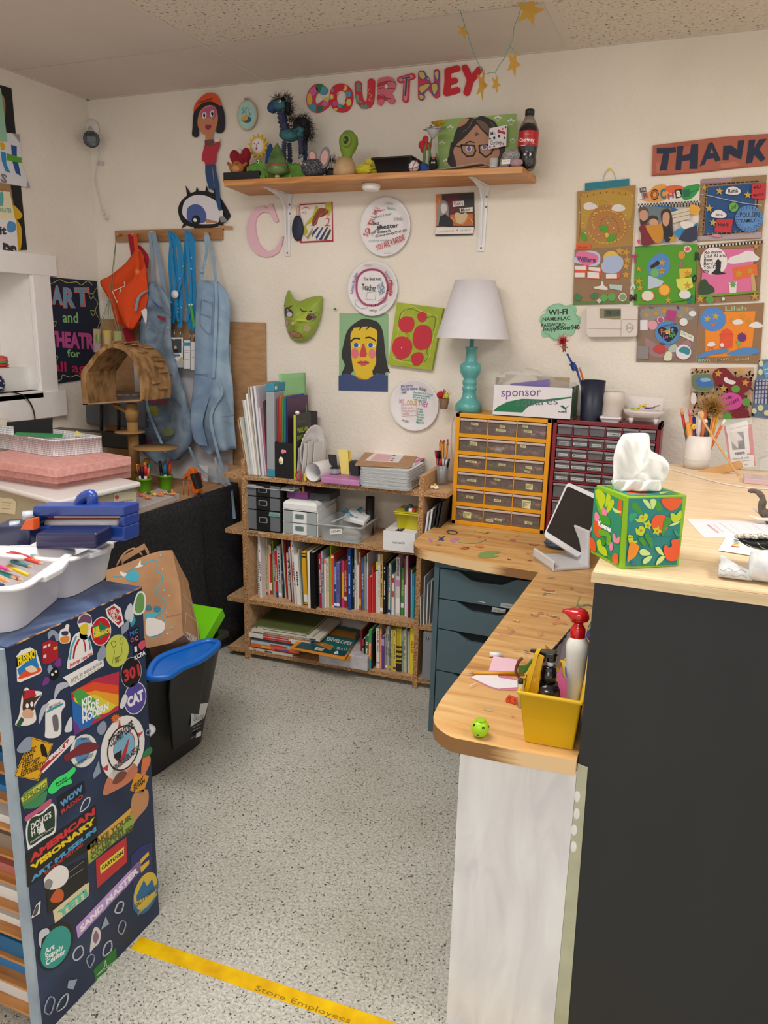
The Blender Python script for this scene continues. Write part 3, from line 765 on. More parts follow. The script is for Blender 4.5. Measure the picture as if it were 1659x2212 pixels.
tag_art(B,.0495,'''
@ 480 760 3.318 5
R 3a7a8a 97 193 108 202
R 2a5566 98 194 107 201
S c9b86a 101 195 104 194 105 198 102 200
T d8b03a "VERBS" 2| 110 197 110 202 112 197
T d8b03a "ANIMALS" 2| 114 193 114 202 118 193''',pb,'box_print')
c0=max(a1+.004,B.px(666,1072,.06)[0]);c1=c0+.09
m=B.mb(M('3c4144',.5));m.b2((c0,.06,zt2+.0005),(c1,.17,zt2+.028))
for i in range(3):m.ell((c0+.02+i*.02,.0595,zt2+.008),(.002,.001,.002),8,4)
m.bd('case',0,'dark grey plastic case beside the purple card box','case',bevel=.004)
m=MB('d9d7d2')
for k,(x0,x1,yy)in enumerate([(533,633,1038),(536,622,1036),(540,640,1041)]):
 zz=.766+.003*k;m.use(['e2e0dc','cfcbc8','dedcd8'][k]);q=[B.px(x0,yy,.02)[0],B.px(x1,yy+6,.02)[0]]
 m.prs([B.pt(q[0],.004,zz),B.pt(q[1],.02+.01*k,zz-.004),B.pt(q[1]-.02,.2,zz),B.pt(q[0],.2,zz)],(0,0,.0012))
m.bd('paper_sheaf',0,'sheaf of white papers squeezed above the black drawer organizer','papers')
def bin_loft(mb,cb,ct,z0,z1,rnd=.02,lip=.008,th=.0025,n=5):
 """open tub: cb / ct = corner lists (world xy) of bottom and rim, counter-clockwise"""
 def rr(c,r,z,off=0):
  o=[];N=len(c)
  ctr=sum((J(*q,0)for q in c),V())/N
  for i in range(N):
   p,a,b=J(*c[i],0),J(*c[i-1],0),J(*c[(i+1)%N],0);ta=(a-p).normalized();tb=(b-p).normalized()
   p=p+((-(ta+tb)).normalized()*off*1.414 if off else V())
   for k in range(n+1):
    t=k/n;q=(1-t)**2*(p+ta*r)+2*t*(1-t)*p+t*t*(p+tb*r);o.append(J(q.x,q.y,z))
  return o
 rings=[rr(cb,rnd,z0),rr(ct,rnd,z1-.006),rr(ct,rnd,z1-.006,lip),rr(ct,rnd,z1,lip),rr(ct,rnd,z1,-th),rr(cb,rnd,z0+th,-th)]
 mb.loft(rings,1,0,1);N=len(rings[0])
 mb.add(rings[0],[tuple(range(N))]);mb.add(rings[-1],[tuple(range(N))]);return mb
lz0=z1+.001;lb=thg('storage_bin','clear plastic bin labelled LIGHTS holding white fittings','bin',B.pt(.42,.11,z1),B.th)
P2=lambda u,d:(B.pt(u,d,0).x,B.pt(u,d,0).y)
ua,ub_=B.px(694,1155,.0)[0],B.px(776,1172,.0)[0]
m=K('dfe3e6',.2,alpha=.42,var=0);bin_loft(m,[P2(ua+.0,-.002),P2(ub_-.002,-.002),P2(ub_+.0,.19),P2(ua+.0,.19)],[P2(ua-.012,-.014),P2(ub_+.012,-.014),P2(ub_+.012,.2),P2(ua-.012,.2)],lz0,lz0+.072,.018,.006)
m.bd('tub',lb)
tag_art(B,-.0165,'''
@ 500 980 3.606 5
P e6e4de 153 117 172 117 172 125 154 126
T 2a2a2a "LIGHTS" 3| 156 120 170 119 156 123''',lb,'label_card','white card lettered LIGHTS')
cu=(ua+ub_)/2;gi='white light fittings in the clear bin'
for k,(uu,dd,zz,rr,lab)in enumerate([(ua+.045,.05,.004,.035,'round white push light lying low at the left of the lights bin'),(ub_-.045,.04,.012,.036,'round white push light standing at the right of the lights bin'),(cu,.1,.006,.03,'small round white light at the back of the lights bin')]):
 t_=thg('push_light',lab,'light',B.pt(uu,dd,lz0+zz),0,gi);m=MB('e8e8e8');c=B.pt(uu,dd,lz0+zz);m.lth([(rr*.9,0),(rr,.006),(rr,.018)],c,ZZ,28);m.bd('base',t_)
 m=MB('f6f6f4');m.lth([(rr*.94,.0185),(rr*.8,.026),(rr*.4,.031),(.002,.033)],c,ZZ,28);m.bd('dome',t_)
m=B.mb('eceded');R_=MR(.15,3,'Y')@MR(.2,3,'X');m.box((cu+.03,.12,lz0+.082),(.095,.1,.02),R_);m.bd('power_brick',0,'flat white box lying across the top of the lights bin','box',bevel=.004)
m=B.mb(glass('cfd8dc',.55));R_=MR(-.5,3,'Y');m.box((cu-.02,.06,lz0+.085),(.08,.04,.006),R_);m.use('23272a');m.box((cu-.015,.055,lz0+.09),(.05,.012,.003),R_);m.bd('blister_pack',0,'small clear blister pack with black battery on the lights bin','package')
m=B.mb('3f90b4');m.grid(lambda a,b:J(cu-.035+.075*a,.08+.07*b,lz0+.09+.014*sin(a*5+b*3)+.012*cos(b*6)),8,8);m.bd('blue_packet',0,'crumpled blue packet at the back of the lights bin','packet',solid=.001)
tu,td=B.px(795,1130,.13)[0],.15
zt_=B.px(795,1062,.13)[1]
m=B.mb('1d1c1e');m.lth([(.0185,0),(.0185,.155),(.0165,.155),(.0165,.01)],(tu,td,lz0+.006),ZZ,24,cap=0);m.bd('cardboard_tube',0,'black tube standing in the lights bin','tube')
wb=thg('letter_set_box','white box printed 4 Inch Letter Set at the shelf edge','box',B.pt(.71,.03,z1),B.th)
wu0,wu1=B.px(827,1188,-.035)[0],B.px(895,1194,-.035)[0];wz=B.px(827,1146,-.035)[1]
m=B.mb('e4e4e6');m.b2((wu0,-.035,z1+.001),(wu1,.17,wz));m.bd('box_body',wb,bevel=.001)
tag_art(B,-.0358,'''
@ 500 980 3.606 5
T 6a6a6a "4 Inch Letter Set" 0| 251 136 270 137 251 140''',wb,'box_print')
m=AR(lambda x,y:onZ(x,y,wz+.0006),'''
@ 500 980 3.606 5
P 2b2822 255 120 266 112 277 110 266 121
T cfc8a8 "Co" 2| 262 114 269 113 260 118''',ZZ);m.bd('box_lid_print',wb)
yb0,yb1=B.px(859,1137,.03)[0],B.px(905,1137,.03)[0]
ym=M('d8cc1e',.25,alpha=.82,var=.02);yb=thg('yellow_tub','translucent yellow tub standing on the white letter-set box','tub',B.pt(.73,.07,wz),B.th)
m=MB(ym);bin_loft(m,[P2(yb0,.025),P2(yb1,.025),P2(yb1,.12),P2(yb0,.12)],[P2(yb0-.008,.015),P2(yb1+.006,.015),P2(yb1+.006,.13),P2(yb0-.008,.13)],wz+.001,wz+.064,.01,.005,.0015);m.bd('tub',yb)
m=MB(ym);c=B.m;m.xf=c;m.b2((yb0-.012,.008,wz+.066),(yb1+.01,.137,wz+.07));m.bd('lid',yb,bevel=.002)
m=B.mb('e0922a');m.ell(((yb0+yb1)/2,.07,wz+.032),(.022,.035,.018));m.bd('contents',yb)
for k,(du_,dz_,col,lab)in enumerate([(-.012,0,'1e2f4a','navy'),(.004,0,'e8e6e0','white'),(.018,0,'b8282c','red'),(.0,.013,'20324f','dark blue')]):
 m=B.mb(col);c=(yb0+yb1)/2+.004;m.box((c+du_,.03+(.008 if k==3 else 0),wz+.077+dz_),(.0135,.013,.0125));m.bd('toy_block',0,f'small {lab} plastic block stacked on the yellow tub lid','block','plastic blocks on the yellow tub')
for k,(x0,x1,yt,yb,col,lab)in enumerate([(908,913,1098,1158,'d8d8dc','white paper sheet'),(911,917,1092,1155,'c8ccd2','pale grey paper sheet'),(915,921,1086,1150,'d8502a','orange edged black folder'),(922,926,1080,1148,'3f9a4a','green edged black folder'),(928,933,1074,1146,'a02a3a','maroon edged black folder')]):
 u=.784+.011*k;zt_=z1+.16+.012*k;dk='17171a' if k>1 else col
 m=B.mb(dk);L_=.014+.004*k
 m.prs([J(u,.0,z1+.001),J(u+.007,.0,z1+.001),J(u+.007+L_,.0,zt_),J(u+L_,.0,zt_)],(0,.24,0))
 o=m.bd('folder',0,f'{lab} standing on the shelf end by the yellow drawers','folder','papers and folders on the bookshelf end')
 if k>1:
  m=B.mb(col);m.prs([J(u-.0002,-.0006,z1+.001),J(u+.0072,-.0006,z1+.001),J(u+.0075+L_*.35,-.0006,z1+.06),J(u+L_*.35,-.0006,z1+.06)],(0,.0004,0));m.bd('tab',o)
for k in range(4):
 u=.786+.009*k;m=B.mb(['cfcac4','dcdce0','e4e2de','b9bcc2'][k]);L_=-.006+.003*k;hh=[.12,.2,.17,.18][k]
 m.prs([J(u,.0+.01*k,SZ[2]+.001),J(u+.004,.01*k,SZ[2]+.001),J(u+.004+L_,.01*k,SZ[2]+hh),J(u+L_,.01*k,SZ[2]+hh)],(0,.2,0))
 m.bd('paper_pad',0,['beige sketched card leaning low at the bookshelf end','large pale sheet with curled corner at the bookshelf end','white pad behind the curled sheet at the bookshelf end','grey-white pad nearest the drawer unit'][k],'paper','papers at the lower bookshelf end')
bi=thg('ring_binder','grey ring binder standing between bookshelf and blue drawer unit','binder',B.pt(.83,.1,SZ[3]),B.th)
m=B.mb('84868d');m.b2((.8,.0,SZ[3]+.001),(.838,.21,SZ[3]+.205));m.bd('cover',bi,bevel=.002)
m=B.mb(M('c8ccd0',.3,1));m.lth([(.005,0),(.006,.001)],(.819,-.0005,SZ[3]+.18),NY,16);m.bd('finger_ring',bi)
# ===== helpers for slim things
def stk(p0,p1,r,col,name,label,cat,group=None,tip=None,end=None,endl=.012,tipl=.014,hexa=0,par=None):
 """pencil / pen / brush from bottom p0 to top p1; end = colour of the upper end piece, tip = colour at p0"""
 p0,p1=V(p0),V(p1);t=(p1-p0).normalized();m=K(col,.4);n=6 if hexa else 12
 a=p0+t*tipl if tip else p0;b=p1-t*endl if end else p1
 m.cyl(a,b,r,r,n);o=m.bd(name,par,label,cat,group)
 if tip:m=K(tip,.6);m.cyl(p0,a,.0006,r*.98,n);m.bd('tip',o)
 if end:m=K(end,.5);m.cyl(b,p1,r*1.08,r*1.0,n);m.bd('end_cap',o)
 return o
# ===== top of the bookshelf
zt=SZ[0];gs='pads and papers filed upright on the bookshelf top'
Zx=lambda x:480+x/3.318
Zy=lambda y:760+y/3.318
def sheet(xb,xt,yt,w,col,label,name='paper_pad',cat='paper pad',d=.02,dl=.24,yb=875,extra=None,group=gs,lastu=[.0,-.2]):
 a=B.px(Zx(xb),Zy(yb),d);t=B.px(Zx(xt),Zy(yt),d);u=max(a[0],lastu[0]+.0003);ut=max(t[0]+(u-a[0]),lastu[1]+.0003);wd=w*.00062
 lastu[0]=u+wd;lastu[1]=ut+wd
 m=B.mb(M(col,.6));m.prs([J(u,d,zt+.001),J(u+wd,d,zt+.001),J(ut+wd,d,t[1]),J(ut,d,t[1])],(0,dl,0))
 return m.bd(name,0,label,cat,group),u,ut,t[1]
for a in[(180,110,485,8,'bf9c72','low corrugated cardboard sheet leaning at the far left of the bookshelf top',.01),(190,122,470,6,'d8d4cc','low white board behind the corrugated sheet',.0),(197,106,345,12,'b8c4c4','clear plastic sleeve with papers leaning left',.02),(212,128,345,14,'e6e2de','white sketch pad next to the plastic sleeve',.02),(228,150,300,14,'ece9e4','white pad with grey top edge',.02),(243,172,255,10,'b3ada4','tall grey chipboard backed pad',.02),(254,190,250,12,'e2e0dc','tall white pad in front of the cardboard sheet',.02),(268,205,262,10,'77767c','grey portfolio folder among the white pads',.02),(280,215,245,16,'dcdae4','canvas paper pad lettered CAN',.02),(296,248,400,8,'d8c8d0','pinkish white pad left of the binder',.03),(303,270,355,5,'c0586c','thin rose folder left of the binder',.03),(308,285,348,8,'1f3436','thin dark green folder beside the grey binder',.03)]:
 sheet(*a[:6],d=a[6])
m=B.mb(mCARD);u0,zz0=B.px(Zx(170),Zy(225),.25);u1,_=B.px(Zx(372),Zy(190),.25);m.prs([J(u0+.01,.262,zt+.001),J(u1,.262,zt+.001),J(u1,.262,zz0+.014),J(u0,.262,zz0)],(0,.004,0));m.bd('cardboard_sheet',0,'brown cardboard sheet standing behind the white pads','cardboard')
u0,_=B.px(Zx(320),Zy(876),.015);u1=u0+.036;_,ztp=B.px(Zx(320),Zy(222),.015);bi=thg('ring_binder','light grey binder with teal top and bottom ends','binder',B.pt((u0+u1)/2,.13,zt),B.th)
m=B.mb('9ea3a8');lo=u0-.004
m.b2((u0,.015,zt+.03),(u1,.26,ztp-.035));m.bd('spine',bi,bevel=.003)
m=B.mb('3f8ea6');m.b2((u0-.0008,.014,zt+.001),(u1+.0008,.262,zt+.03));m.b2((u0-.0008,.014,ztp-.035),(u1+.0008,.262,ztp));m.bd('end_caps',bi,'teal end caps',bevel=.003)
m=B.mb('c9cdd0');m.lth([(.009,0),(.009,.002),(.006,.003)],(u1+.001,.03,ztp-.02),XX,16);m.bd('round_sticker',bi)
fu0=u1+.003;fu1=B.px(Zx(507),Zy(878),.015)[0];fz=B.px(Zx(440),Zy(650),.015)[1]
mf=thg('magazine_file','black magazine file with egg and heart magnets on its front','file holder',B.pt((fu0+fu1)/2,.13,zt),B.th)
m=B.mb('15161a');m.b2((fu0,.012,zt+.001),(fu1,.014,fz));m.b2((fu0,.255,zt+.001),(fu1,.257,fz+.105));m.b2((fu0,.014,zt+.001),(fu1,.255,zt+.003))
for u in(fu0,fu1-.002):m.prs([J(u,.014,zt+.003),J(u,.255,zt+.003),J(u,.255,fz+.105),J(u,.2,fz+.105),J(u,.05,fz),J(u,.014,fz)],(.002,0,0))
m.bd('holder',mf)
def on_front(dsl,par,name,lab,d):return tag_art(B,d,dsl,par,name,lab)
c=B.px(Zx(442),Zy(716),.011);m=MB('e88a9c');m.ell(B.pt(c[0]-.004,.009,c[1]),(.008,.004,.009),12,8);m.ell(B.pt(c[0]+.005,.009,c[1]+.001),(.007,.004,.007),12,8);m.bd('heart_magnet',mf,'pink heart magnet')
for(x,y,s_)in[(423,780,1.0)]:
 c=B.px(Zx(x),Zy(y),.011);m=MB('f0efe6');m.ell(B.pt(c[0],.0095,c[1]),(.0105,.003,.016),16,8);e_=m.bd('egg_magnet',mf,'fried egg magnet');m=MB('e8c23a');m.ell(B.pt(c[0],.007,c[1]-.003),(.0055,.004,.006),12,8);m.bd('yolk',e_)
for k,(x,y)in enumerate([(415,868),(462,878)]):
 u,d=B.dep(Zx(x),Zy(y),zt);d=max(d,-.004);m=MB('f2f0e8' if k else 'e8d48a');m.ell(B.pt(u,d,zt+.004),(.013,.006,.0035),14,6);o=m.bd('egg_charm',0,['yellowish fried egg charm lying on the shelf edge','white flat egg charm lying on the shelf edge'][k],'charm','egg charms on the bookshelf')
 if k==0:m=MB('e2bb3c');m.ell(B.pt(u,d,zt+.0065),(.006,.004,.003),10,6);m.bd('yolk',o)
cols=[('d24a50','red'),('c83a44','deep red'),('e08a3a','orange'),('4a9a5a','green'),('2f8a8a','teal'),('3a5a9a','blue'),('5a3a5a','plum')]
for k,(cc,nm)in enumerate(cols):
 u=fu0+.004+.005*k;h=B.px(Zx(395),Zy(335),.03)[1]+(.004*(k%3));m=B.mb(cc);m.b2((u,.03+.004*k,zt+.004),(u+.003,.25,h));m.bd('folder',0,f'{nm} paper folder standing in the black magazine file','folder','coloured folders in the magazine file')
m=B.mb('a6a9ad');u=fu0+.043;m.prs([J(u,.06,zt+.004),J(u,.25,zt+.004),J(u+.004,.25,zt+.225),J(u+.004,.13,zt+.235)],(.004,0,0));m.bd('envelope',0,'grey plastic envelope in the magazine file','envelope')
m=B.mb('1b1d22');u=fu0+.05;m.b2((u,.1,zt+.004),(u+.006,.252,zt+.245));m.bd('portfolio',0,'black portfolio with rounded corner at the back of the magazine file','folder',bevel=.002)
m=K('8fc48a',.7);us=fu0+.012;zz=B.px(Zx(425),Zy(340),.09)[1];zq=B.px(Zx(490),Zy(155),.14)[1]
m.grid(lambda a,b:B.pt(us-.02*sin(b*1.3)*1.0+.03*a-.0*b+(-.008+.02*a)*b,.08+.15*a+.01*sin(3*b),zz-.12+(zq-zz+.12)*b),8,10);m.bd('green_sheet',0,'large pale green paper sheet curling up out of the magazine file','paper',solid=.0008)
sb0=B.px(Zx(513),Zy(880),.01)[0];sb0=max(sb0,fu1+.002);st_=B.px(Zx(513),Zy(452),.01)[1]
sbk=thg('book','dark grey Shakespeare book with a yellow-green spine','book',B.pt(sb0+.006,.1,zt),B.th)
m=B.mb('b9c832');m.b2((sb0,.01,zt+.001),(sb0+.009,.0125,st_));m.bd('spine',sbk,'yellow-green spine')
m=B.mb('3b3e3f');m.b2((sb0,.0125,zt+.001),(sb0+.0012,.155,st_));m.b2((sb0+.0088,.0125,zt+.001),(sb0+.01,.155,st_));m.bd('cover',sbk,'dark grey cover lettered WILLIAM SHAKESPEARE')
m=B.mb('e8e4da');m.b2((sb0+.0012,.0125,zt+.002),(sb0+.0088,.153,st_-.002));m.bd('pages',sbk)
m=MB();m.fix=0;Pn=B.pt(sb0+.0103,0,0)
def tside(s_,d0,d1,za,zb,col,b=1):
 vs,fs=glyphs(s_,b);m.use(M(col,.5,var=0));m.add([B.pt(sb0+.0103,d0+(d1-d0)*a,za+(zb-za)*q)for a,q in vs],fs,0)
tside('WILLIAM',.022,.125,st_-.075,st_-.055,'b9c832',3);tside('SHAKESPEARE',.022,.15,st_-.104,st_-.084,'b9c832',3);tside('The History',.03,.1,st_-.035,st_-.028,'c04a3a');tside('Cymbeline',.03,.08,st_-.15,st_-.142,'d8d8d0',0)
m.bd('cover_title',sbk)
m=MB('f2ece4');c=B.pt(sb0+.012,.02,st_+.008);m.ell(c,(.009,.009,.008),14,10);m.use('e88a6a');m.ell(c+J(.003,-.008,-.001),(.0025,.002,.002),8,6);m.bd('egg_ball',0,'small cream ball figure perched on the Shakespeare book','figure')
def plate(c,ax,R,name,label,group,par=None,col='eeedf0',n=72):
 m=K(col,.75,var=.02);x,y,z=basis(ax);c=V(c);rg=[]
 for r,h,fl in[(.001,0,0),(R*.55,0,0),(R*.66,0,0),(R*.74,.006,.0),(R*.8,.009,.0012),(R*.9,.012,.0022),(R*.985,.015,.0026),(R,.0145,.0026)]:
  rg.append([c+x*((r)*cos(2*pi*k/n))+y*(r*sin(2*pi*k/n))+z*(h+(fl if k%2 else-fl)*.5)for k in range(n)])
 m.loft(rg,1,0,1);return m.bd(name,par,label,'paper plate',group,solid=.0008)
pl=plate(B.pt(sb0+.028,.1,zt+.12),B.ux*1+J(0,-.12,-.1),.095,'paper_plate','fluted white paper plate standing among cards on the bookshelf',None)
for k,(uu,d0_,d1_,h,cc,lab)in enumerate([(.016,.0,.08,.13,'d9d2d4','clear sleeve of pinkish papers beside the Shakespeare book'),(.03,.02,.15,.145,'eceaea','white card standing before the paper plate'),(.036,.05,.21,.15,'dfdcd8','tall white card sheet behind the paper roll'),(.044,.09,.22,.14,'e6e4e2','rear white card standing by the paper roll')]):
 m=B.mb(cc);u=sb0+uu;m.prs([J(u,d0_,zt+.001),J(u,d1_,zt+.001),J(u+.006,d1_,zt+h),J(u+.006,d0_+.01,zt+h)],(.0015,0,0));m.bd('card',0,lab,'card','cards standing on the bookshelf')
ru=B.px(Zx(550),Zy(880),-.0)[0]
m=B.mb('c42c30');m.tube([J(ru+.013*cos(t)*1.0,.0,zt+.02+.017*sin(t))for t in[2*pi*i/14 for i in range(14)]],.0035,8,1);m.bd('red_tape_ring',0,'red plastic ring standing at the shelf edge','ring')
m=B.mb('e0c23a');m.b2((ru+.02,.0,zt+.001),(ru+.03,.03,zt+.03));m.bd('yellow_box',0,'small yellow pack right of the red ring','box',bevel=.001)
c=B.px(Zx(652),Zy(820),.0);rr=.0375;cz=zt+rr+.001;m=K('e9e8ea',.7);cu_=c[0];m.xf=None
prof=[(rr,0),(rr,.2),(rr-.003,.2),(rr-.003,.002),(rr-.001,.0)]
m.lth(prof,B.pt(cu_,-.004,cz),B.uy*.96+B.ux*.2,36,cap=0);m.bd('paper_roll',0,'rolled white paper tube lying beside the pink tray','paper roll')
tu0,tu1=B.px(Zx(700),Zy(915),-.012)[0],B.px(Zx(985),Zy(935),-.012)[0]
tz1=zt+.024
m=B.mb(rmat('pink_foam',[(.3,'b878ae'),(.7,'c98abf')],scale=20,rough=.5));m.b2((tu0+.004,-.012,zt+.001),(tu1,.12,tz1));tr=m.bd('pink_tray',0,'orchid pink box holding a wire spool and blue ribbon','box',bevel=.003)
su,sd_=B.dep(Zx(805),Zy(870),tz1);c=B.pt(su,max(sd_,.028),tz1)
sp=thg('wire_spool','spool of clear wire with black rims on the pink box','spool',c);
m=K('17181c',.35);m.lth([(.031,.024),(.0315,.026),(.031,.028),(.024,.0285),(.012,.027),(.011,.022)],c,ZZ,36,cap=0);m.lth([(.03,0),(.03,.002)],c,ZZ,36);m.lth([(.012,.002),(.011,.026)],c,ZZ,20,cap=0);m.bd('rim',sp,'black rims')
m=K('a9adb2',.2,.3);m.lth([(.028,.002),(.0285,.013),(.028,.024)],c,ZZ,36,cap=0);m.bd('wire',sp)
m=MB('2c2d30');[m.box(c+J(.018*cos(a),.018*sin(a),.0275),(.013,.003,.001),MR(a,3,'Z'))for a in[i*pi/3 for i in range(6)]];m.bd('spokes',sp)
ru,rd=B.dep(Zx(930),Zy(855),tz1);c=B.pt(ru,max(rd,.02),tz1+.02);m=K('1f86c4',.35);random.seed(3)
for k in range(7):
 a0=random.random()*6;m.rib([c+J(.02*cos(t+a0),.018*sin(t+a0),.012*sin(1.7*t+k)+.002*k)for t in[i*.35 for i in range(14)]],.006,(0,.3,1),.0006)
m.bd('ribbon',0,'tangled bright blue ribbon beside the wire spool','ribbon')
for k,(x0,x1,y0,y1,cc,lab,nm)in enumerate([(765,815,735,820,'222328','black notebook corner leaning behind the spool','notebook'),(830,890,700,840,'e8d87a','pale yellow card with drawings behind the spool','card'),(880,905,712,840,'d8b44a','mustard card behind the spool','card'),(905,965,690,790,'2b2c2f','black stapler standing on end behind the ribbon','stapler')]):
 a=B.px(Zx(x0+15),Zy(y1),.07);b_=B.px(Zx(x1+15),Zy(y1),.07);t_=B.px(Zx(x0),Zy(y0),.07)
 m=B.mb(cc)
 if nm=='stapler':m.loft([[J(a[0]+q*.006,.07,tz1+.001),J(b_[0]-q*.004,.07,tz1+.001),J(b_[0]-q*.004,.1,tz1+.001),J(a[0]+q*.006,.1,tz1+.001)]for q in(0,)]+[[J(a[0]+i,.07,z),J(b_[0]-j,.07,z),J(b_[0]-j,.1,z),J(a[0]+i,.1,z)]for z,i,j in[(tz1+.03,-.006,.002),(tz1+.05,-.006,.008),(tz1+.058,-.003,.014)]])
 else:m.prs([J(a[0],.07+.01*k,tz1+.001),J(b_[0],.07+.01*k,tz1+.001),J(b_[0]-.008,.07+.01*k,t_[1]),J(a[0]-.014,.07+.01*k,t_[1])],(0,.002,0))
 m.bd(nm,0,lab,nm,bevel=.001 if nm=='stapler' else 0)
zl=zt+.001;u0,d0=B.dep(Zx(990),Zy(972),zt);u1,d1=B.dep(Zx(1350),Zy(996),zt);d0=min(d0,d1)-.0;L_=.215;Wd=u1-u0
ztop=B.px(Zx(965),Zy(822),d0)[1];nL=22;hh=(ztop-zl)/nL;first=None
lm=M('dfe2e4',.3,alpha=.95,var=.03)  # the stacked pieces are clear container lids
for k in range(nL):
 loc=B.pt((u0+u1)/2+.0015*sin(k*2.1)-(.004 if k>2 else 0),d0+L_/2+.0015*cos(k*1.7),zl+hh*k)
 if first is None:
  m=MB(lm);
  def rrect(w_,l_,z,r=.018,n=5):
   o=[]
   for sx,sy,a0 in((1,1,0),(-1,1,90),(-1,-1,180),(1,-1,270)):
    for i in range(n+1):a=radians(a0+90*i/n);o.append(J(sx*(w_/2-r)+r*cos(a),sy*(l_/2-r)+r*sin(a),z))
   return o
  m.loft([rrect(Wd,L_,0),rrect(Wd+.004,L_+.004,hh*.55),rrect(Wd+.004,L_+.004,hh*.8),rrect(Wd-.01,L_-.01,hh*.84)])
  first=m.bd('plastic_tray',0,'lowest clear plastic tray of the stack on the bookshelf','lid','stacked clear plastic lids',origin=J(0,0,0))
  first.location=loc;first.rotation_euler=(0,0,B.th)
 else:dup(first,loc,B.th+.02*sin(k*3.3),'clear plastic tray in the stack under the brown clipboard' if k<nL-1 else 'topmost clear plastic lid, just under the brown clipboard')
zc=zl+hh*nL+.001
m=K('dcdce4',.5);pp=[onZ(Zx(x),Zy(y),zc)for x,y in[(1360,828),(1505,722),(1420,735),(1350,800)]];m.prs(pp,(0,0,.0006));o=m.bd('printed_sheet',0,'colourful printed sheets sticking out from under the clipboard','paper')
m=AR(lambda x,y:onZ(x,y,zc+.0008),'''
@ 480 760 3.318 5
P d86a9a 277 160 296 149 290 148 276 157
P 7a5aa8 280 153 288 148 285 148 279 152
P 3a8ac0 294 150 299 147 296 147 292 149''',ZZ);m.bd('print',o)
zc+=.001;cb=thg('clipboard','brown hardboard clipboard with metal clip on top of the lid stack','clipboard',onZ(Zx(1180),Zy(775),zc))
m=MB(rmat('hardboard',[(.3,'a5784f'),(.7,'b98b60')],scale=40,rough=.5));cp_=[onZ(Zx(x),Zy(y),zc)for x,y in[(950,812),(1033,714),(1045,712),(1398,730),(1407,737),(1352,828),(1340,833),(955,818)]];m.prs(cp_,(0,0,.003));m.bd('board',cb)
m=AR(lambda x,y:onZ(x,y,zc+.0034),'''
@ 480 760 3.318 5
P e9e6ea 204 156 219 144 262 147 252 159
P e4b4bc 211 156 222 146 245 148 238 157
P 7a5058 245 148 250 149 249 150 244 150
P 7a5058 244 152 248 152 246 154 242 153
P 7a5058 242 155 246 155 244 157 240 156''',ZZ);m.bd('note_paper',cb,'white note with pink panel')
m=K('b9bbbd',.25,1,var=0);c=onZ(Zx(1220),Zy(722),zc+.004)
cw=lambda a,b,z:c+B.ux*a+B.uy*b+J(0,0,z)
m.loft([[cw(-w_,d_,z_),cw(w_,d_,z_),cw(w_,d_+.002,z_+.001),cw(-w_,d_+.002,z_+.001)]for w_,d_,z_ in[(.052,-.02,.0),(.05,-.006,.006),(.026,.0,.012),(.022,.008,.026),(.012,.012,.034)]])
m.tube([cw(.008*cos(t),.012,.036+.008*sin(t))for t in[2*pi*i/14 for i in range(14)]],.0015,6,1);m.bd('clip',cb,'bent metal clip')
cu0,cd0=B.dep(Zx(1575),Zy(948),zt+.001);cd0=max(cd0,.05);cc_=B.pt(cu0,cd0,zt+.001)
pc=thg('pen_cup','clear plastic cup of pens and pencils at the bookshelf end','cup',cc_)
m=MB(glass('c6cfd4',.35));m.lth([(.021,0),(.026,.078),(.0245,.078),(.0195,.003),(.001,.003)],cc_,ZZ,28,cap=1);m.bd('cup',pc)
random.seed(5);gp='pens and pencils in the clear cup'
for k in range(17):
 a=k*2.4;r0=.012*((k%5)/5);b0=cc_+J(r0*cos(a),r0*sin(a),.006);r1=.014+.01*((k*3)%4)/4
 if k<9:
  tp=cc_+J(r1*cos(a)*1.1-.002,r1*sin(a)+.01,.165+.018*((k*5)%4)/4);stk(b0,tp,.0034,'d98e2e' if k%3 else 'e0a63a','pencil',('orange' if k%3 else 'yellow')+f" pencil with red eraser, {['tallest at the back', 'leaning left', 'in the middle', 'leaning right', 'behind the red pen', 'near the black pens', 'at the rear left', 'at the rear right', 'shortest at the back'][k]} of the clear cup",'pencil',gp,end='b8523e',endl=.011,hexa=1)
 else:
  col=['b02a2a','15161a','17171b','c2d4dc','bcd0dc','1a1a1e','e4e6ea','202226'][k-9];nm=['red','black','slim black','pale blue','light grey-blue','short black','white','dark'][k-9]
  tp=cc_+J(-.026+.008*(k-9),-.018+.003*((k*7)%3),.105+.02*((k*3)%3)/3+(.03 if k in(9,10,11)else 0));stk(b0,tp,.0045,col,'pen',f'{nm} pen leaning at the front of the clear cup','pen',gp,end=['a02020','0c0c0e','101013','c02a2a','d0dce4','101014','d0d4da','101014'][k-9],endl=.03)
eu,ed=B.dep(Zx(1518),Zy(985),zt)
m=MB('f3f1ea');random.seed(2)
for k in range(7):a=k*.9;m.ell(B.pt(eu+.01*cos(a),max(ed,.012)+.004+.006*sin(a),zt+.006+.004*(k%2)),(.008,.006,.005),10,6)
eg=m.bd('egg_charm',0,'frilly fried egg charm in front of the pen cup','charm','egg charms on the bookshelf')
m=MB('e8bc2e');m.ell(B.pt(eu-.002,max(ed,.012)-.002,zt+.01),(.006,.005,.006),12,8);m.ell(B.pt(eu+.002,max(ed,.012)+.004,zt+.016),(.006,.005,.006),12,8);m.bd('yolk',eg)
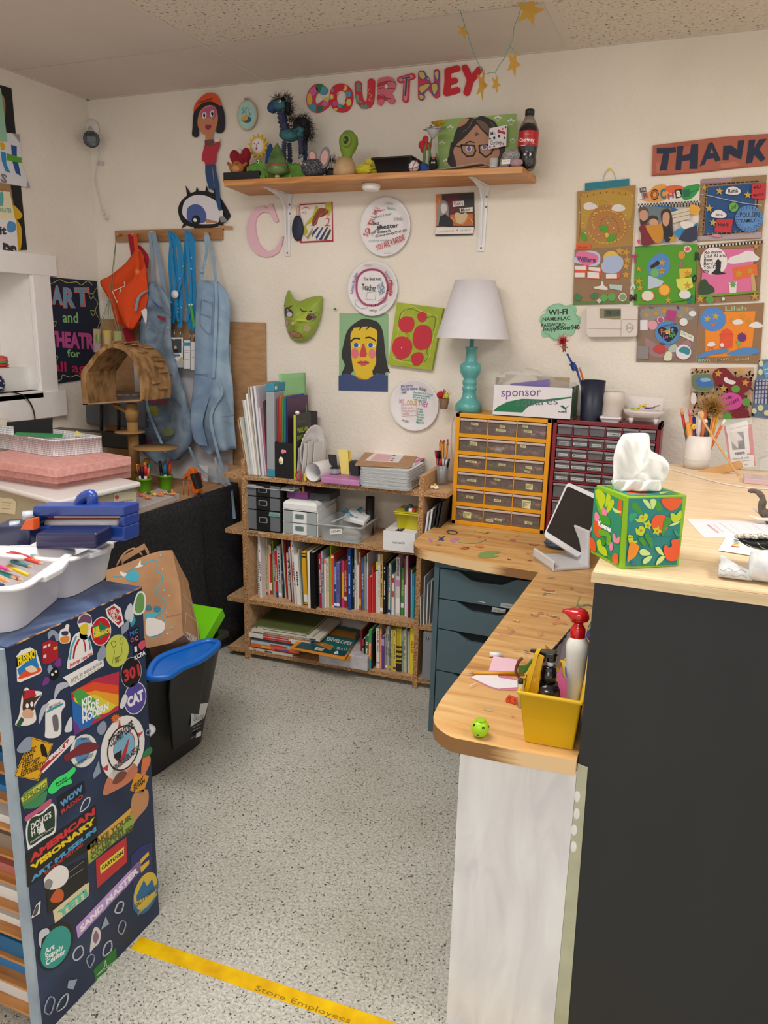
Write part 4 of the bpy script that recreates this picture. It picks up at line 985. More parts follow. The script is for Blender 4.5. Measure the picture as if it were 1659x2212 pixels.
# ===== back wall: shelf
SY0,SY1,SX0,SX1,SZT=2.765,2.999,-1.815,-.635,1.963
m=MB(mSHELF);m.prs([J(-1.808,SY0,1.941),J(-.638,SY0+.03,1.941),J(-.632,SY1,1.941),J(-1.838,SY1,1.941)],(0,0,SZT-1.941))
wsf=m.bd('wall_shelf',0,'long varnished wooden shelf on two white brackets','shelf',bevel=.002)
def bracket(x,xw,yt,yb,lab):
 o=thg('shelf_bracket',lab,'bracket',onY(xw,yt,WALL_Y),0,'white metal shelf brackets');m=K('e4e2e2',.35)
 p=onY(xw,yb,WALL_Y-.004);X=p.x;zb=p.z;zt_=1.9405
 m.prs([J(X-.013,2.998,zb),J(X+.013,2.998,zb),J(X+.016,2.998,zt_-.05),J(X+.022,2.998,zt_),J(X-.022,2.998,zt_),J(X-.016,2.998,zt_-.05)],(0,-.003,0))
 m.prs([J(X-.018,2.998,zt_),J(X+.018,2.998,zt_),J(X+.008,2.815,zt_),J(X-.008,2.815,zt_)],(0,0,-.002))
 pts=[J(X-.003,2.996,zb+.02),J(X-.003,2.984,zb+.06),J(X-.003,2.975,zt_-.06),J(X-.003,2.94,zt_-.02),J(X-.003,2.83,zt_-.003),J(X-.003,2.996,zt_-.003)]
 m.prs(pts,(.006,0,0));m.bd('arm',o)
 for z in(zb+.012,zt_-.075,zt_-.04):m=MB('6a6a6a');m.ell(J(X+(.012 if z>zb+.02 else 0),2.9945,z),(.004,.002,.004),10,6);m.bd('screw',o)
bracket(0,621,435,553,'white metal bracket under the left part of the shelf')
bracket(0,1039,405,543,'white metal bracket under the right part of the shelf')
c=onZ(804,398,1.941);m=K('f0ecea',.35);m.lth([(.031,0),(.035,-.004),(.035,-.014),(.029,-.024),(.02,-.025)],J(c.x,2.86,1.941),ZZ,32);m.bd('puck_light',0,'white round puck light under the shelf','light')
gl='painted foam letters spelling COURTNEY'
def letter(nm,d,lab):wart('wall_letter',lab,'letter',d,.006,gl)
letter('C','''
@ 400 120 3.858 5
B d2405a 72 230 58 220 54 212 62 209 74 213 85 222 88 234 80
S 2f7a55 219 48 230 49 228 60 218 62
S 4fa0b8 228 52 236 54 237 60 232 65 225 64 226 58
S d86a9a 208 58 217 52 218 64 208 68
S e0c24a 204 66 209 64 212 74 210 82 204 80
S 4fa0b8 206 85 214 80 218 86 216 94 211 92
S 2f7a55 219 85 228 84 230 90 222 95
S d86a9a 228 82 232 75 239 78 235 85
S e0c24a 230 73 234 70 239 74 237 77''','colourful patchwork letter C high on the wall')
letter('O','''
@ 400 120 3.858 5
B d22a3e 58 260 52 270 57 274 70 270 85 260 89 250 84 246 70 250 56 260 52
E 2f7a55 255 51 22 18
E e6d060 266 54 20 24
E 4fa0c0 272 64 24 26
E e08aa0 252 62 18 20
E e6d060 244 69 16 22
E 4fa0b8 246 58 12 14
E d8508a 250 80 22
E e6c860 273 78 22 30
E 4fa0b8 258 84 16 18
E 2f7a55 264 86 12 14
E e6c860 251 90 18 12
E 3a7a5a 268 75 8 10''','red letter O with coloured dots high on the wall')
letter('U','''
@ 400 120 3.858 5
B cf3345 60 288 48 290 72 298 82 308 77 310 44
P 5a9a90 285 46 290 45 294 52 288 55 294 58 286 60
P 5a9a90 312 41 316 46 315 58 309 52 311 49 306 46
P 5a9a90 284 66 290 69 287 73 293 77 285 80
P 5a9a90 292 88 295 79 298 85 302 80 304 86 310 84 300 89
L e8c88a 3 285 65 290 69 287 73 294 78
L e8c88a 3 308 54 304 62 311 66 306 74 313 76''','red and teal zigzag letter U high on the wall')
letter('R','''
@ 780 0 3.858 5
B dd6d82 58 33 136 33 154 32 170 +
B dd6d82 58 34 135 47 134 52 142 46 152 36 154 +
B dd6d82 58 41 153 47 160 51 168
S c92f42 28 140 36 138 46 135 57 138 58 142 46 140 36 143 28 145
L 5a5a35 7 28 140 36 137 40 136 48 135 57 138
L 5a5a35 7 28 149 36 146 43 148 50 147 57 149
S c92f42 27 161 35 160 46 165 56 166 56 171 45 169 35 165 27 167
L 5a5a35 6 27 160 35 158 45 164 56 166
E e7dccf 42 144 14 17''','pink letter R with red wavy bands high on the wall')
letter('T','''
@ 780 0 3.858 5
B cf3a50 52 65 133 75 130 85 127 +
B cf3a50 52 76 131 75 148 74 166
B e08a96 28 66 133 75 130 84 128
B e08a96 30 76 132 75 148 74 165
B 2c5a72 12 69 131 75 130 81 129
B 2c5a72 14 76 132 75 146 74 159''','red letter T outlined in blue high on the wall')
letter('N','''
@ 780 0 3.858 5
B cf3a5a 52 100 123 100 142 100 162 +
B cf3a5a 54 101 126 113 142 125 158 +
B cf3a5a 50 126 120 126 140 126 158
S 3a5a9a 96 120 104 118 109 128 104 134 97 130
S d8b860 97 121 103 120 107 128 103 132 98 128
S 3a5a9a 97 144 112 138 116 143 104 156 98 154
S d8b860 98 145 111 140 114 143 103 154 99 153
S 3a5a9a 117 140 128 138 129 150 122 160 118 154
S d8b860 118 142 126 140 127 150 122 158 120 153
S 3a5a9a 96 158 103 158 107 162 100 168
S d8b860 97 159 102 159 105 162 100 166
S 3a5a9a 122 120 130 119 130 134 124 132
S d8b860 123 121 129 120 128 132 125 130
S 3a5a9a 109 128 112 128 115 135 112 136
S d8b860 110 130 112 130 114 134 112 134''','letter N with yellow blue-edged cloud shapes, high on the wall')
letter('E','''
@ 780 0 3.858 5
B cc2434 52 144 118 144 136 142 154 +
B cc2434 52 144 118 152 116 160 114 +
B cc2434 50 144 136 150 136 156 134 +
B cc2434 52 142 155 151 153 160 150''','plain red letter E high on the wall')
letter('Y','''
@ 780 0 3.858 5
B cc2434 56 173 113 178 124 182 134 +
B cc2434 54 197 116 189 126 182 134 +
B cc2434 56 182 134 179 144 176 154''','plain red letter Y at the right end of the row')
fg=wart('paper_figure','cut paper drawing of a woman in orange cap and red jumper','drawing','''
@ 400 120 3.858 5
S 26232c 22 80 38 68 52 72 62 86 66 104 64 126 52 128 52 112 40 84 26 92 22 112 22 134 12 134 12 120 14 96
S e2542a 14 94 17 80 30 66 42 62 54 67 60 84 46 77 32 78 22 85
S c9855f 22 120 21 106 26 91 38 83 49 85 54 96 54 112 48 128 40 134 30 131
S b85a86 26 96 30 90 44 85 51 88 52 98 46 108 36 108 28 104
S c48a60 35 104 44 104 45 112 40 116 35 112
E e6e2e2 32 100 19 30 8
E e6e2e2 45 97 17 30 8
P 2a2a2e 32 94 34 100 32 105 30 100
P 2a2a2e 45 92 48 97 46 102 43 97
S 9a2a5a 34 117 37 115 39 116 41 115 44 118 41 123 38 124 34 121
P c9855f 34 133 46 132 46 139 34 140
P 6a4a44 33 141 48 140 49 150 33 152
S b92f45 32 151 48 150 53 154 50 181 34 182 33 160
S b92f45 33 152 30 160 28 174 33 176 34 166 35 154
S b92f45 49 152 52 143 58 143 58 152 51 166 49 160
S e6dada 50 140 55 138 58 140 58 143 50 144
P 2a4a78 34 182 47 181 45 187 46 198 48 214 49 226 40 222 37 212 34 196
P 2a4a78 46 181 51 182 52 192 57 216 59 240 62 257 56 258 52 242 50 222 48 200
T 2a1a18 "Courtney" 1| 22 77 46 69 22 82
P d8d8d8 57 259 63 258 64 268 58 269
P 8a8a8a 58 270 64 267 70 274 69 278 60 278''',.0015,rough=.7,Y=2.9935)
def P2_(x,y,Y=2.985):return onY(400+x/3.858,120+y/3.858,Y)
ho=thg('embroidery_hoop','small embroidery hoop with mint cloth and yellow stitched bird','embroidery hoop',P2_(516,500))
c=P2_(516,497);m=MB('cdb795');rx,rz=.0435,.0535
m.tube([c+J(rx*cos(t),0,rz*sin(t))for t in[2*pi*i/36 for i in range(36)]],.0035,8,1);m.bd('hoop',ho)
m=MB('a8d2cc');m.prs([c+J(rx*.98*cos(t),.001,rz*.98*sin(t))for t in[2*pi*i/36 for i in range(36)]],(0,-.003,0));m.bd('cloth',ho)
m=AR(lambda x,y:onY(x,y,2.9825),'''
@ 400 120 3.858 5
S 2a6a7a 94 104 100 101 109 103 109 110 102 112 95 109
S e0a83a 94 104 98 100 104 99 105 103 102 108 95 108
C 3a7a80 3 98 94 96 89 99 87 101 90 99 93
C 3a7a80 3 101 91 103 87 107 89 105 92
C 3a7a80 3 100 96 103 94 107 95 109 98 106 100
C 3a7a80 3 96 98 96 94 98 96''',NY);m.bd('stitching',ho,'yellow bird and leafy stitches')
m=K('b8b0a0',.3,.8);m.cyl(c+J(-.008,0,rz+.008),c+J(.012,0,rz+.008),.0025);m.ell(c+J(-.009,0,rz+.008),.004);m.box(c+J(0,0,rz+.004),(.008,.006,.012));m.bd('screw_clasp',ho)
wart('paper_eye','large cut paper eye with blue iris and black lashes','paper cutout','''
@ 0 150 3.318 5
S 111114 262 220 256 208 256 196 262 186 274 177 288 174 302 176 312 180 320 190 328 204 330 211 324 218 312 225 294 228 276 226
P 111114 269 186 266 166 273 177
P 111114 280 177 282 168 286 176
P 111114 294 176 296 166 300 176
P 111114 306 179 308 167 312 181
P 111114 265 217 260 228 270 222
P 111114 278 224 279 234 282 224
P 111114 297 226 298 233 302 224
P 111114 312 222 321 231 320 217
S dcdae2 262 208 262 198 266 188 277 181 288 180 300 183 312 192 315 210 312 220 296 222 280 221 269 216
P b08460 294 214 312 218 312 220 296 221
S 4a5f9c 268 208 270 198 280 193 290 197 296 208 294 219 280 221 270 217
S 101014 275 217 277 211 282 209 287 213 287 221 278 221
E e8e8ee 280 216 12 14 -30''',.0012,Y=2.9965,rough=.7)
m=MB(rmat('rail_oak',[(.3,'9a6c42'),(.7,'b5875a')],scale=8,stretch=(1,9,9),rough=.5))
a,b_=onY(247,498,2.982),onY(479,518,2.982);m.b2((a.x,2.982,b_.z),(b_.x,2.9985,a.z));rail=m.bd('peg_rail',0,'wooden peg rail with aprons and lanyards hanging from it','peg rail',bevel=.003)
PEG={}
for nm,x,y in[('a',255,507),('b',290,507),('c',331,506),('d',369,505),('e',406,504),('f',447,504)]:
 c=onY(x,y,2.96);PEG[nm]=J(c.x,2.95,c.z);m=MB('b98a5c');m.lth([(.005,0),(.005,.022),(.0075,.03),(.0075,.036),(.004,.039)],J(c.x,2.984,c.z),NY,14);m.bd('peg',rail)
m=MB('b98a62');m.box(onY(487,491,2.985),(.07,.004,.012),MR(.08,3,'Y'));m.bd('wood_stick',0,'craft stick tucked behind the peg rail and paper eye','stick',bevel=.0015)
cam=thg('security_camera','white security camera with dark round face high in the corner','camera',onY(195,285,2.95))
P1=lambda x,y,Y=2.95:onY(x/3.318,150+y/3.318,Y)
m=K('dedad6',.35);c0=P1(643,425,2.985);m.lth([(.04,0),(.04,.008),(.034,.014),(.014,.018)],J(c0.x+.004,2.998,c0.z),NY,28);m.bd('mount',cam)
fc=P1(655,500,2.9);ax=(J(0,0,1.3)-fc).normalized();m=K('dedad6',.35);m.cyl(fc-ax*.085,fc,.03,.034,24);m.cyl(J(c0.x+.004,2.985,c0.z),fc-ax*.06,.012,.014);m.bd('housing',cam)
m=K('34383c',.25);m.lth([(.0335,0),(.034,.004),(.029,.006),(.027,.005),(.001,.005)],fc,ax,32);m.bd('face',cam,'dark grey round face')
m=K('5c6468',.2);bx,by,bz=basis(ax);m.prs([fc+ax*.0065+bx*a+by*b for a,b in[(-.018,-.011),(.018,-.011),(.018,.011),(-.018,.011)]],ax*.001);m.bd('lens_window',cam)
m=K('d2ccc6',.5);m.tube(smp([P1(705,540,2.93),P1(712,600,2.975),P1(695,680,2.985),P1(680,780,2.985),P1(700,880,2.985),P1(720,960,2.98),P1(735,1010,2.975)],0),.0022,6);cb_=m.bd('cable',cam)
m=K('d2ccc6',.5);m.cyl(P1(732,1005,2.98),P1(745,1035,2.975),.0035,.0045);m.cyl(P1(748,1040,2.975),P1(765,1070,2.97),.005,.007);m.bd('connector',cam)
m=MB('c8c4be');m.prs([P1(695,655,2.996),P1(745,662,2.996),P1(742,690,2.996),P1(695,684,2.996)],(0,-.0006,0));m.bd('cable_tape',cam)
m=MB('2a8a4a');c=onY(500+661/2.9625,400+793/2.9625,2.985);m.ell(c,(.005,.008,.004));m.cyl(c,J(c.x,2.998,c.z),.0015);m.bd('push_pin',0,'green push pin in the wall above the portrait','pin')
wart('wall_letter','large pale pink wooden serif letter C under the shelf','letter','''
@ 500 400 2.9625 5
P e3b9c6 48 24 52 25 60 46 57 48 54 45 52 41 49 36 43 34 37 36 32 41 30 50 31 62 35 74 41 82 48 85 56 81 61 74 64 65 66 66 64 77 60 86 52 91 43 92 33 89 25 81 20 69 19 56 21 43 26 33 34 28 41 27 46 30''',.01)
wart('colour_drawing','red bordered marker drawing of a long-haired person','drawing','''
@ 500 400 2.9625 5
P b02a42 87 24 129 22 130 72 88 74
P e4dcd4 88 26 128 23 129 70 90 72
S b8b83a 108 26 112 32 106 46 96 52 98 60 94 64 91 58 96 48 104 38
S b8b83a 120 24 128 23 127 36 122 40
S 8a4a34 104 43 112 30 120 30 125 34 118 40 112 42 109 50 104 52
L 7a3a2a 4 104 52 112 36 120 31
L c85a3a 4 106 50 114 38 122 32
L 3a2a2a 3 117 33 120 35 118 38
P 2f3a6a 104 60 110 54 112 54 103 67
P 3a4a8a 108 66 116 54 118 54 109 70
P 2f3a6a 112 70 122 54 124 54 116 70
P 3a4a3a 118 70 126 56 128 58 122 70
P 9aa83a 96 67 102 58 104 60 98 70
C c9303a 4 121 43 125 43 124 49 120 52 122 52 126 52
C 2a2a2a 2 91 36 94 34 96 35 94 37
C c04a8a 3 90 60 96 66 100 62
C c8404a 4 91 30 96 28 100 30
C 3a3a3a 2 102 52 105 51 104 58 102 57''',.004)
wart('photo_collage','square photo collage lettered Cats Meow under the shelf','collage','''
@ 500 400 2.9625 5
P 3a302c 262 12 310 9 311 55 262 54
P c8763a 262 12 269 12 270 22 266 36 264 52 262 52
L e0a060 6 264 16 267 22 264 28 266 34 263 42 266 50
S 5a1c28 274 15 288 12 293 22 289 36 280 38 277 26
P b8662e 280 38 309 36 310 52 280 52
L e09a50 5 281 41 288 48 296 50 304 40 309 48
P 2a2a30 290 13 310 10 310 26 300 26
S c9b48c 286 37 290 35 295 37 300 35 302 40 295 49 288 47
S 8a8684 264 30 268 21 273 20 277 24 278 36 277 52 264 52
S c8c4c0 268 28 270 24 274 24 276 29 274 35 270 36
P 1c1c20 267 40 274 37 283 45 284 53 265 53
P d8d2cc 283 21 298 20 298 26 284 28
T 2a2826 "Cat's" 1| 284 22 296 21 285 26
P d8d2cc 292 30 309 28 309 34 293 35
T 2a2826 "Meow" 1| 294 30 306 29 294 34
P e4ddd6 262 54 311 54 309 62 261 63
T b8aca8 "cosmic 4 ever" 1| 264 57 307 55 264 61
P 3a3230 261 63 309 62 309 64 261 65''',.006)
sm=thg('cloth_pouch','small navy felt oval hanging on red threads','pouch',P2_(921,1330))
Z6=lambda x,y,Y=2.99:onY(500+x/2.9625,400+y/2.9625,Y)
c=Z6(425,280);m=MB('1d2740');m.loft([[c+J(cos(t)*.026*k_,y_,.048*k_*sin(t)+(.004 if sin(t)>.8 else 0))for t in[2*pi*i/24 for i in range(24)]]for k_,y_ in[(.9,.006),(1,0),(1,-.004),(.8,-.008)]],1,1,1);m.bd('felt_oval',sm)
m=MB('b03a3a');m.tube([Z6(415,210),Z6(420,170),Z6(412,130),Z6(430,140)],.0008,5);m.tube([Z6(430,212),Z6(430,160),Z6(424,128)],.0008,5);m.bd('thread',sm)
gp_='signed paper plates on the wall'
def wplate(px,py,rx,ry,name,lab,dsl,rot=0):
 c=onY(px,py,2.982);R=(onY(px+rx,py,2.982)-onY(px-rx,py,2.982)).length/2
 o=thg(name,lab,'paper plate',J(c.x,2.99,c.z),0,gp_)
 m=K('e6e4e6',.75,var=.02);n=72;rg=[];s_=ry/rx*R*.92
 Rz=(onY(px,py-ry,2.982)-onY(px,py+ry,2.982)).length/2
 for r,h,fl in[(.001,.006,0),(.6,.006,0),(.68,.007,.0),(.76,.003,.0008),(.9,-.002,.0018),(.985,-.006,.0022),(1,-.005,.0022),(1,-.004,0),(.7,.009,0),(.001,.009,0)]:
  rg.append([J(c.x+R*r*cos(2*pi*k/n),2.988+h+(fl if k%2 else-fl)-.0,c.z+Rz*r*sin(2*pi*k/n))for k in range(n)])
 m.loft(rg,1,0,1);m.bd('plate',o)
 m=AR(lambda x,y:onY(x,y,2.9925 if(((x-px)/rx)**2+((y-py)/ry)**2)<.44 else 2.9838),dsl,NY);m.bd('handwriting',o);return o
wplate(831,490,54.5,64,'paper_plate','upper paper plate with notes saying Best theater coach','''
@ 500 400 2.9625 5
T 2a2a30 "Best" 2| 181 46 189 46 181 51
T 2a2a30 "theater" 2| 186 51 214 48 186 57
T 2a2a30 "coach" 2| 187 58 204 56 187 62
T 2a2a30 "Courtney!!!!!!!!!" 1| 184 64 224 56 184 68
T 2a2a30 "your acting" 1| 178 60 192 50 180 66
T d0605a "SO TRUK!" 1| 168 64 184 28 174 66
T d0383a "YOU ARE A BADDIE" 1| 184 77 220 63 186 84
T c03a8a "ginger" 1| 183 32 197 30 183 35
T 4aa08a "bestest" 0| 200 27 210 28 200 31
T 4aa08a "Calvin" 0| 196 21 207 22 196 24
T 6a9a8a "more I now" 0| 183 39 205 34 183 43
T 8a8a90 "(in Asheville)" 0| 208 40 219 40 208 47
T 8ab0b0 "hooray madison" 0| 176 70 206 69 176 73
T 2a2a2a "love story" 0| 196 86 205 86 196 88
B d03038 8 176 56 177 62
T d04a40 "from" 1| 176 47 181 46 176 51''')
wplate(804,623,54,60,'paper_plate','middle paper plate with pink ring saying The Best Arts Teacher','''
@ 500 400 2.9625 5
Q b8527a 13 180 108 190 110 197 118 200 131 197 144 189 152 179 154 169 151 162 142 160 131 162 118 170 110
T 2a2a30 "The Best Arts" 1| 169 118 192 118 169 122
T 2a2a30 "Teacher" 1| 167 126 185 128 167 134
T 2a6a8a "YOU ARE\\nTHE BEST" 1| 186 128 194 123 189 142
L 9a9aa0 2 174 137 185 136 184 147 172 146 174 137
T c0303a "rinnie" 4| 207 122 206 142 202 121
T 7a5aa8 "Laxmi Evelyn" 1| 151 138 158 112 156 139
T d8a0b0 "nkat" 0| 170 101 180 100 170 104
T 3a3a3a "why" 0| 176 158 186 159 176 162
T 9a9a9a "wisdom" 0| 188 159 198 151 189 161
C 5a5a9a 2 158 148 164 146 166 150 172 152 174 156 168 158 160 154 158 148
T 4a4a5a "Aurora" 0| 198 109 204 118 196 112
T c02a3a "sophia" 1| 188 148 195 142 189 150''')
wplate(894,875,52.5,56.5,'paper_plate','lower paper plate with blue and teal notes and rainbow name','''
@ 480 760 3.318 5
T 3a3a9a "you are my\\nfavorite teacher\\never!" 1| 256 48 280 47 257 60
T 2a2a3a "Addy" 1| 282 50 292 52 282 56
T 2a9aa0 "the most fun Court\\nyou are teaching\\nart and drama\\nI will miss you" 1| 274 56 302 60 273 70
T e0a0b0 "MS." 1| 254 67 262 68 254 74
T d8b04a "COUR" 1| 265 69 280 70 265 76
T c05a9a "TNEY" 1| 281 70 295 73 281 77
L e8b0b8 3 257 76 278 75 278 91 258 92 257 76
T d8a0a8 "thank you for\\nbeing my good\\nteacher" 0| 258 78 276 78 259 90
T 2aa080 "it was\\na blast\\nyou are\\nthe best\\nthanks\\nMarjorie" 1| 280 80 291 81 278 103
T 3a3a40 "Henley" 1| 258 96 268 98 257 100''')
mk=thg('theatre_mask','green painted sad theatre mask with pink lips','mask',Z6(460,840))
outl_=[(367,668),(342,730),(336,790),(340,860),(352,920),(375,975),(410,1002),(450,1008),(495,990),(535,940),(565,870),(580,800),(584,740),(580,712),(530,712),(480,725),(440,742),(405,732),(380,705)]
ctr=(450,850);m=K('8fa63c',.45);n=len(outl_);rg=[]
nose=lambda x,y:.03*exp(-(((x-402)/26)**2+((y-880)/52)**2))
lips=lambda x,y:.01*exp(-(((x-420)/40)**2+((y-955)/22)**2))
def surf(x,y,k):
 dep=.055*sqrt(max(0,1-k*k))+nose(x,y)+lips(x,y);return Z6(x,y,2.992-dep)
mo=smp([(a,b,0)for a,b in outl_],1,3)
for k in[1,.97,.9,.8,.68,.55,.42,.3,.18,.08,.01]:
 rg.append([surf(ctr[0]+(q.x-ctr[0])*k,ctr[1]+(q.y-ctr[1])*k,k)for q in mo])
m.loft(rg,1,1,1);m.bd('mask_face',mk)
def msurf(x,y):
 k=0
 v=J(x-ctr[0],y-ctr[1],0);ang=atan2(v.y,v.x);best=1e9
 for q in mo:
  d_=abs((atan2(q.y-ctr[1],q.x-ctr[0])-ang+pi)%(2*pi)-pi)
  if d_<best:best=d_;rr_=hypot(q.x-ctr[0],q.y-ctr[1])
 return surf(x,y,min(.99,v.length/rr_))-J(0,.0016,0)
m=MB();m.fix=0
art(m,msurf,'''
S a7b93a 345 780 400 770 470 790 540 800 560 830 520 870 450 880 390 860 350 850
E b3a07a 485 915 25 22
S 4a3a5a 345 785 380 795 395 825 375 850 345 835
E d9cfc8 372 828 18 16
S 6a5a6a 440 850 460 825 510 822 545 840 525 865 480 875
E 55181e 488 848 34 17
L 2a2a2a 5 338 770 365 785 388 772
C 2a2a2a 6 442 790 455 805 490 808 515 805
L 2a2a2a 3 520 840 560 825
L 2a2a2a 3 525 850 555 840
L 2a2a2a 3 515 832 545 815
S c23a7a 372 945 395 935 415 938 440 950 455 968 420 972 390 965
S e07a9a 385 945 410 944 425 955 400 955
S a3b02e 385 970 420 975 460 980 430 992 400 988
S dccb7a 385 880 400 870 404 890 392 896
E c59a8a 356 880 12 16''',NY,gap=.00006)
m.bd('face_paint',mk,'painted eyes, brows, freckles and pink lips')
wart('portrait_print','bold portrait print of black-haired person with yellow face','portrait','''
@ 500 400 2.9625 5
@ 0 0 1
P 8cb588 733 676 839 678 838 846 732 843
S 2b2928 741 748 752 712 780 690 800 690 818 698 828 720 832 760 838 795 842 805 825 800 808 810 790 800 765 800 752 815 738 808 745 790 738 770
P 2b2928 745 790 738 808 748 804 752 815 760 800
P 2b2928 822 790 842 798 832 806 830 818 818 802
P 2b2928 812 792 818 812 826 806
S e0bd28 759 715 775 702 800 704 815 715 812 760 812 785 800 808 790 816 770 806 762 790 758 750
P e0bd28 770 790 803 790 806 812 818 815 795 838 775 836 755 815 768 812
P 2b2928 757 722 765 708 778 707 775 716 783 706 795 705 790 714 800 706 813 712 818 725 812 700 790 690 765 700
P c9803a 768 810 786 828 806 808 790 822
C 2b2928 3.2 758 738 766 731 778 732
C 2b2928 3.2 790 730 800 729 812 736
S e4e2da 761 746 770 741 780 747 770 751
S e4e2da 793 746 801 741 812 747 802 751
E 2a5a9a 769.5 745.5 5
E 2a5a9a 801 745.5 5
P c8404a 784 742 787 742 793 765 790 771 778 771 777 766
E e0707a 767 763 8 11
E e07a80 804 764 7 10
S d0505a 772 783 782 779 785 781 789 779 798 783 785 790
L 7a2a2a 1 772 783 798 784
P 3b4c7a 732 812 750 806 768 812 778 820 795 820 808 810 825 806 838 812 838 846 732 843''',.0008,rough=.5)
m=MB(rmat('lime_canvas',[(.3,'97a82a'),(.7,'a9b83a')],scale=30,rough=.7));q=[(853,652),(958,667),(935,804),(837,792)]
cvs=[onY(x,y,2.976)for x,y in[(857,653),(957,666),(932,800),(838,788)]]
cv=thg('canvas_painting','lime green canvas with red circles hung at a tilt','painting',onY(895,800,2.99));m.prs(cvs,(0,.022,0));m.bd('canvas',cv,bevel=.001)
m=AR(lambda x,y:onY(x,y,2.9755),'''
@ 500 400 2.9625 5
Q d2d86a 3 232 155 220 163 215 180 212 194 206 210 208 222 226 227 240 230 252 222 255 206 260 188 264 170 256 166 240 160
C 4a5a2a 3 240 162 228 158 217 164 214 176
C 4a5a2a 3 250 170 260 168 260 180 258 186
C 4a5a2a 3 223 189 226 192 225 195
C 4a5a2a 3 211 221 220 224 231 224
C 4a5a2a 3 252 206 250 214 252 220 246 227
S c4283a 214 176 219 169 226 168 233 171 234 180 229 188 220 188 215 183
S c4283a 238 166 243 162 249 164 250 170 246 175 240 174
S c4283a 235 184 243 179 253 181 257 190 255 204 248 210 238 210 232 200
S c4283a 207 202 212 195 222 194 230 200 231 210 225 220 214 222 206 212
S c4283a 230 219 237 214 244 215 246 222 241 230 233 230
E d8d0d0 218 208 4 4''',NY);m.bd('red_circles',cv,'red painted circles with buttons and stitched line')
# ===== figures on the wall shelf
SZ_=SZT
Q2=lambda x,y,Y=2.87:onY(400+x/3.858,120+y/3.858,Y)
Q3=lambda x,y,Y=2.87:onY(780+x/3.858,y/3.858,Y)
def base(p,z=SZ_):return J(p.x,p.y,z)
a,b_=Q2(318,1075,2.8),Q2(615,1055,2.8)
m=MB('141417');h=Q2(318,975,2.8).z
m.b2((a.x,2.8,SZ_+.0005),(b_.x,2.95,h));m.bd('black_box',0,'flat black box at the left end of the wall shelf','box',bevel=.002)
ZB=h+.001
def fig(name,lab,cat,loc,group=None):return thg(name,lab,cat,loc,0,group)
gsf='handmade figures on the wall shelf'
c=Q2(455,860,2.88);f_=fig('red_plush','red two-lobed plush figure behind the orange bear','plush toy',J(c.x,2.88,ZB),gsf)
m=K('8e1426',.9,bump=.3,scale=200);m.ell(Q2(410,840,2.885),(.02,.016,.024));m.ell(Q2(508,830,2.885),(.02,.016,.028));c_=Q2(462,890,2.885);m.ell(c_,(.04,.022,.03));zl_=Q2(462,930,2.885);m.ell(J(zl_.x,2.885,ZB+.018),(.044,.022,.022));m.bd('body',f_)
m=MB('3a0a10');m.ell(Q2(455,870,2.862),(.002,.002,.002));m.ell(Q2(480,868,2.862),(.002,.002,.002));m.bd('eyes',f_)
m=MB('d9d2c4');m.ell(Q2(455,800,2.9),(.011,.01,.012));m.cyl(Q2(455,830,2.9),J(Q2(455,830,2.9).x,2.9,ZB),.004);m.bd('white_ball',0,'small white ball on a stem behind the red plush','ball')
c=Q2(430,920,2.84);f_=fig('orange_bear','orange felt bear with raised arms on the black box','plush toy',J(c.x,2.84,ZB),gsf)
m=K('a8682a',.85);m.ell(J(c.x,2.84,ZB+.02),(.034,.014,.022));m.ell(Q2(430,905,2.84),(.017,.012,.012));m.tube([Q2(390,935,2.84),Q2(355,895,2.84)],[.008,.006]);m.tube([Q2(475,930,2.84),Q2(515,895,2.84)],[.008,.006]);m.bd('body',f_)
m=MB('c98f5a');m.ell(J(c.x,2.832,ZB+.016),(.02,.009,.015));m.bd('belly',f_);m=MB('1a1210');m.ell(Q2(420,898,2.829),.0015);m.ell(Q2(440,897,2.829),.0015);m.ell(Q2(430,904,2.828),.0018);m.bd('eyes',f_)
c=Q2(605,755,2.92);f_=fig('sun_figure','yellow felt sun with a white smiling face','figure',J(c.x,2.92,SZ_),gsf)
m=K('dcae22',.85);pts=[c+J(r*sin(t),0,r*cos(t))for k in range(28)for r,t in[(.047 if k%2==0 else .034,2*pi*k/28)]];m.prs(pts,(0,.006,0));m.bd('rays',f_)
m=K('e4dcd8',.9);m.ell(c,(.029,.01,.03),24,12);m.bd('face',f_)
m=MB('3a2a2a');[m.ell(c+V(p),.002)for p in[(-.01,-.0105,.008),(.009,-.0105,.008)]];m.use('b0303a');m.ell(c+J(0,-.011,-.01),(.004,.002,.004));m.use('b89a90');m.ell(c+J(0,-.011,0),(.0015,.002,.006));m.bd('features',f_)
m=MB('ddd6d0');m.ell(J(c.x,2.92,SZ_+.03),(.026,.015,.03));m.bd('body',f_)
m=K('1f4f86',.8);p=[Q2(650,895,2.93),Q2(670,850,2.93),Q2(685,760,2.93),Q2(706,733,2.93),Q2(728,790,2.93),Q2(735,830,2.93),Q2(730,900,2.93)];p[0].z=p[-1].z=SZ_+.02;m.prs([J(p[0].x,2.93,SZ_+.0005)]+p+[J(p[-1].x,2.93,SZ_+.0005)],(0,.012,0));m.bd('blue_figure',0,'blue pointed felt shape behind the crocodile','figure',gsf)
cr=[(510,960),(515,930),(560,905),(590,895),(590,865),(620,860),(640,898),(700,905),(760,900),(860,885),(890,905),(920,895),(940,905),(960,892),(985,930),(1000,985),(1010,1010),(930,1030),(880,1040),(700,1030),(690,1010),(668,1055),(648,1010),(600,1010),(560,990),(520,975)]
f_=fig('crocodile_cutout','green painted cardboard crocodile with spiky back','figure',J(Q2(740,1000,2.83).x,2.83,SZ_),gsf)
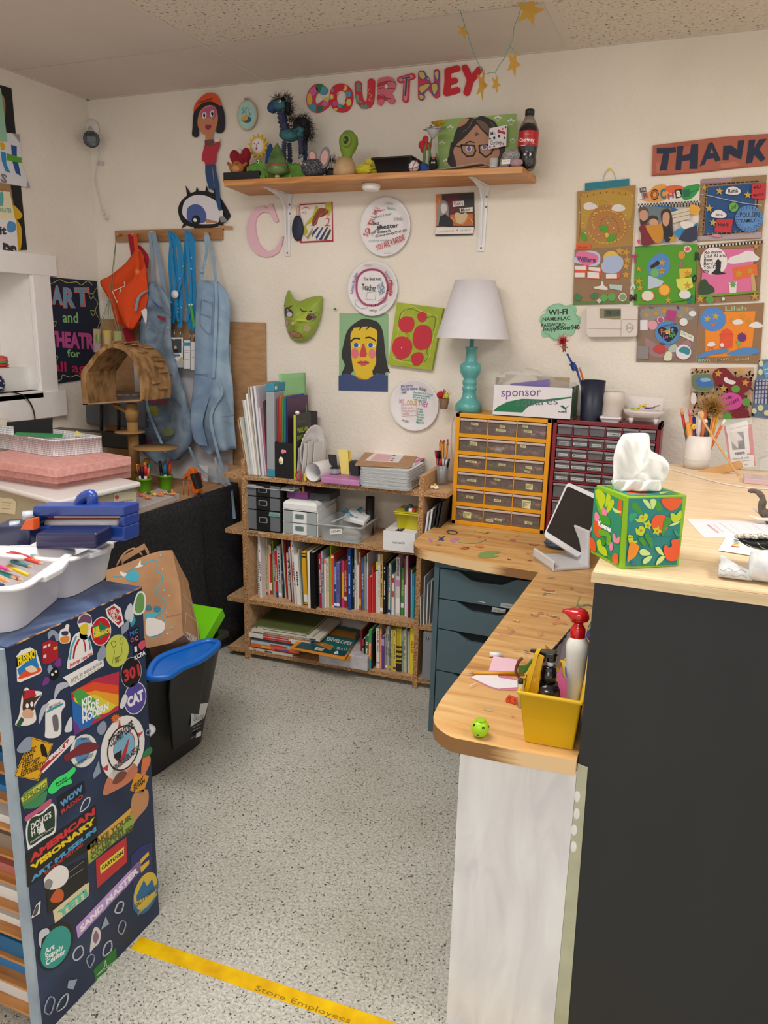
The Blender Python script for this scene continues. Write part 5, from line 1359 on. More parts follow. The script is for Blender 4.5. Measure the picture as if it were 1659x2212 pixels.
m=MB(rmat('green_card',[(.3,'4d7a2c'),(.7,'6a9a3a')],scale=40,rough=.8));m.prs([Q2(x,y,2.815)for x,y in cr],(0,.005,0));m.bd('body',f_)
m=MB('6a9a3a');
for x in(560,640,660,880):q=Q2(x,1000,2.812);m.b2((q.x-.006,2.806,SZ_+.0005),(q.x+.006,2.812,q.z))
m.bd('leg',f_)
m=MB('e0dcd0');q=Q2(606,885,2.812);m.ell(q,(.006,.003,.007));m.use('15150f');m.ell(q+J(0,-.0035,0),.003);m.bd('eye',f_)
m=AR(lambda x,y:onY(x,y,2.8145),'''
@ 400 120 3.858 5
C 26401a 4 103 194 109 192 112 194
C 26401a 4 130 190 138 192 140 202
E 1a2a12 106 186 4 4
L 26401a 4 172 178 178 182 184 179 188 182 192 179 197 186
C 26401a 4 102 186 112 181 118 179''',NY);m.bd('marker_line',f_)
tc=Q2(768,900,2.79);f_=fig('paper_tree','green glass-like cone tree wound with red garland','figure',J(tc.x,2.79,SZ_),gsf)
zt2_=Q2(768,728,2.79).z;m=MB(rmat('green_cone',[(.3,'3c5c34'),(.7,'6e8a4e')],scale=18,rough=.25));Hc=zt2_-SZ_
m.lth([(.018,.012),(.044,.022),(.04,.04),(.034,Hc*.5),(.018,Hc*.8),(.001,Hc)],J(tc.x,2.79,SZ_),ZZ,24);m.bd('cone',f_)
m=MB('b9a888');m.lth([(.01,0),(.01,.013)],J(tc.x,2.79,SZ_+.0004),ZZ,14);m.bd('stem',f_)
m=MB('a83232');sp_=[J(tc.x+(.047-.042*t)*cos(9*t*2.6),2.79+(.047-.042*t)*sin(9*t*2.6),SZ_+.026+(Hc-.04)*t)for t in[i/90 for i in range(91)]];m.tube(sp_,.0022,6)
for i in range(5,90,12):m.ell(sp_[i],.0045)
m.bd('garland',f_)
hy=2.88;f_=fig('horse_sculpture','large blue-green horse sculpture with pleated legs and black shaggy mane','sculpture',J(Q2(890,700,hy).x,hy,SZ_))
mh=rmat('horse_paper',[(.3,'1e4657'),(.5,'2f6470'),(.7,'3f7a80')],scale=14,rough=.7);ml=rmat('horse_leg_cloth',[(.3,'23273f'),(.7,'3d4362')],scale=40,rough=.8)
m=MB(mh);m.tube([Q2(800,650,hy),Q2(830,660,hy),Q2(880,665,hy),Q2(930,650,hy),Q2(975,620,hy),Q2(1010,600,hy)],[.014,.022,.0245,.023,.027,.018],18);m.bd('body',f_)
m=MB(mh);m.tube([Q2(735,425,hy-.005),Q2(760,420,hy),Q2(800,412,hy),Q2(835,410,hy)],[.018,.021,.02,.014],18);m.ell(Q2(790,395,hy),(.019,.019,.014));m.bd('head',f_)
m=K('23406e',.6);m.tube([Q2(688,425,hy-.01),Q2(700,430,hy-.008),Q2(725,432,hy-.005),Q2(748,430,hy)],[.008,.017,.0215,.021],18);m.bd('muzzle',f_)
def pleat(pts,r,n,mb):
 P_=smp(pts,0,n);mb.tube(P_,[r*(1.28 if i%2 else .82)for i in range(len(P_))],12)
m=MB(ml);pleat([Q2(805,470,hy),Q2(812,530,hy),Q2(830,600,hy),Q2(835,640,hy)],.0165,4,m);m.bd('neck',f_)
for k,(pp,Y_)in enumerate([([(830,715),(825,760),(822,810),(825,860),(830,910)],hy-.012),([(865,730),(872,790),(872,850),(875,890)],hy+.03),([(955,690),(965,730),(963,780),(970,825)],hy-.02),([(1000,690),(1000,740),(1000,800),(1000,860)],hy+.02)]):
 P_=[Q2(x,y,Y_)for x,y in pp]
 if k!=2:P_[-1].z=SZ_+.012
 m=MB(ml);pleat(P_,.0085,7,m);lg=m.bd('leg',f_);m=K('7b7f92',.5);e_=P_[-1];m.lth([(.007,.012),(.013,0),(.01,.001),(.005,.006)],e_-J(0,0,.0115),ZZ if k!=2 else(-.3,-.4,1),18,cap=0);m.bd('hoof',lg)
def fur(cs,n,ln,mat,seed,r=.0007,sp=.6,dr=(0,0,0)):
 rnd=RR(seed);m=MB(mat)
 for c,rad in cs:
  for _ in range(n):
   d=J(rnd.gauss(0,1),rnd.gauss(0,1),rnd.gauss(0,1)).normalized();a=c+J(d.x*rad[0],d.y*rad[1],d.z*rad[2]);l=ln*(.6+rnd.random()*.8)
   k=(d+V(dr)+J(rnd.gauss(0,1),rnd.gauss(0,1),rnd.gauss(0,1))*sp*.5).normalized()*l
   m.tube([a,a+k*.5,a+k+J(rnd.gauss(0,1),rnd.gauss(0,1),rnd.gauss(0,1))*l*.25],[r,r*.8,r*.3],3)
 return m
m=fur([(Q2(780,365,hy),(.022,.014,.008)),(Q2(840,370,hy+.01),(.014,.014,.014)),(Q2(862,430,hy+.01),(.012,.012,.02)),(Q2(860,490,hy+.01),(.01,.012,.018))],170,.016,M('14151a',.8),1)
[m.ell(c,r_)for c,r_ in[(Q2(790,372,hy),(.022,.014,.008)),(Q2(858,430,hy+.008),(.011,.012,.03))]];m.bd('mane',f_,kind='stuff')
m=fur([(Q2(935,590,hy-.005),(.022,.026,.03)),(Q2(985,560,hy),(.024,.026,.024)),(Q2(1020,630,hy),(.016,.02,.026))],260,.018,M('14151a',.8),2,dr=(.1,0,-.3))
[m.ell(c,r_)for c,r_ in[(Q2(945,590,hy),(.022,.026,.03)),(Q2(990,575,hy),(.022,.026,.026)),(Q2(1015,630,hy),(.014,.02,.026))]];m.bd('tail',f_,kind='stuff')
m=MB('2c3040');q=Q2(855,375,hy-.02);m.loft([[Q2(830,380,hy-.02),Q2(855,355,hy-.022),Q2(892,352,hy-.02),Q2(870,390,hy-.02)],[p+J(0,.004,0)for p in[Q2(830,380,hy-.02),Q2(855,355,hy-.022),Q2(892,352,hy-.02),Q2(870,390,hy-.02)]]]);m.bd('ear',f_)
m=MB('dcd8d0');q=Q2(788,380,hy-.02);m.ell(q,(.0055,.003,.0055));m.use('101010');m.ell(q+J(0,-.003,0),(.003,.0015,.003));m.bd('eye',f_)
c=Q2(1070,950,2.81);f_=fig('mouse_figure','fuzzy grey mouse with large pink ears','figure',J(c.x,2.81,SZ_),gsf);rr=(c.z-SZ_-.001)
mg=rmat('grey_fuzz',[(.4,'2c2d33'),(.55,'4e4f57'),(.65,'85868c')],scale=220,rough=.95,bump=.6)
m=MB(mg);m.ell(J(c.x,2.815,SZ_+.034),(.05,.038,.0335),24,14);m.bd('body',f_)
m=MB(mg);m.tube([Q2(1010,920,2.8),Q2(985,905,2.785),Q2(972,898,2.775)],[.024,.013,.004],14);m.bd('snout',f_)
m=MB('d8939c');m.ell(Q2(968,900,2.772),.004);m.bd('nose',f_)
for x0,y0,rx_,rz_,an in[(1060,845,.016,.027,.25),(1160,850,.018,.038,-.22)]:
 c_=Q2(x0,y0,2.8);R_=MR(-an,3,'Y');m=MB('77777f');e_=[c_+R_@J(rx_*1.15*cos(t),0,rz_*sin(t))for t in[2*pi*i/24 for i in range(24)]];m.prs(e_,(0,.004,0));er=m.bd('ear',f_)
 m=MB('cf9a94');m.prs([c_+(p-c_)*.68+J(0,-.0006,0)for p in e_],(0,.0005,0));m.bd('inner_ear',er)
m=K('c9ccd4',.3);m.ell(Q2(1000,905,2.777),.0025);m.bd('eye',f_)
m=fur([(Q2(1215,945,2.86),(.02,.02,.03))],260,.022,M('4d453f',.9),5,dr=(0,0,.4));q_=Q2(1215,945,2.86);m.ell(J(q_.x,2.86,SZ_+.022),(.02,.02,.02));m.bd('fur_tuft',0,'brown fuzzy tuft between the mouse and the clay creature','fur tuft',gsf)
c=Q2(1330,950,2.82);f_=fig('clay_creature','green clay creature with round open mouth on tan base','sculpture',J(c.x,2.82,SZ_))
m=MB(rmat('tan_clay',[(.3,'ab8b64'),(.7,'c2a27a')],scale=25,rough=.8));w_=(Q2(1415,950,2.82)-Q2(1240,950,2.82)).length/2
m.lth([(w_,.0005),(w_*1.0,.02),(w_*.85,.045),(w_*.62,.065)],J(c.x,2.82,SZ_),ZZ,24);m.bd('lower_body',f_)
m=MB(rmat('green_clay',[(.3,'6c8a2c'),(.7,'84a03a')],scale=16,rough=.7));m.tube([Q2(1345,870,2.82),Q2(1348,830,2.815),Q2(1355,780,2.81),Q2(1362,730,2.81),Q2(1362,690,2.815),Q2(1362,655,2.82),Q2(1362,640,2.825)],[.017,.02,.03,.036,.034,.022,.008],24)
m.bd('upper_body',f_)
q=Q2(1340,705,2.776);m=MB('6f8a30');m.tube([q+J(.016*cos(t),0,.018*sin(t))for t in[2*pi*i/24 for i in range(24)]],.006,8,1);m.bd('lip',f_);m=MB('232c10');m.ell(q+J(0,.003,0),(.0155,.004,.0175));m.bd('mouth',f_)
def crumple(name,lab,c,sx,sy,sz,col,seed,cat,sm_=0,par=None):
 rnd=RR(seed);m=K(col,.7);n,k_=14,9;rg=[]
 for i in range(k_+1):
  a=pi*i/k_-pi/2;rg.append([J(c.x+sx*max(.02,cos(a))*cos(2*pi*j/n)*(.75+.5*rnd.random()),c.y+sy*max(.02,cos(a))*sin(2*pi*j/n)*(.75+.5*rnd.random()),max(c.z+sz*sin(a)*(.8+.4*rnd.random()),c.z-sz*.98))for j in range(n)])
 m.loft(rg);return m.bd(name,par,lab,cat)
q=Q2(1500,960,2.83);crumple('yellow_tissue','crumpled yellow tissue paper beside the black tray',J(q.x,2.84,SZ_+.022),.045,.03,.022,'c8bc28',4,'tissue paper')
m=MB('cfc332');m.loft([[Q2(1500,860,2.86),Q2(1535,850,2.86),Q2(1560,880,2.86),Q2(1555,960,2.86),Q2(1520,960,2.86)],[p+J(0,.012,0)for p in[Q2(1500,860,2.86),Q2(1535,850,2.86),Q2(1560,880,2.86),Q2(1555,960,2.86),Q2(1520,960,2.86)]]]);m.bd('yellow_star',0,'yellow felt point standing by the black tray','felt piece',bevel=.003)
a,b_=Q3(75,1335,2.8),Q3(430,1325,2.8);a2,b2_=Q3(130,1450,2.8),Q3(405,1440,2.8)
m=K('141416',.35);xy=lambda x,y:(x,y)
bin_loft(m,[(a2.x,2.8),(b2_.x,2.8),(b2_.x,2.88),(a2.x,2.88)],[(a2.x-.012,2.785),(b2_.x+.008,2.785),(b2_.x+.008,2.9),(a2.x-.012,2.9)],SZ_+.0005,Q3(200,1310,2.785).z,.012,.006);m.bd('food_tray',0,'black plastic takeaway tray on the wall shelf','tray')
q=Q3(435,1400,2.81);f_=fig('yarn_ball_figure','round white figure wrapped with red yarn','figure',J(q.x,2.81,SZ_),gsf)
m=MB('d3cbc6');m.ell(J(q.x,2.81,SZ_+.021),(.022,.018,.02));m.bd('body',f_);m=MB('b02a34');m.tube([J(q.x+.022*cos(t),2.81+.019*sin(t)*.9-.001,SZ_+.022+.019*sin(t)*.6)for t in[2*pi*i/24 for i in range(24)]],.0012,5,1);m.tube([J(q.x+.008+.01*sin(t),2.81-.019*abs(cos(t)),SZ_+.022+.02*sin(t))for t in[-1.5+.3*i for i in range(11)]],.0012,5);m.bd('yarn',f_);m=MB('2a3a20');[m.tube([J(q.x,2.81,SZ_+.04),J(q.x+dx,2.81,SZ_+.052)],.001,4)for dx in(-.008,0,.008)];m.use('2a6a9a');m.ell(J(q.x-.012,2.795,SZ_+.025),.003);m.bd('tuft',f_)
q=Q3(520,1390,2.84);crumple('blue_flower','small bright blue fabric flower on the wall shelf',J(q.x,2.84,SZ_+.018),.025,.016,.018,'1f4f9c',8,'flower')
def stemy(pts,r,col):m=K(col,.6);m.tube(smp(pts,0,3),r,6);return m
q0=J(Q3(510,1400,2.86).x,2.86,SZ_);
f_=fig('lavender_flower','tall handmade lavender paper flower with yellow bloom behind','flower',q0)
stemy([J(Q3(555,1400,2.86).x,2.86,SZ_+.001),Q3(570,1300,2.86),Q3(585,1180,2.86),Q3(590,1150,2.86)],.003,'5f7a4a').bd('stem',f_)
def petals(c,n,L,Wd,col,tilt,name,par,up=(0,0,1),seed=0):
 m=K(col,.7);rnd=RR(seed)
 for k in range(n):
  a=2*pi*k/n+rnd.random()*.3;d=J(cos(a),sin(a),tilt).normalized();s_=J(-sin(a),cos(a),0)
  P_=[c,c+d*L*.5+J(0,0,.003),c+d*L+J(0,0,.006*rnd.random())]
  m.loft([[P_[0]-s_*Wd*.2,P_[0]+s_*Wd*.2,P_[0]+s_*Wd*.2+J(0,0,.001),P_[0]-s_*Wd*.2+J(0,0,.001)],[P_[1]-s_*Wd,P_[1]+s_*Wd,P_[1]+s_*Wd+J(0,0,.001),P_[1]-s_*Wd+J(0,0,.001)],[P_[2]-s_*Wd*.35,P_[2]+s_*Wd*.35,P_[2]+s_*Wd*.35+J(0,0,.001),P_[2]-s_*Wd*.35+J(0,0,.001)]])
 return m.bd(name,par)
c=Q3(600,1100,2.85);petals(c,7,.036,.013,'9c90b8',.15,'petal',f_,seed=1);petals(c+J(0,0,.006),6,.018,.008,'6a64a0',.6,'inner_petal',f_,seed=2)
m=MB('b9b8b0');m.lth([(.006,0),(.026,.03),(.027,.034)],Q3(598,1155,2.85),ZZ,20);m.bd('cup',f_)
c=Q3(640,1060,2.88);petals(c,8,.03,.012,'d0a828',.5,'yellow_petal',f_,seed=4)
f_=fig('red_flower','red felt flower with long green leaves on the shelf','flower',q0+J(-.012,-.01,0))
c=Q3(535,1190,2.84)
m=K('b01c2c',.8);[m.ell(c+J(dx,0,dz),(.012,.006,.014),12,8)for dx,dz in[(-.014,-.006),(.01,-.012),(0,.01),(-.006,-.02)]];m.bd('petals',f_)
stemy([J(c.x-.004,2.845,SZ_+.001),J(c.x-.004,2.845,c.z-.03),J(c.x,2.842,c.z)],.002,'4a7a3a').bd('stem',f_)
for pp in[[(520,1390),(530,1280),(545,1170)],[(560,1380),(575,1300),(555,1180)],[(640,1400),(640,1330),(625,1270)]]:
 P_=[Q3(x,y,2.835)for x,y in pp];P_[0].z=SZ_+.004;m=K('4f6a2c',.6);m.rib(smp(P_,0,4),[.002,.006,.01,.012,.011,.009,.006,.003,.001],(1,.3,0),.001);m.bd('leaf',f_)
q=Q3(602,1370,2.81);f_=fig('black_cat','small black felt cat with big round eyes','figure',J(q.x,2.81,SZ_),gsf)
m=K('0e0e10',.9);m.ell(J(q.x,2.81,SZ_+.018),(.016,.012,.018));m.ell(Q3(600,1348,2.81),(.015,.012,.013));[m.cyl(Q3(x,1330,2.81),Q3(x+dx,1300,2.81),.005,.0008)for x,dx in[(583,-6),(617,6)]];m.bd('body',f_)
m=MB('d8d8d4');m.ell(Q3(591,1355,2.798),.0035);m.ell(Q3(609,1355,2.798),.0035);m.use('101010');m.ell(Q3(591,1355,2.7945),.0015);m.ell(Q3(609,1355,2.7945),.0015);m.bd('eyes',f_);m=MB('a03a3a');m.ell(Q3(602,1318,2.8),(.007,.003,.005));m.bd('bow',f_)
pb_=wart('selfportrait_collage','large torn-paper portrait with glasses on green flowered paper','portrait','''
@ 780 0 3.858 5
P 8fae62 126 200 259 189 258 280 242 281 130 282
T e6e2da "*" 6| 143 208 154 208 143 222
T e6e2da "*" 6| 222 192 234 192 222 206
T e6e2da "*" 6| 244 197 256 197 244 212
T d4d8c0 "*" 6| 130 234 140 234 130 248
T e6e2da "*" 6| 137 264 148 264 137 278
T d4d8c0 "*" 6| 248 230 258 230 248 242
S 2a2220 144 266 152 246 156 224 164 208 178 196 190 198 200 193 212 197 222 202 228 212 232 230 238 240 240 252 232 266 224 280 160 280 148 276
S b9876a 160 212 170 200 180 198 172 208
S b58468 154 252 160 240 172 230 188 212 193 208 200 216 212 228 222 238 230 246 230 260 222 269 212 278 164 280 158 268
S 6a5448 192 200 198 210 208 220 218 226 212 210 202 202
C 8a7060 5 170 220 180 212 186 200
C 8a7060 5 216 204 222 212 226 224
C 2a2422 9 174 240 181 236 189 238
L 26221f 13 167 242 189 243 191 252 187 260 177 261 169 253 167 242
L 26221f 13 197 243 210 242 222 245 217 256 208 262 198 254 197 243
L 26221f 12 155 243 167 245
E c9cdd8 180 248 28 24
E 5a6090 180 248 16 20
E c9cdd8 206 246 26 22
E 5a6090 206 245 15 19
P 2e2624 214 212 220 214 232 240 239 242 236 260 226 240
P 2a2220 150 238 155 236 152 258 145 268
P 5a4f4a 192 220 197 224 190 228''',.002,Y=2.93)
wart('name_card','white card reading Ms. Cortney with hearts and a red bow','card','''
@ 780 0 3.858 5
P e6dfe2 214 214 243 208 242 243 212 249
T 2a2a2e "Ms." 1| 216 220 224 218 216 226
T 2a2a2e "Cortney" 1| 216 234 235 233 215 244
S b02a44 228 216 234 218 240 220 240 224 233 222 228 222
E e05a80 236 215 8 10
E 2a2a30 241 212 7 9
E 2a2a30 215 231 8 9
E 2a2a30 222 230 10 12
E 2a2a30 230 227 10 12
E 2a2a30 239 230 7 9
E e05a80 237 240 9 10
E e05a80 215 245 8 9
E 2a2a30 222 244 7 8''',.001,Y=2.91)
m=MB('b9b2a2');q=[Q3(520,1430,2.8),Q3(700,1405,2.8),Q3(900,1370,2.8),Q3(1000,1355,2.8),Q3(1060,1378,2.8),Q3(1090,1400,2.8)]
m.loft([[J(p.x,y,max(SZ_+.0008,p.z+(.002 if y>2.8 else 0)))for p in q]for y in(2.8,2.86)],0,0,1);m.bd('grey_paper',0,'pale curled paper lying in front of the portrait','paper',solid=.001)
q=Q3(1235,1330,2.82);f_=fig('crochet_bundle','grey and mauve crocheted bundles with tiny white label','crochet',J(q.x,2.83,SZ_),gsf)
m=MB(rmat('grey_crochet',[(.4,'7a7776'),(.6,'aaa6a4')],scale=160,rough=.95,bump=.5));m.ell(Q3(1250,1300,2.84),(.032,.02,.022));m.ell(Q3(1215,1335,2.83),(.016,.014,.016));m.ell(J(q.x,2.84,SZ_+.02),(.035,.02,.02));m.bd('grey_yarn',f_)
m=MB(rmat('mauve_crochet',[(.4,'9a7f84'),(.6,'b59aa0')],scale=160,rough=.95,bump=.5));m.ell(J(Q3(1200,1380,2.81).x,2.81,SZ_+.013),(.018,.014,.013));m.ell(J(Q3(1290,1375,2.81).x,2.81,SZ_+.014),(.024,.014,.014));m.bd('mauve_yarn',f_)
m=MB('e4e0dc');a=Q3(1175,1332,2.798);b_=Q3(1243,1366,2.798);m.b2((a.x,2.796,b_.z),(b_.x,2.797,a.z));m.bd('paper_label',f_,'tiny white label reading Coffee Cup')
m=AR(lambda x,y:onY(x,y,2.7955),'''
@ 780 0 3.858 5
T 2a2a2a "Coffee Cup" 1| 236 268 248 267 236 270''',NY);m.bd('label_print',f_)
m=MB(glass('d8dadc',.5));c=J(Q3(1100,1380,2.8).x,2.805,SZ_);m.lth([(.014,.0005),(.016,.03),(.0145,.03),(.013,.003)],c,ZZ,18,cap=0);m.use('9a9a9e');m.lth([(.013,.001),(.014,.015)],c,ZZ,14);m.bd('glass_jar',0,'tiny clear jar in front of the portrait','jar')
cb=Q3(1392,1180,2.87);bl=thg('cola_bottle','tall cola bottle with red Courtney label and black cap','bottle',J(cb.x,2.87,SZ_))
def zq(y):return Q3(1392,y,2.87).z
R0=(Q3(1473,1160,2.87)-Q3(1308,1160,2.87)).length/2
prof=[(R0*.72,SZ_+.0005),(R0*.86,SZ_+.012),(R0*.96,zq(1360)),(R0*.9,zq(1300)),(R0*.97,zq(1245)),(R0,zq(1230)),(R0,zq(1105)),(R0*.98,zq(1085)),(R0*.8,zq(1040))]
m=K('150a0a',.12,coat=.6);m.lth([(r,z-SZ_)for r,z in prof],J(cb.x,2.87,SZ_),ZZ,36);m.bd('cola_body',bl,'dark cola filled body')
m=K('8f8578',.12,alpha=.75);m.lth([(R0*.8,0),(R0*.55,zq(1000)-zq(1040)),(R0*.42,zq(965)-zq(1040))],J(cb.x,2.87,zq(1040)),ZZ,36);m.bd('neck',bl,'clear empty neck')
m=K('121214',.4);m.lth([(R0*.46,0),(R0*.46,zq(920)-zq(968)),(R0*.4,zq(914)-zq(968))],J(cb.x,2.87,zq(968)),ZZ,24);m.bd('cap',bl,'black screw cap')
m=K('b81a24',.35);m.lth([(R0*1.012,0),(R0*1.012,zq(1105)-zq(1230))],J(cb.x,2.87,zq(1230)),ZZ,36,cap=0);lbm=m.bd('label',bl,'red label lettered Courtney')
def cylsurf(X,Y,R):
 def f(x,y):
  p=onY(x,y,Y-R);u=max(-.98,min(.98,(p.x-X)/R));return J(p.x,Y-R*sqrt(1-u*u),p.z)
 return f
m=AR(cylsurf(cb.x,2.87,R0*1.02),'''
@ 780 0 3.858 5
T f0ece4 "Courtney" 3| 263 230 288 229 263 238
C f0ece4 4 266 242 274 242 288 238
C 1a0a0a 4 270 244 278 241 290 238
T e8c8c0 "share" 0| 272 222 280 222 272 224''',NY);m.bd('label_print',bl)
# ===== string of stars from the ceiling
ys=2.55
m=MB('5a9a86');sp_=[(812,-40),(818,20),(835,120),(865,210),(905,340),(948,460),(985,545),(1005,595),(1035,618),(1080,605),(1118,602),(1150,545),(1190,490),(1225,410),(1265,330),(1275,230),(1315,130),(1335,40),(1345,-30)]
P_=[Q3(x,y,ys)for x,y in sp_];P_[0].z=P_[-1].z=CEIL
m.tube(smp(P_,0,3),.0011,5);m.bd('garland_string',0,'green string hanging in a loop from the ceiling','string')
for x,y,s_,yaw,sq,lab in[(1403,92,.045,.2,1,'large gold paper star facing the room at the top of string'),(850,262,.03,1.1,.6,'gold paper star turned sideways on the left of the string'),(1007,710,.034,1.3,1.5,'long twisted gold star lowest left, in front of letter Y'),(1124,700,.026,1.2,1.0,'small twisted gold star hanging at the loop bottom'),(1272,530,.036,1.15,1.1,'twisted gold paper star on the right of the string')]:
 c=Q3(x,y,ys);o=thg('paper_star',lab,'star',c,0,'gold paper stars on the ceiling string');R_=MR(yaw,3,'Z')@MR(.25,3,'Y')
 m=K('c79a3a',.5);m.prs([c+R_@J(p[0],0,-p[1]*sq)for p in star_pts(0,0,s_,0)],R_@J(0,.0008,0));m.bd('star',o)
 m=MB('5a9a86');q=min(smp(P_,0,3),key=lambda p:(p-c-J(0,0,s_*sq)).length);m.tube([c+J(0,0,s_*sq*.9),q],.0007,4);m.bd('thread',o)
# ===== right part of the back wall
gb='decorated family boards on the wall'
wart('thank_sign','rust red cardboard sign with big navy letters THANK','sign','''
@ 1200 260 3.614 5
P b0604a 152 39 200 33 260 26 300 23 344 20 344 69 300 73 240 80 180 85 150 87
P a85644 180 36 220 32 216 40 184 42
P bf7058 156 66 172 64 170 80 158 82
P bf7058 256 68 280 64 290 70 260 76
P 1b2744 158 43 188 42 188 50 178 51 174 78 162 79 168 52 158 52
P 1b2744 190 41 200 40 198 55 210 52 212 38 223 37 222 76 209 76 210 62 197 64 196 78 187 78
P 1b2744 225 72 239 36 245 34 258 62 250 65 247 59 236 61 233 69
P b0604a 241 52 243 44 247 50
P 1b2744 262 40 274 39 284 46 285 32 295 31 290 61 281 58 271 52 270 62 261 62
P 1b2744 302 31 312 30 310 44 318 30 330 29 318 45 328 60 321 65 310 54 307 66 297 68
L 8a4a3a 3 150 86 180 84 240 79 300 72''',.006)
wart('teal_card','teal card strip hanging on a raffia loop above the gold board','card','''
@ 1200 260 3.614 5
P 1f7a8c 46 98 115 91 115 102 46 110
C c9a45a 5 74 94 77 84 84 77 90 80 94 92
E dcc83a 84 76 12 9''',.002,Y=2.996)
D1='''
@ 1200 260 3.614 5
P a8803c 34 111 125 101 120 196 32 202
S b8923a 40 120 80 108 118 112 120 140 112 156 80 136 56 144 46 170 38 160
S b0763a 52 160 60 140 84 132 104 144 112 170 100 186 80 180 60 192
C c9a23a 10 60 170 58 150 80 140 104 152 108 176 90 190 66 190 52 176
C 9a7a3a 8 70 176 72 156 84 150 96 160 100 176
C 8a6a30 6 38 124 39 160 36 190
C c08a30 12 44 120 80 112 116 116
C d0a848 8 80 164 86 156 84 148
S dfd8d4 44 132 48 129 54 128 60 130 65 134 62 138 52 140 45 138
S dfd8d4 88 136 92 132 100 131 107 134 109 138 104 142 94 142 88 140
X b8901e 104 112 34 10
X b8901e 74 129 34 -8
X c89a28 44 148 26 20
P 4a9a2a 68 164 72 163 74 166 78 162 82 167 82 174 79 176 74 174 72 170 68 168
P 4a9a2a 39 174 44 176 49 181 49 188 44 188 40 183
P 4a9a2a 96 176 94 183 88 190 81 189 80 183 86 179
S d8b82a 77 177 82 176 83 181 79 183
P dc5a2a 32 193 56 194 54 202 32 202
T 3a2010 "Zou Zou" 1| 34 196 50 196 34 200'''
import random as _r
_r.seed(4)
D1+='\n@ 1200 260 3.614'+''.join(f"\nE {_r.choice(['e8e4c8','c8d85a','d8c8d0','b8d84a'])} {_r.randint(190,600)} {_r.randint(570,960)} 5 5" for _ in range(26))
wart('family_board','gold painted board with two white clouds and green leaves','board',D1,.006,gb)
wart('family_board','photo board headed The Rochas with a picture of three people','board','''
@ 1200 260 3.614 5
P e9e0d6 129 104 226 94 222 190 124 198
S e8a04a 132 124 140 120 152 104 170 100 180 112 172 124 152 128
S e0683a 172 104 190 101 202 106 192 114 176 112
S 2f9a4a 197 112 202 104 212 101 225 100 222 112 212 122 200 124
C 48b45a 6 204 118 212 108 222 101
C 2a7a3a 6 200 112 212 112 224 108
P 55504e 131 106 141 104 142 112 132 113
T e4dcd4 "THE" 2| 133 107 140 106 134 111
P 8f9aa0 134 114 144 112 145 122 136 124
T b0343a "R" 5| 136 114 144 112 138 122
T 2a2a2a "O" 5| 148 108 161 106 149 126
T d8702a "O" 0| 149 110 160 108 150 124
T 2a7a90 "C" 5| 163 107 172 106 164 124
T b04a6a "H" 4| 175 115 184 112 176 124
P 222226 186 109 197 107 197 120 188 122
T e8e4de "a" 4| 188 110 195 109 189 120
P 1f6a5a 199 109 209 108 210 118 200 119
P e6e0d8 128 130 226 126 225 134 128 138
@ 1200 260 3.614'''+''.join(f"\nP 22222a {645+k*24+(12 if r else 0)} {652-k*1.05+r*14+.0:.0f} {657+k*24+(12 if r else 0)} {651-k*1.05+r*14:.0f} {657+k*24+(12 if r else 0)} {664-k*1.05+r*14:.0f} {645+k*24+(12 if r else 0)} {666-k*1.05+r*14:.0f}" for k in range(20)for r in(0,1,2)if(k+r)%1==0 and not(r==1 and 0))+'''
@ 1200 260 3.614 5
S 1f5f9a 140 140 160 134 180 136 196 144 180 156 152 152
S e8a83a 212 132 226 138 220 148 208 144
P 6a7a82 130 138 143 134 181 138 182 189 136 196
S 5a4a40 130 140 136 136 144 138 146 148 140 156 132 152
S c9967a 132 144 138 141 144 144 144 154 140 160 134 159 132 152
S 3a2a22 132 155 138 158 144 155 144 160 140 166 134 164
S 7a1f2f 131 168 140 162 148 166 155 180 155 192 136 196 134 180
S 3a2f2a 145 152 152 149 160 152 160 160 154 156 147 158
S d09c7e 147 157 154 154 160 158 160 164 153 167 148 164
S c98a24 141 166 148 164 160 164 167 158 169 172 166 190 156 191 148 180
S 3a2a26 165 144 172 139 179 141 182 156 183 180 176 189 170 186 168 170 166 160
S cc9a80 168 148 173 144 178 147 178 158 174 166 168 162
S 1c2028 170 170 178 166 183 176 182 188 172 190
P d8ccb8 181 144 209 137 211 154 184 161
L 5a4a40 3 182 149 210 142
L 5a4a40 3 182 154 210 148
S 2a8ac0 186 176 192 170 212 166 222 160 220 168 200 176 192 184
S 2a5a9a 200 172 216 172 221 176 212 188 196 188
S e4e0da 195 160 208 159 216 163 212 169 200 170
P 2f3550 192 187 204 170 222 164 221 188 208 191
X c8962a 183 186 36 10
S d04a6a 128 188 133 187 131 194 129 192''',.006,gb)
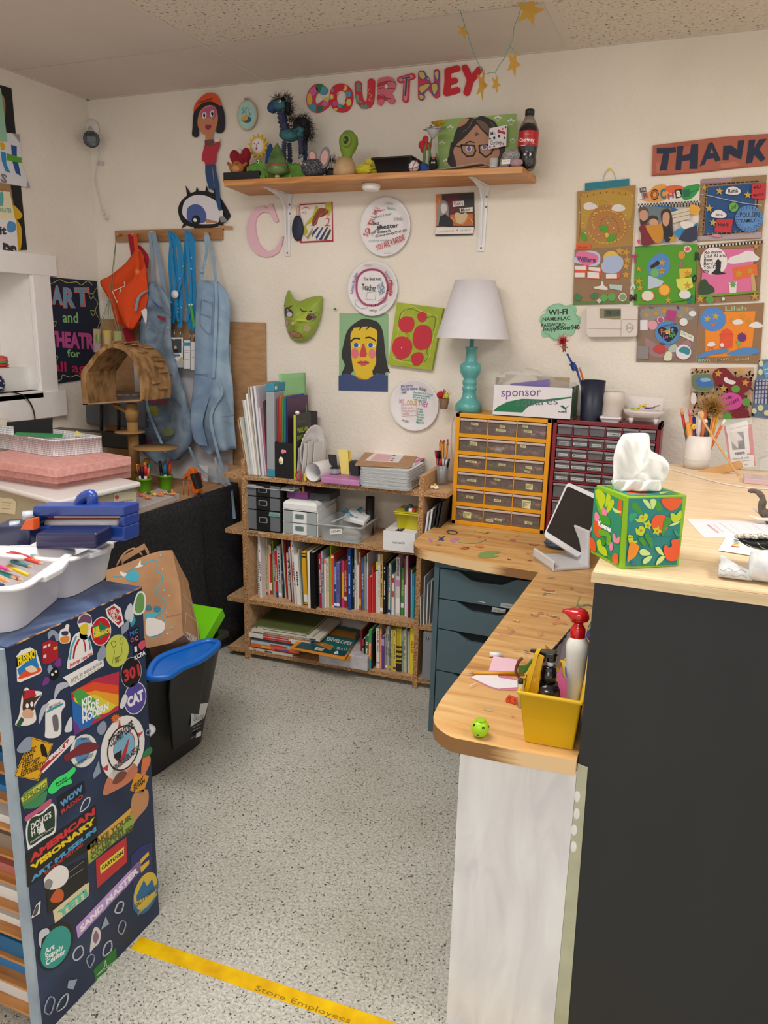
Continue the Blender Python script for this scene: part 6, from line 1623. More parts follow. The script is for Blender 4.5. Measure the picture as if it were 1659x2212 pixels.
wart('family_board','blue board with stars and speckled circle lettered Poulsen Family','board','''
@ 1200 260 3.614 5
P 9b7a56 228 92 330 85 322 184 221 189
P a88a9a 228 93 276 89 275 96 228 98
P b0a0a8 222 181 322 174 321 183 221 188
P 1f4f86 238 104 313 98 309 172 232 177
L 1c1c22 10 235 101 260 99 286 97 318 95
L 1c1c22 9 236 104 233 140 230 176
L 1c1c22 9 230 179 260 177 314 172
L 1c1c22 9 317 100 314 140 311 170
@ 1200 260 3.614'''+''.join(f"\nL 9b7a56 7 {1190+k*36} {492-k*2} {1192+k*36} {512-k*2}" for k in range(12))+''.join(f"\nL 9b7a56 7 {1160-k*3} {540+k*32} {1185-k*3} {542+k*32}" for k in range(11))+''.join(f"\nL 9b7a56 7 {1190+k*36} {880-k*2} {1191+k*36} {902-k*2}" for k in range(11))+'''
@ 1200 260 3.614 5
L b8b8c4 6 228 116 240 118 270 125 296 130 322 133
X c8a23a 232 106 28 5
X d0a83a 256 111 32 8
X d0a83a 300 117 32
X d0a83a 240 138 34 5
X c8a23a 246 160 34 10
S e4dfe2 265 114 268 107 275 104 282 105 289 110 287 115 280 117 270 116
T 1c1c22 "Rima" 2| 269 108 284 106 270 115
E 6fae4a 278 136 36
T 1c2a1c "DAVE" 2| 274 134 282 132 274 140
S e4dfe2 243 148 248 142 256 140 266 146 266 151 260 153 246 152
T 1c1c22 "Atta" 1| 249 146 260 145 250 150
P c8303a 252 154 277 155 274 176 248 174
T 2a1a1a "Heidi" 2| 254 160 270 160 254 166
E 5e92cc 302 154 108 104
T 1c2030 "POULSEN" 1| 288 144 318 144 288 152
T 1c2030 "FAMILY" 1| 290 155 313 153 290 161
P c8303a 306 101 329 98 328 124 306 122
T 2a1a1a "MIU" 2| 309 103 320 102 309 108
T 2a1a1a "MOCHI" 2| 308 116 324 114 309 120
S d88a9a 244 180 252 178 260 181 252 183
@ 1200 260 3.614'''+''.join(f"\nE 2a4a8a {1508+r*cos(t)} {772+r*.96*sin(t)} 4 5" for r,nn in((98,26),(84,22),(70,9))for t in[2*pi*i/nn+.2 for i in range(nn)]),.006,gb)
wart('family_board','brown board with pink Williams label, blue clouds and gold stars','board','''
@ 1200 260 3.614 5
P 8f6f4f 30 202 120 196 115 286 27 288
P 5a7a3a 28 282 115 283 115 286 27 288
S b8c4dc 28 216 36 210 44 204 60 204 69 210 69 222 60 228 40 224 30 222
S dd6f9a 32 208 40 204 60 208 67 214 64 222 48 227 38 222 33 216
T 2a2a6a "Williams" 3| 34 212 63 214 34 220
T 6a2a5a "Family" 0| 41 220 53 221 41 222
E dcb84a 87 215 62 55
S a8b8d8 71 226 75 220 76 214 84 212 92 212 100 212 106 219 104 230 96 238 84 239 74 236
X c8942a 100 204 36 5
X c8942a 110 206 34 20
X c8942a 112 218 34
X c8942a 110 228 34 10
X c8942a 110 241 36
P dc5030 30 240 32 228 50 226 48 246 31 247
P e0dcd8 30 227 48 227 48 234 30 233
P e0dcd8 30 238 46 238 46 245 30 245
P dc5030 51 247 54 230 72 230 70 248
P e0dcd8 52 229 70 230 70 236 52 234
P e0dcd8 50 236 68 238 68 247 50 246
P dc5030 78 240 102 238 101 247 79 248
P e0dcd8 79 240 96 240 96 247 79 247
S e0d8d0 61 260 70 258 72 252 74 252 76 258 81 261 80 265 62 263
P b0c4c0 84 256 105 257 104 266 85 263
P 3a7a4a 29 276 33 269 37 272 42 276 38 282 30 281
P 3a7a4a 54 274 60 269 67 270 65 277 58 280
E 5aa04a 76 277 30
E 5aa04a 88 276 32
E e0dcd8 105 276 32
E 7a9a6a 105 276 26
P c8c4c0 64 281 69 278 72 282 68 286''',.006,gb)
wart('family_board','bright green board with blue circle, butterfly, flowers and suns','board','''
@ 1200 260 3.614 5
P 4f9a1e 124 197 222 193 218 286 122 288
S 4f86c4 144 226 148 218 160 208 170 208 178 218 178 232 170 242 156 247 146 240
P 2a1c18 147 228 160 218 164 224 150 232
E 6fae5a 155 238 32 34
P b8c8d8 145 242 169 251 166 258 144 264
X c8962a 166 222 30 8
X c8962a 166 235 34
T 3a2a10 "Mila" 0| 163 234 170 234 163 236
X c0508a 196 225 24 0 .5 8
E e8dcd8 206 201 30 26
X d85a4a 206 201 26 0 .5 9
E d0943a 197 210 28 32
X e08a2a 170 265 52 0 .8 14
E f0b03a 170 265 38
P e0b83a 193 232 213 231 212 240 194 249
P d8d85a 188 248 212 245 215 260 198 269 190 260
X c8962a 206 239 34 5
X c8962a 206 258 34
X c8962a 176 281 30
X c8962a 130 232 28
X c8962a 130 251 34 10
X c8962a 132 262 30 5
P dc5a3a 134 270 154 267 155 280 136 282
E e0d8c8 144 274 46 40
E e0dce0 202 272 46 34
L 2a5a10 5 182 284 198 282 208 280''',.006,gb)
g_='painted wooden letters between the boards'
for ch,q,col,lab in[('T',(590,1050,642,1045,596,1118),'b03a5a','magenta letter T at the upper left edge of the green board'),('A',(578,1262,625,1255,580,1320),'d8d0cc','white letter A at the left edge of the green board'),('M',(580,1358,634,1355,578,1412),'3a2420','dark brown letter M at the lower left edge of green board'),('R',(1088,1030,1135,1025,1085,1095),'1f3a2a','dark green letter at the upper right edge of green board'),('O',(1068,1205,1105,1200,1064,1270),'15181c','black ring letter at the right edge of green board'),('S',(1035,1365,1080,1360,1032,1432),'1f7a6a','teal letter S at the lower right of green board')]:
 wart('wall_letter',lab,'letter',f'''
@ 1200 260 3.614
T {col} "{ch}" 6| {q[0]},{q[1]} {q[2]},{q[3]} {q[4]},{q[5]}''',.004,g_,Y=2.9945)
wart('family_board','brown and pink board with handwritten circle and checkered top strip','board','''
@ 1200 260 3.614 5
P 94724f 222 195 324 186 318 281 217 287
P 1c1c20 223 196 323 188 323 192 223 200
@ 1200 260 3.614'''+''.join(f"\nP e4dcd4 {1120+k*26} {980-k*2+r*9:.0f} {1132+k*26} {979-k*2+r*9:.0f} {1132+k*26} {987-k*2+r*9:.0f} {1120+k*26} {988-k*2+r*9:.0f}" for k in range(19)for r in(0,1)if 1)+'''
@ 1200 260 3.614 5
P dc6f9f 232 203 310 200 306 268 226 273
E e8e2e2 247 220 106 108
T 1c1c20 "Ro mom\\nDad Al and\\nBear\\nBard and\\nYou Dor\\nthy" 2| 232 204 267 202 230 240
S 1c1c20 243 240 250 232 250 222 254 217 258 222 258 230 258 236 266 239 256 241
S e4e0e0 269 220 273 214 282 211 290 208 298 204 308 205 312 210 318 215 314 220 300 221 280 224 270 223
P e06a2a 276 231 314 224 316 242 279 250
X c8962a 286 239 36 5
X c8962a 304 235 34
S c8a070 305 243 310 242 313 266 309 270 306 260
S 2f4a2a 223 266 226 252 234 248 240 256 246 260 248 268 236 272 226 272
P 6a9a2a 223 273 318 266 318 269 223 277
P e0dcd8 270 253 283 252 282 269 272 270
X 6a9a5a 277 256 32 0 .5 7
X c8962a 226 279 34
X c8962a 311 275 36
X c8962a 313 197 26
E 5a9a4a 241 280 32 30
E c8dcd0 262 279 12 14''',.006,gb)
wart('family_board','sticker covered board with blue Fruit Loops heart circle in the centre','board','''
@ 1200 600 3.614 5
P 8a7260 130 43 224 41 218 132 126 131
S 8f8b88 134 50 180 45 216 48 212 66 180 60 140 68
S a07a80 140 94 160 104 192 104 208 96 210 112 180 124 148 120
T 2a2a2a "Stay\\nWild" 0| 146 45 153 45 146 49
X c0942a 142 58 28
X c0942a 157 56 26 10
X c0942a 170 52 28
X c0942a 205 50 26
X c0942a 195 60 26
P b03a7a 174 50 190 52 186 68 172 64
P e0dce0 132 66 144 66 144 82 132 82
S d89aa8 145 69 154 67 159 72 156 80 147 80
E e4dce0 164 66 28 26
E b04a8a 164 66 23 21
E 5088c0 175 86 98 94
S 15161c 175 100 162 88 160 81 165 77 171 78 176 82 181 76 189 77 191 84 186 93
T e05a4a "Fr" 3| 164 80 171 80 165 89
T e0c04a "ui" 3| 172 79 179 79 172 88
T 5a9ad0 "t" 3| 180 78 185 78 180 86
T b05ab0 "Lo" 3| 168 90 176 88 168 96
T 5aae5a "ops" 3| 177 88 187 86 178 95
T 1c2a4a "we love fruitloops" 0| 163 75 188 70 164 79
T 1c2a4a "2024" 0| 163 100 171 102 162 103
E e4e0e0 200 69 32 30
E e4e0e0 214 56 30 22
P dcdcd0 196 82 216 91 215 100 194 90
T 7a9a4a "Ruby Tulie" 1| 197 84 214 92 196 88
P 8a8684 128 106 146 107 145 127 128 126
S c0403a 153 112 160 104 170 107 171 114 164 118 158 116
S dcd8b8 169 128 173 116 181 116 182 122 180 129
S b0c0b0 176 111 184 104 190 106 189 115 180 116
E e4dce4 200 116 60 58
S 2f8a9a 192 114 200 107 210 112 208 120 200 118
P 3a3a3a 190 45 192 44 193 49 191 49''',.006,gb)
wart('family_board','brown board lettered Lilah with orange square and blue face','board','''
@ 1200 600 3.614 5
P 94714e 225 44 326 39 319 134 220 132
P ee8a22 234 54 312 52 306 121 234 124
T 9cc49a "Lilah" 1| 265 45 298 44 265 52
E 4f88cc 246 65 102 94
X c8a23a 237 64 30 5
X c8a23a 250 60 32 8
P e0604a 242 71 252 70 246 76
X c8962a 276 66 30
X c8962a 292 60 32 10
X c8962a 302 68 30 5
S e4e0e0 276 69 280 66 288 65 293 69 291 72 280 73
S e4e0e0 302 75 308 70 316 69 324 75 320 78 308 78
P e0552a 258 88 260 82 268 79 275 83 277 88 276 109 256 110
P d8452a 256 88 278 88 278 89 256 90
E e4e0e0 260 105 14 16
X 6a2a7a 291 93 40 0 .75 11
S 7aae5a 286 109 282 100 283 98 288 100 290 103 286 104 288 110 284 113
P dc5a30 238 114 241 106 246 106 246 114 243 108
S e4e0e0 236 105 240 101 246 100 250 104 246 107 239 107
S 4f88c4 221 125 228 118 240 114 252 112 266 110 270 114 260 118 244 120 230 125
S 4f88c4 268 118 284 112 296 109 312 110 319 114 312 119 290 120 276 121
T 9cc49a "RIVR" 1| 223 127 242 126 223 132
T 9cc49a "Mom" 1| 251 126 270 124 251 130
T 9cc49a "dad" 1| 280 126 302 124 280 130''',.006,gb)
D9='''
@ 1200 600 3.614 5
P c9a684 213 141 310 140 305 226 208 212
'''
_r.seed(9);D9+='\n@ 1200 600 3.614'
for k in range(150):
 x,y=_r.uniform(1062,1530),_r.uniform(715,1090);D9+=f"\nC 1c1614 {_r.uniform(5,9):.0f} {x:.0f} {y:.0f} {x+_r.uniform(6,16):.0f} {y+_r.uniform(-10,10):.0f} {x+_r.uniform(-4,14):.0f} {y+_r.uniform(8,18):.0f}"
D9+='''
@ 1200 600 3.614 5
P a89a8a 212 149 248 148 247 177 211 177
S 6a7a5a 214 152 228 150 246 152 245 174 220 175 213 166
S 3f6fae 220 158 230 154 242 158 247 163 244 170 226 170 221 166
S 8ab0d8 226 157 238 156 242 160 230 162
S 7a1424 245 152 250 143 264 140 274 148 278 154 290 155 300 156 306 164 302 174 292 180 280 176 268 172 260 166 250 166
S 7a1424 268 176 284 174 300 188 298 200 280 198
S 7a1424 274 212 284 200 298 204 302 212 296 219 280 218
S 7a1424 230 192 234 188 238 192 237 200 231 198
X c8962a 254 149 34 5
X c8962a 288 146 30
X c8962a 296 163 34 10
X c8962a 262 172 34
S e4dcdc 262 158 266 154 270 158 278 160 281 163 276 166 266 163
E 5a9a3a 281 173 33 29
E 5a9a3a 297 193 34 30
E 5a9a3a 268 216 34 28
E d0489a 273 192 92 68
T 2a1424 "THE" 2| 259 188 275 183 260 192
T 2a1424 "KUGLER'S" 2| 264 197 285 186 265 202
S e4dcdc 212 184 214 179 219 181 220 192 217 196 212 194
C 6a4a4a 3 280 206 288 204 296 208 288 212'''
wart('family_board','leopard print board with magenta oval lettered The Kuglers','board',D9,.006,gb)
D10='''
@ 1200 600 3.614 5
P 5f7a94 318 128 340 126 338 220 306 216
P b8b8c8 314 160 340 158 339 197 310 196

@ 1200 600 3.614'''+''.join(f"\nL 3a4270 9 {1560+k*26} 800 {1550+k*26} 985\nL 3a4270 7 1556 {812+k*32} 1700 {806+k*32}" for k in range(5))+'''
@ 1200 600 3.614 5
P 5f9ac4 322 138 332 130 344 132 340 152 328 158
L c8dcec 5 324 144 340 140
L c8dcec 5 326 150 340 147
E d8d4a8 321 134 18 24
E d8d4a8 320 147 18 24
E d8d4a8 330 211 24 22
E d8d4a8 320 203 24
E d8d4a8 310 208 20 22
L d8b83a 7 318 128 336 127'''
wart('family_board','blue patterned fabric board cut off at the right edge','board',D10,.006,gb)
wart('wifi_sign','mint green scalloped sign with the WI-FI name and password','sign','''
@ 0 0 1
S 8fc4a0 1182 664 1194 658 1208 655 1222 660 1238 657 1246 668 1244 678 1254 686 1252 700 1243 708 1240 720 1228 726 1218 722 1208 734 1196 736 1186 728 1172 728 1170 716 1176 706 1166 696 1168 682 1178 676
T 1c2420 "WI-FI" 3| 1184,669 1226,667 1184,681
T 1c2420 "NAME:FLAC" 2| 1172,686 1232,683 1172,694
T 1c2420 "PASSWORD:" 2| 1170,699 1222,697 1170,707
T 1c2420 "happyflower940" 2| 1174,705 1252,701 1174,718
@ 0 0 1'''+''.join(f"\nE 24483a {1209+40*cos(t)+2*cos(8*t)} {695+37*sin(t)+2*sin(8*t)} .7 .7" for t in[2*pi*i/64 for i in range(64)]),.002)
th=thg('thermostat','white wall thermostat showing 73 beside the wifi sign','thermostat',onY(1318,728,2.97))
m=K('d9cfc6',.45);q=[onY(x,y,2.968)for x,y in[(1270,662),(1376,661),(1378,668),(1376,724),(1372,728),(1272,729),(1266,722),(1266,666)]];m.prs(q,(0,.031,0));m.bd('housing',th,bevel=.003)
m=AR(lambda x,y:onY(x,y,2.967),'''
@ 1200 600 3.614 5
P 8a8360 69 48 102 48 102 65 88 65 85 64 69 63
P 4f5648 76 50 102 50 102 60 76 61
T 20241c "73" 2| 80 52 86 52 80 58
T 20241c "auto" 0| 94 54 100 54 94 56
L b5aaa0 3 104 65 129 65
L b5aaa0 3 103 66 102 92
L 4a4642 2 115 70 110 77 122 77 115 70
L 4a4642 2 115 86 110 79 122 79 115 86
L 9a9088 2 50 79 103 80''',NY);m.bd('display',th,'olive framed lcd and arrow buttons')
# ===== drawer cabinets on the desk
YC=Fr((0,2.825),0)
def parts_cabinet(name,label,u0,u1,z1_,ztop,col,rows,dl,sx,sy,gap,lab_fn,clear,group):
 o=thg(name,label,'drawer cabinet',J((u0+u1)/2,2.825+dl/2,z1_),0,group)
 m=K(col,.35,var=.03);y0=2.825;y1=y0+dl
 m.b2((u0,y0,z1_),(u0+sx,y1,ztop));m.b2((u1-sx,y0,z1_),(u1,y1,ztop));m.b2((u0,y0,z1_),(u1,y1,z1_+sy));m.b2((u0,y0,ztop-sy),(u1,y1,ztop));m.b2((u0,y1-.003,z1_),(u1,y1,ztop))
 m.bd('cabinet_frame',o,bevel=.0025)
 z=ztop-sy;tot=sum(h for n_,h in rows);Hh=ztop-z1_-2*sy;mg=K(col,.35,var=.03);out=[]
 for r,(n_,h)in enumerate(rows):
  zb=z-Hh*h/tot;W_=(u1-u0-2*sx)/n_
  if r<len(rows)-1:mg.b2((u0+sx-.001,y0+.001,zb-gap/2),(u1-sx+.001,y1-.003,zb+gap/2))
  for c in range(1,n_):mg.b2((u0+sx+W_*c-.0018,y0+.002,zb),(u0+sx+W_*c+.0018,y1-.003,z))
  for c in range(n_):out.append((u0+sx+W_*c,u0+sx+W_*(c+1),zb+gap/2 if r<len(rows)-1 else zb,z-gap/2 if r else z,r,c))
  z=zb
 mg.bd('divider_grid',o)
 for a,b_,c,d,r,k in out:
  m=MB(clear);f=y0+.004;m.b2((a+.003,f,c+.001),(b_-.003,f+.0015,d-.006));m.b2((a+.003,f,c+.001),(b_-.003,y1-.02,c+.002));m.b2((a+.003,f,c+.001),(a+.004,y1-.02,d-.01));m.b2((b_-.004,f,c+.001),(b_-.003,y1-.02,d-.01))
  dr=m.bd('drawer',o);m=K('cbb9b4' if col[0]=='e' else '8d8588',.3,alpha=.95);m.b2((a+.002,f-.006,d-.011),(b_-.002,f+.001,d-.003));m.bd('drawer_pull',dr,bevel=.001)
  lab_fn(dr,a,b_,c,d,r,k,f)
 return o
YL={(0,0):[('REPTILES',.4,.68,.25,.2)],(0,1):[('RHINO',.4,.62,.18,.2),('ELEPHANTS',.28,.33,.34,.2)],(0,2):[('PIGS',.17,.78,.18,.2),('RABBITS',.24,.4,.27,.2)],(1,0):[('FARM\\nBIRDS',.38,.55,.27,.34)],(1,2):[('CATS',.14,.7,.19,.28)],(2,0):[('COWS/MOOSE',.26,.55,.4,.2)],(2,1):[('HORSES',.44,.5,.25,.22)],(2,2):[('GOATS',.37,.45,.21,.26),('SHEEP',.35,.12,.19,.18)],(3,0):[('GIRAFFES',.36,.4,.32,.24)],(3,1):[('DEER',.3,.72,.2,.2)],(3,2):[('LIONS\\nTIGERS\\nMISC',.42,.2,.24,.5)],(4,0):[('PANDA',.36,.4,.26,.26)],(4,1):[('APES',.35,.35,.24,.26)],(4,2):[('DINOSAUR\\nEGGS\\nSNAKES\\nFISH',.33,.0,.3,.75)],(5,0):[('DOLPHIN\\nTURTLE\\nSEAL',.28,.25,.28,.5)],(5,1):[('SNAKE',.1,.15,.26,.22),('SHELLS',.42,.3,.24,.2)],(5,2):[('TREES',.47,.3,.26,.24)]}
_c={}
ANI=[('3a6a4a','8a8a88','5a5650'),('77757a','6a686c','88868a'),('d99ab0','b87888','241c20'),('1f8a5a','b0805a','7a8a6a'),('e0b030','d87a8a','d8d8d8'),('6a605c','85706a','5a5a66'),('2a3a6a','d8a030','4a3040'),('4fae2a','b02a34','2f7a3a'),('d0a49a','c8b0a8','5a5654'),('a8a088','8a8478','4a4444'),('cf9a78','d8a890','2f3a34'),('3a3e44','5a5e64','b0aca8'),('1c1c20','c8a488','2a2a2e'),('7a5a44','b8862a','5a4a44'),('c8a82a','7a6a5c','6a625c'),('c8ae6a','d8c080','8a8a94'),('8a6a5a','b0aca8','4a4a52'),('3f6a44','b05a3a','4a5a48')]
def ylab(dr,a,b_,c,d,r,k,f):
 w_,h_=b_-a,d-.011-c;rnd=RR(r*3+k);cs3=ANI[r*3+k]
 m=MB();
 for i in range(7):
  x=a+.012+(w_-.024)*(i+.5)/7+rnd.uniform(-.004,.004);y=f+.016+rnd.random()*.03;z=c+.003+h_*.14+rnd.random()*h_*.25;m.use(M(cs3[i%3],.5));sz=.008+rnd.random()*.006
  m.ell((x,y,z),(sz*1.2,sz*.7,sz*.7),10,6);hx=x+sz*1.3*rnd.choice((-1,1));m.ell((hx,y-.002,z+sz*.5),sz*.45,8,6)
  for q in(-1,1):m.cyl((x+q*sz*.6,y,z),(x+q*sz*.75,y-.002,z-sz*.95),sz*.2,sz*.15,6)
  if rnd.random()<.3:m.cyl((x-sz,y-.003,z),(x+sz*2,y,z+sz*1.6),sz*.14,sz*.1,6)
 m.bd('toy_animals',dr,kind='stuff')
 for n_,(t,x,z,w2,h2)in enumerate(YL.get((r,k),[])):
  x0,z0=a+w_*x,c+h_*max(.03,z);x1,z1_=x0+w_*w2,z0+h_*h2;m=MB('ddd79c');m.prs([J(x0,f-.0004,z0+.001),J(x1,f-.0004,z0-.0005),J(x1,f-.0004,z1_-.001),J(x0,f-.0004,z1_)],(0,.0003,0));vs,fs=glyphs(t.replace('\\n','\n'),1)
  m.use(M('3a3a34',.5,var=0));m.add([J(x0+(x1-x0)*(.1+.8*p),f-.0008,z0+(z1_-z0)*(.15+.7*q))for p,q in vs],fs,0);m.bd('paper_label',dr)
u0,u1=-.843,-.482
parts_cabinet('parts_cabinet','yellow small-parts cabinet with eighteen clear drawers of toy animals',u0,u1,DZ+.0005,1.112,'e09a12',[(3,1)]*6,.165,.016,.016,.014,ylab,M('9a8a84',.1,alpha=.28,var=0),None)
RL={(0,3):'TOURMALINE',(0,4):'TINY\\nELEPHANTS',(1,0):'LOCK IN\\nRINGS',(1,1):'ASSORTED BUGS',(1,2):'RINGS',(1,3):'O RINGS',(2,0):'BALLS',(2,1):'METAL BEADS',(2,3):'MARBLES',(3,0):'CLEAR MOUTHS',(3,1):'SAFETY BOLT',(3,2):'METAL BRADS',(4,0):'PUSHPINS',(4,1):'JUMP RINGS',(4,2):'RUBBER GRIPS',(4,3):'NAILS',(4,4):'SCREWS'}
def rlab(dr,a,b_,c,d,r,k,f):
 w_,h_=b_-a,d-.011-c;rnd=RR(50+r*6+k);m=K(rnd.choice(['2a2a2e','4a3a34','3a3a3e','8a7a5a','5a5a60']),.5);m.b2((a+.006,f+.006,c+.002),(b_-.006,f+.08,c+h_*.5))
 if(r,k)==(0,2):m.use('c05a2a');m.ell((b_-.015,f+.012,c+h_*.5),(.01,.008,.01));m.use('2a4a8a');m.ell((a+.02,f+.014,c+h_*.45),(.008,.008,.008))
 if r in(0,2,4,5):
  m.use(rnd.choice(['c8b08a','b0b0b4','d8d0c8']));
  for i in range(9):m.ell((a+.008+(w_-.016)*i/8,f+.005+rnd.random()*.004,c+.004+rnd.random()*.005),.0025,6,4)
 m.bd('small_parts',dr,kind='stuff');t=RL.get((r,k))
 if t:
  tl='\\n' in t;ww=min(.85,.3+.05*len(t))if not tl else .6;x0,x1=a+w_*(.5-ww/2),a+w_*(.5+ww/2);z0=c+h_*(.28 if not tl else .1);z1_=z0+h_*(.36 if not tl else .62)
  m=MB('c9cfcc' if not tl else '9aa0a2');m.prs([J(x0,f-.0004,z0),J(x1,f-.0004,z0),J(x1,f-.0004,z1_),J(x0,f-.0004,z1_)],(0,.0003,0));vs,fs=glyphs(t.replace('\\n','\n'),1);m.use(M('26262a',.5,var=0));m.add([J(x0+(x1-x0)*(.08+.84*p),f-.0008,z0+(z1_-z0)*(.2+.6*q))for p,q in vs],fs,0);m.bd('paper_label',dr)
parts_cabinet('parts_cabinet','dark red small-parts cabinet with many tiny grey drawers, partly behind tissue box',-.476,-.106,DZ+.0005,1.112,'7c1420',[(6,1)]*5+[(4,1.5)]*3,.165,.014,.014,.006,rlab,M('77757a',.1,alpha=.5,var=0),None)
CT=1.1125
lc=onZ(1037,880,CT);lc=J(lc.x,min(lc.y,2.9),CT);lp=thg('table_lamp','turquoise turned-wood table lamp with white tapered shade','lamp',lc)
zy=lambda y:onY(1040,y,lc.y).z
k_=(onY(1051,800,lc.y)-onY(1029,800,lc.y)).length/22
m=K('5aa5a3',.3,coat=.3,var=.04);r=lambda px:px*k_/2
prof=[(r(57),CT+.0005),(r(57),zy(877)),(r(50),zy(871)),(r(36),zy(864)),(r(30),zy(856)),(r(28),zy(846)),(r(32),zy(843)),(r(32),zy(838)),(r(27),zy(835)),(r(31),zy(831)),(r(32),zy(825)),(r(26),zy(820)),(r(32),zy(815)),(r(44),zy(805)),(r(46),zy(795)),(r(42),zy(788)),(r(26),zy(783)),(r(24),zy(780)),(r(22),zy(757)),(r(27),zy(753)),(r(27),zy(750)),(r(9),zy(749)),(r(9),zy(735))]
m.lth([(a,b_-CT)for a,b_ in prof],lc,ZZ,40);m.bd('lamp_base',lp)
m=K('5aa5a3',.35);m.cyl(J(lc.x,lc.y,zy(752)),J(lc.x,lc.y,zy(700)),r(9));m.bd('socket_stem',lp)
zs0,zs1=onY(1050,732,lc.y-.05).z,onY(1060,606,lc.y).z;r0=(onY(1127,730,lc.y)-onY(973,730,lc.y)).length/2;r1=(onY(1103,608,lc.y)-onY(1018,608,lc.y)).length/2
sx=(onY(1050,730,lc.y).x);m=K('d9d6dc',.8);m.lth([(r0,0),(r1,zs1-zs0),(r1-.002,zs1-zs0),(r0-.002,.0)],J(lc.x+.002,lc.y,zs0),ZZ,48,cap=0);m.bd('lamp_shade',lp,'white fabric shade')
m=K('c8c8c8',.3,.6);[m.cyl(J(lc.x,lc.y,zs1-.008),J(lc.x+r1*cos(a),lc.y+r1*sin(a),zs1-.004),.0012,n=6)for a in(0,2.1,4.2)];m.cyl(J(lc.x,lc.y,zy(705)),J(lc.x,lc.y,zs1-.008),.0015,n=6);m.bd('shade_spider',lp)
m=K('cfc6bb',.5);m.tube(smp([lc+J(-.03,.03,.006),onY(985,893,2.93),onY(977,915,2.94),onY(975,960,2.94),onY(977,1000,2.94),onY(972,1040,2.94)],0),.0022,6);m.bd('cord',lp,'pale cord hanging down the side')
pc_=onZ(1012,868,CT);pc_=J(pc_.x,2.92,CT);pt_=thg('pompom_pot','small brown pot with red and yellow pompoms behind the lamp','pot',pc_)
m=MB('7a5c44');m.lth([(.014,.0005),(.021,.042),(.019,.042),(.012,.004)],pc_,ZZ,20,cap=0);m.lth([(.013,.001),(.018,.035)],pc_,ZZ,16);m.bd('pot',pt_)
for dx,dz,rr,col,nm in[(-.014,.055,.014,'b51f1f','red'),(.012,.052,.011,'c8bc2a','yellow')]:
 m=K(col,.95,bump=.5,scale=300);m.ell(pc_+J(dx,-.008,dz),rr,14,10);m.bd('pompom',pt_,nm+' pompom')
m=fur([(pc_+J(.0,0,.058),(.01,.01,.008))],60,.012,M('d05a2a',.7),11,r=.0009,dr=(0,0,.8));m.bd('feather',pt_,kind='stuff')
bx0,bx1=onY(1066,887,2.83),onY(1233,897,2.83);zt_=onY(1070,831,2.83).z;zr=onY(1235,838,2.83).z
sb=thg('shoe_box','white and green shoe box handwritten sponsor squares','box',J((bx0.x+bx1.x)/2,2.89,CT))
X0,X1,Y0,Y1,Z0,Z1=bx0.x,bx1.x,2.82,2.975,CT+.001,(zt_+zr)/2
m=MB('dedbde');m.b2((X0,Y0,Z0),(X1,Y0+.002,Z1));m.b2((X0,Y1-.002,Z0),(X1,Y1,Z1));m.b2((X0,Y0,Z0),(X1,Y1,Z0+.002));m.b2((X0,Y0+.002,Z0),(X0+.002,Y1-.002,Z1));m.use('2a5a3e');m.b2((X1-.002,Y0+.002,Z0),(X1,Y1-.002,Z1+.004));m.use('3a2f28');m.b2((X0+.003,Y0+.003,Z0+.003),(X1-.003,Y1-.003,Z0+.01));m.bd('box_body',sb)
m=AR(lambda x,y:onY(x,y,Y0-.0004),'''
@ 940 700 3.19 5
P 1c7048 80 120 86 114 100 107 120 103 150 104 188 100 187 102 160 106 140 109 128 114 120 122
T 7a4a8a "sponsor" 0| 91 92 146 91 91 104
T 5a6a70 "squares" 0| 111 106 169 104 111 116
T 1c5a3c "PUMA" 4| 170 120 180 120 170 122
S 1c5a3c 172 113 176 112 180 115 184 112 184 113 181 116 181 122 180 122 179 118 176 116 174 114''',NY);m.bd('box_print',sb,'green swoosh, leaping cat logo and handwritten words')
m=MB('7a6aa8');a,b_,c=onY(1102,833,2.86),onY(1186,834,2.86),onY(1186,819,2.86);m.prs([J(a.x,2.86,Z0+.01),J(b_.x,2.86,Z0+.01),J(b_.x,2.86,c.z),J(a.x,2.86,onY(1102,829,2.86).z)],(0,.002,0));m.bd('purple_card',0,'purple card sticking up in the sponsor squares box','card')
for k,(x0,x1,yy,cc)in enumerate([(1090,1160,808,'b0a08a'),(1150,1230,812,'b89f7e'),(1070,1120,815,'9d927e')]):
 a,b_=onY(x0,830,2.89+.02*k),onY(x1,830,2.89+.02*k);zz=onY(x0,yy,2.89+.02*k).z;m=MB(cc);m.b2((a.x,2.89+.02*k,Z0+.01),(min(b_.x,X1-.005),2.893+.02*k,zz));m.bd('craft_square',0,['tan cardboard square in the middle of the shoe box','light brown square at the right of the shoe box','grey-brown square at the left back of the shoe box'][k],'card','cardboard squares in the shoe box')
m=K('e4e4e0',.08,alpha=.22,var=0);rnd=RR(3)
gx=[[rnd.uniform(-.006,.006)for _ in range(13)]for _ in range(8)]
m.grid(lambda a,b:J(X0+.004+(X1-X0-.0)*a,Y0+.04+.05*b+gx[int(b*7)][int(a*12)],Z1-.02+(.055+.02*sin(a*5))*sin(b*2.6)+gx[int(b*7)][int(a*12)]*1.2),12,7);m.bd('plastic_bag',0,'crinkled clear plastic bag rising out of the shoe box','plastic bag')
cc=onY(1276,885,2.86);cc=J(cc.x,2.875,CT);R1_=(onY(1302,825,2.875)-onY(1249,825,2.875)).length/2
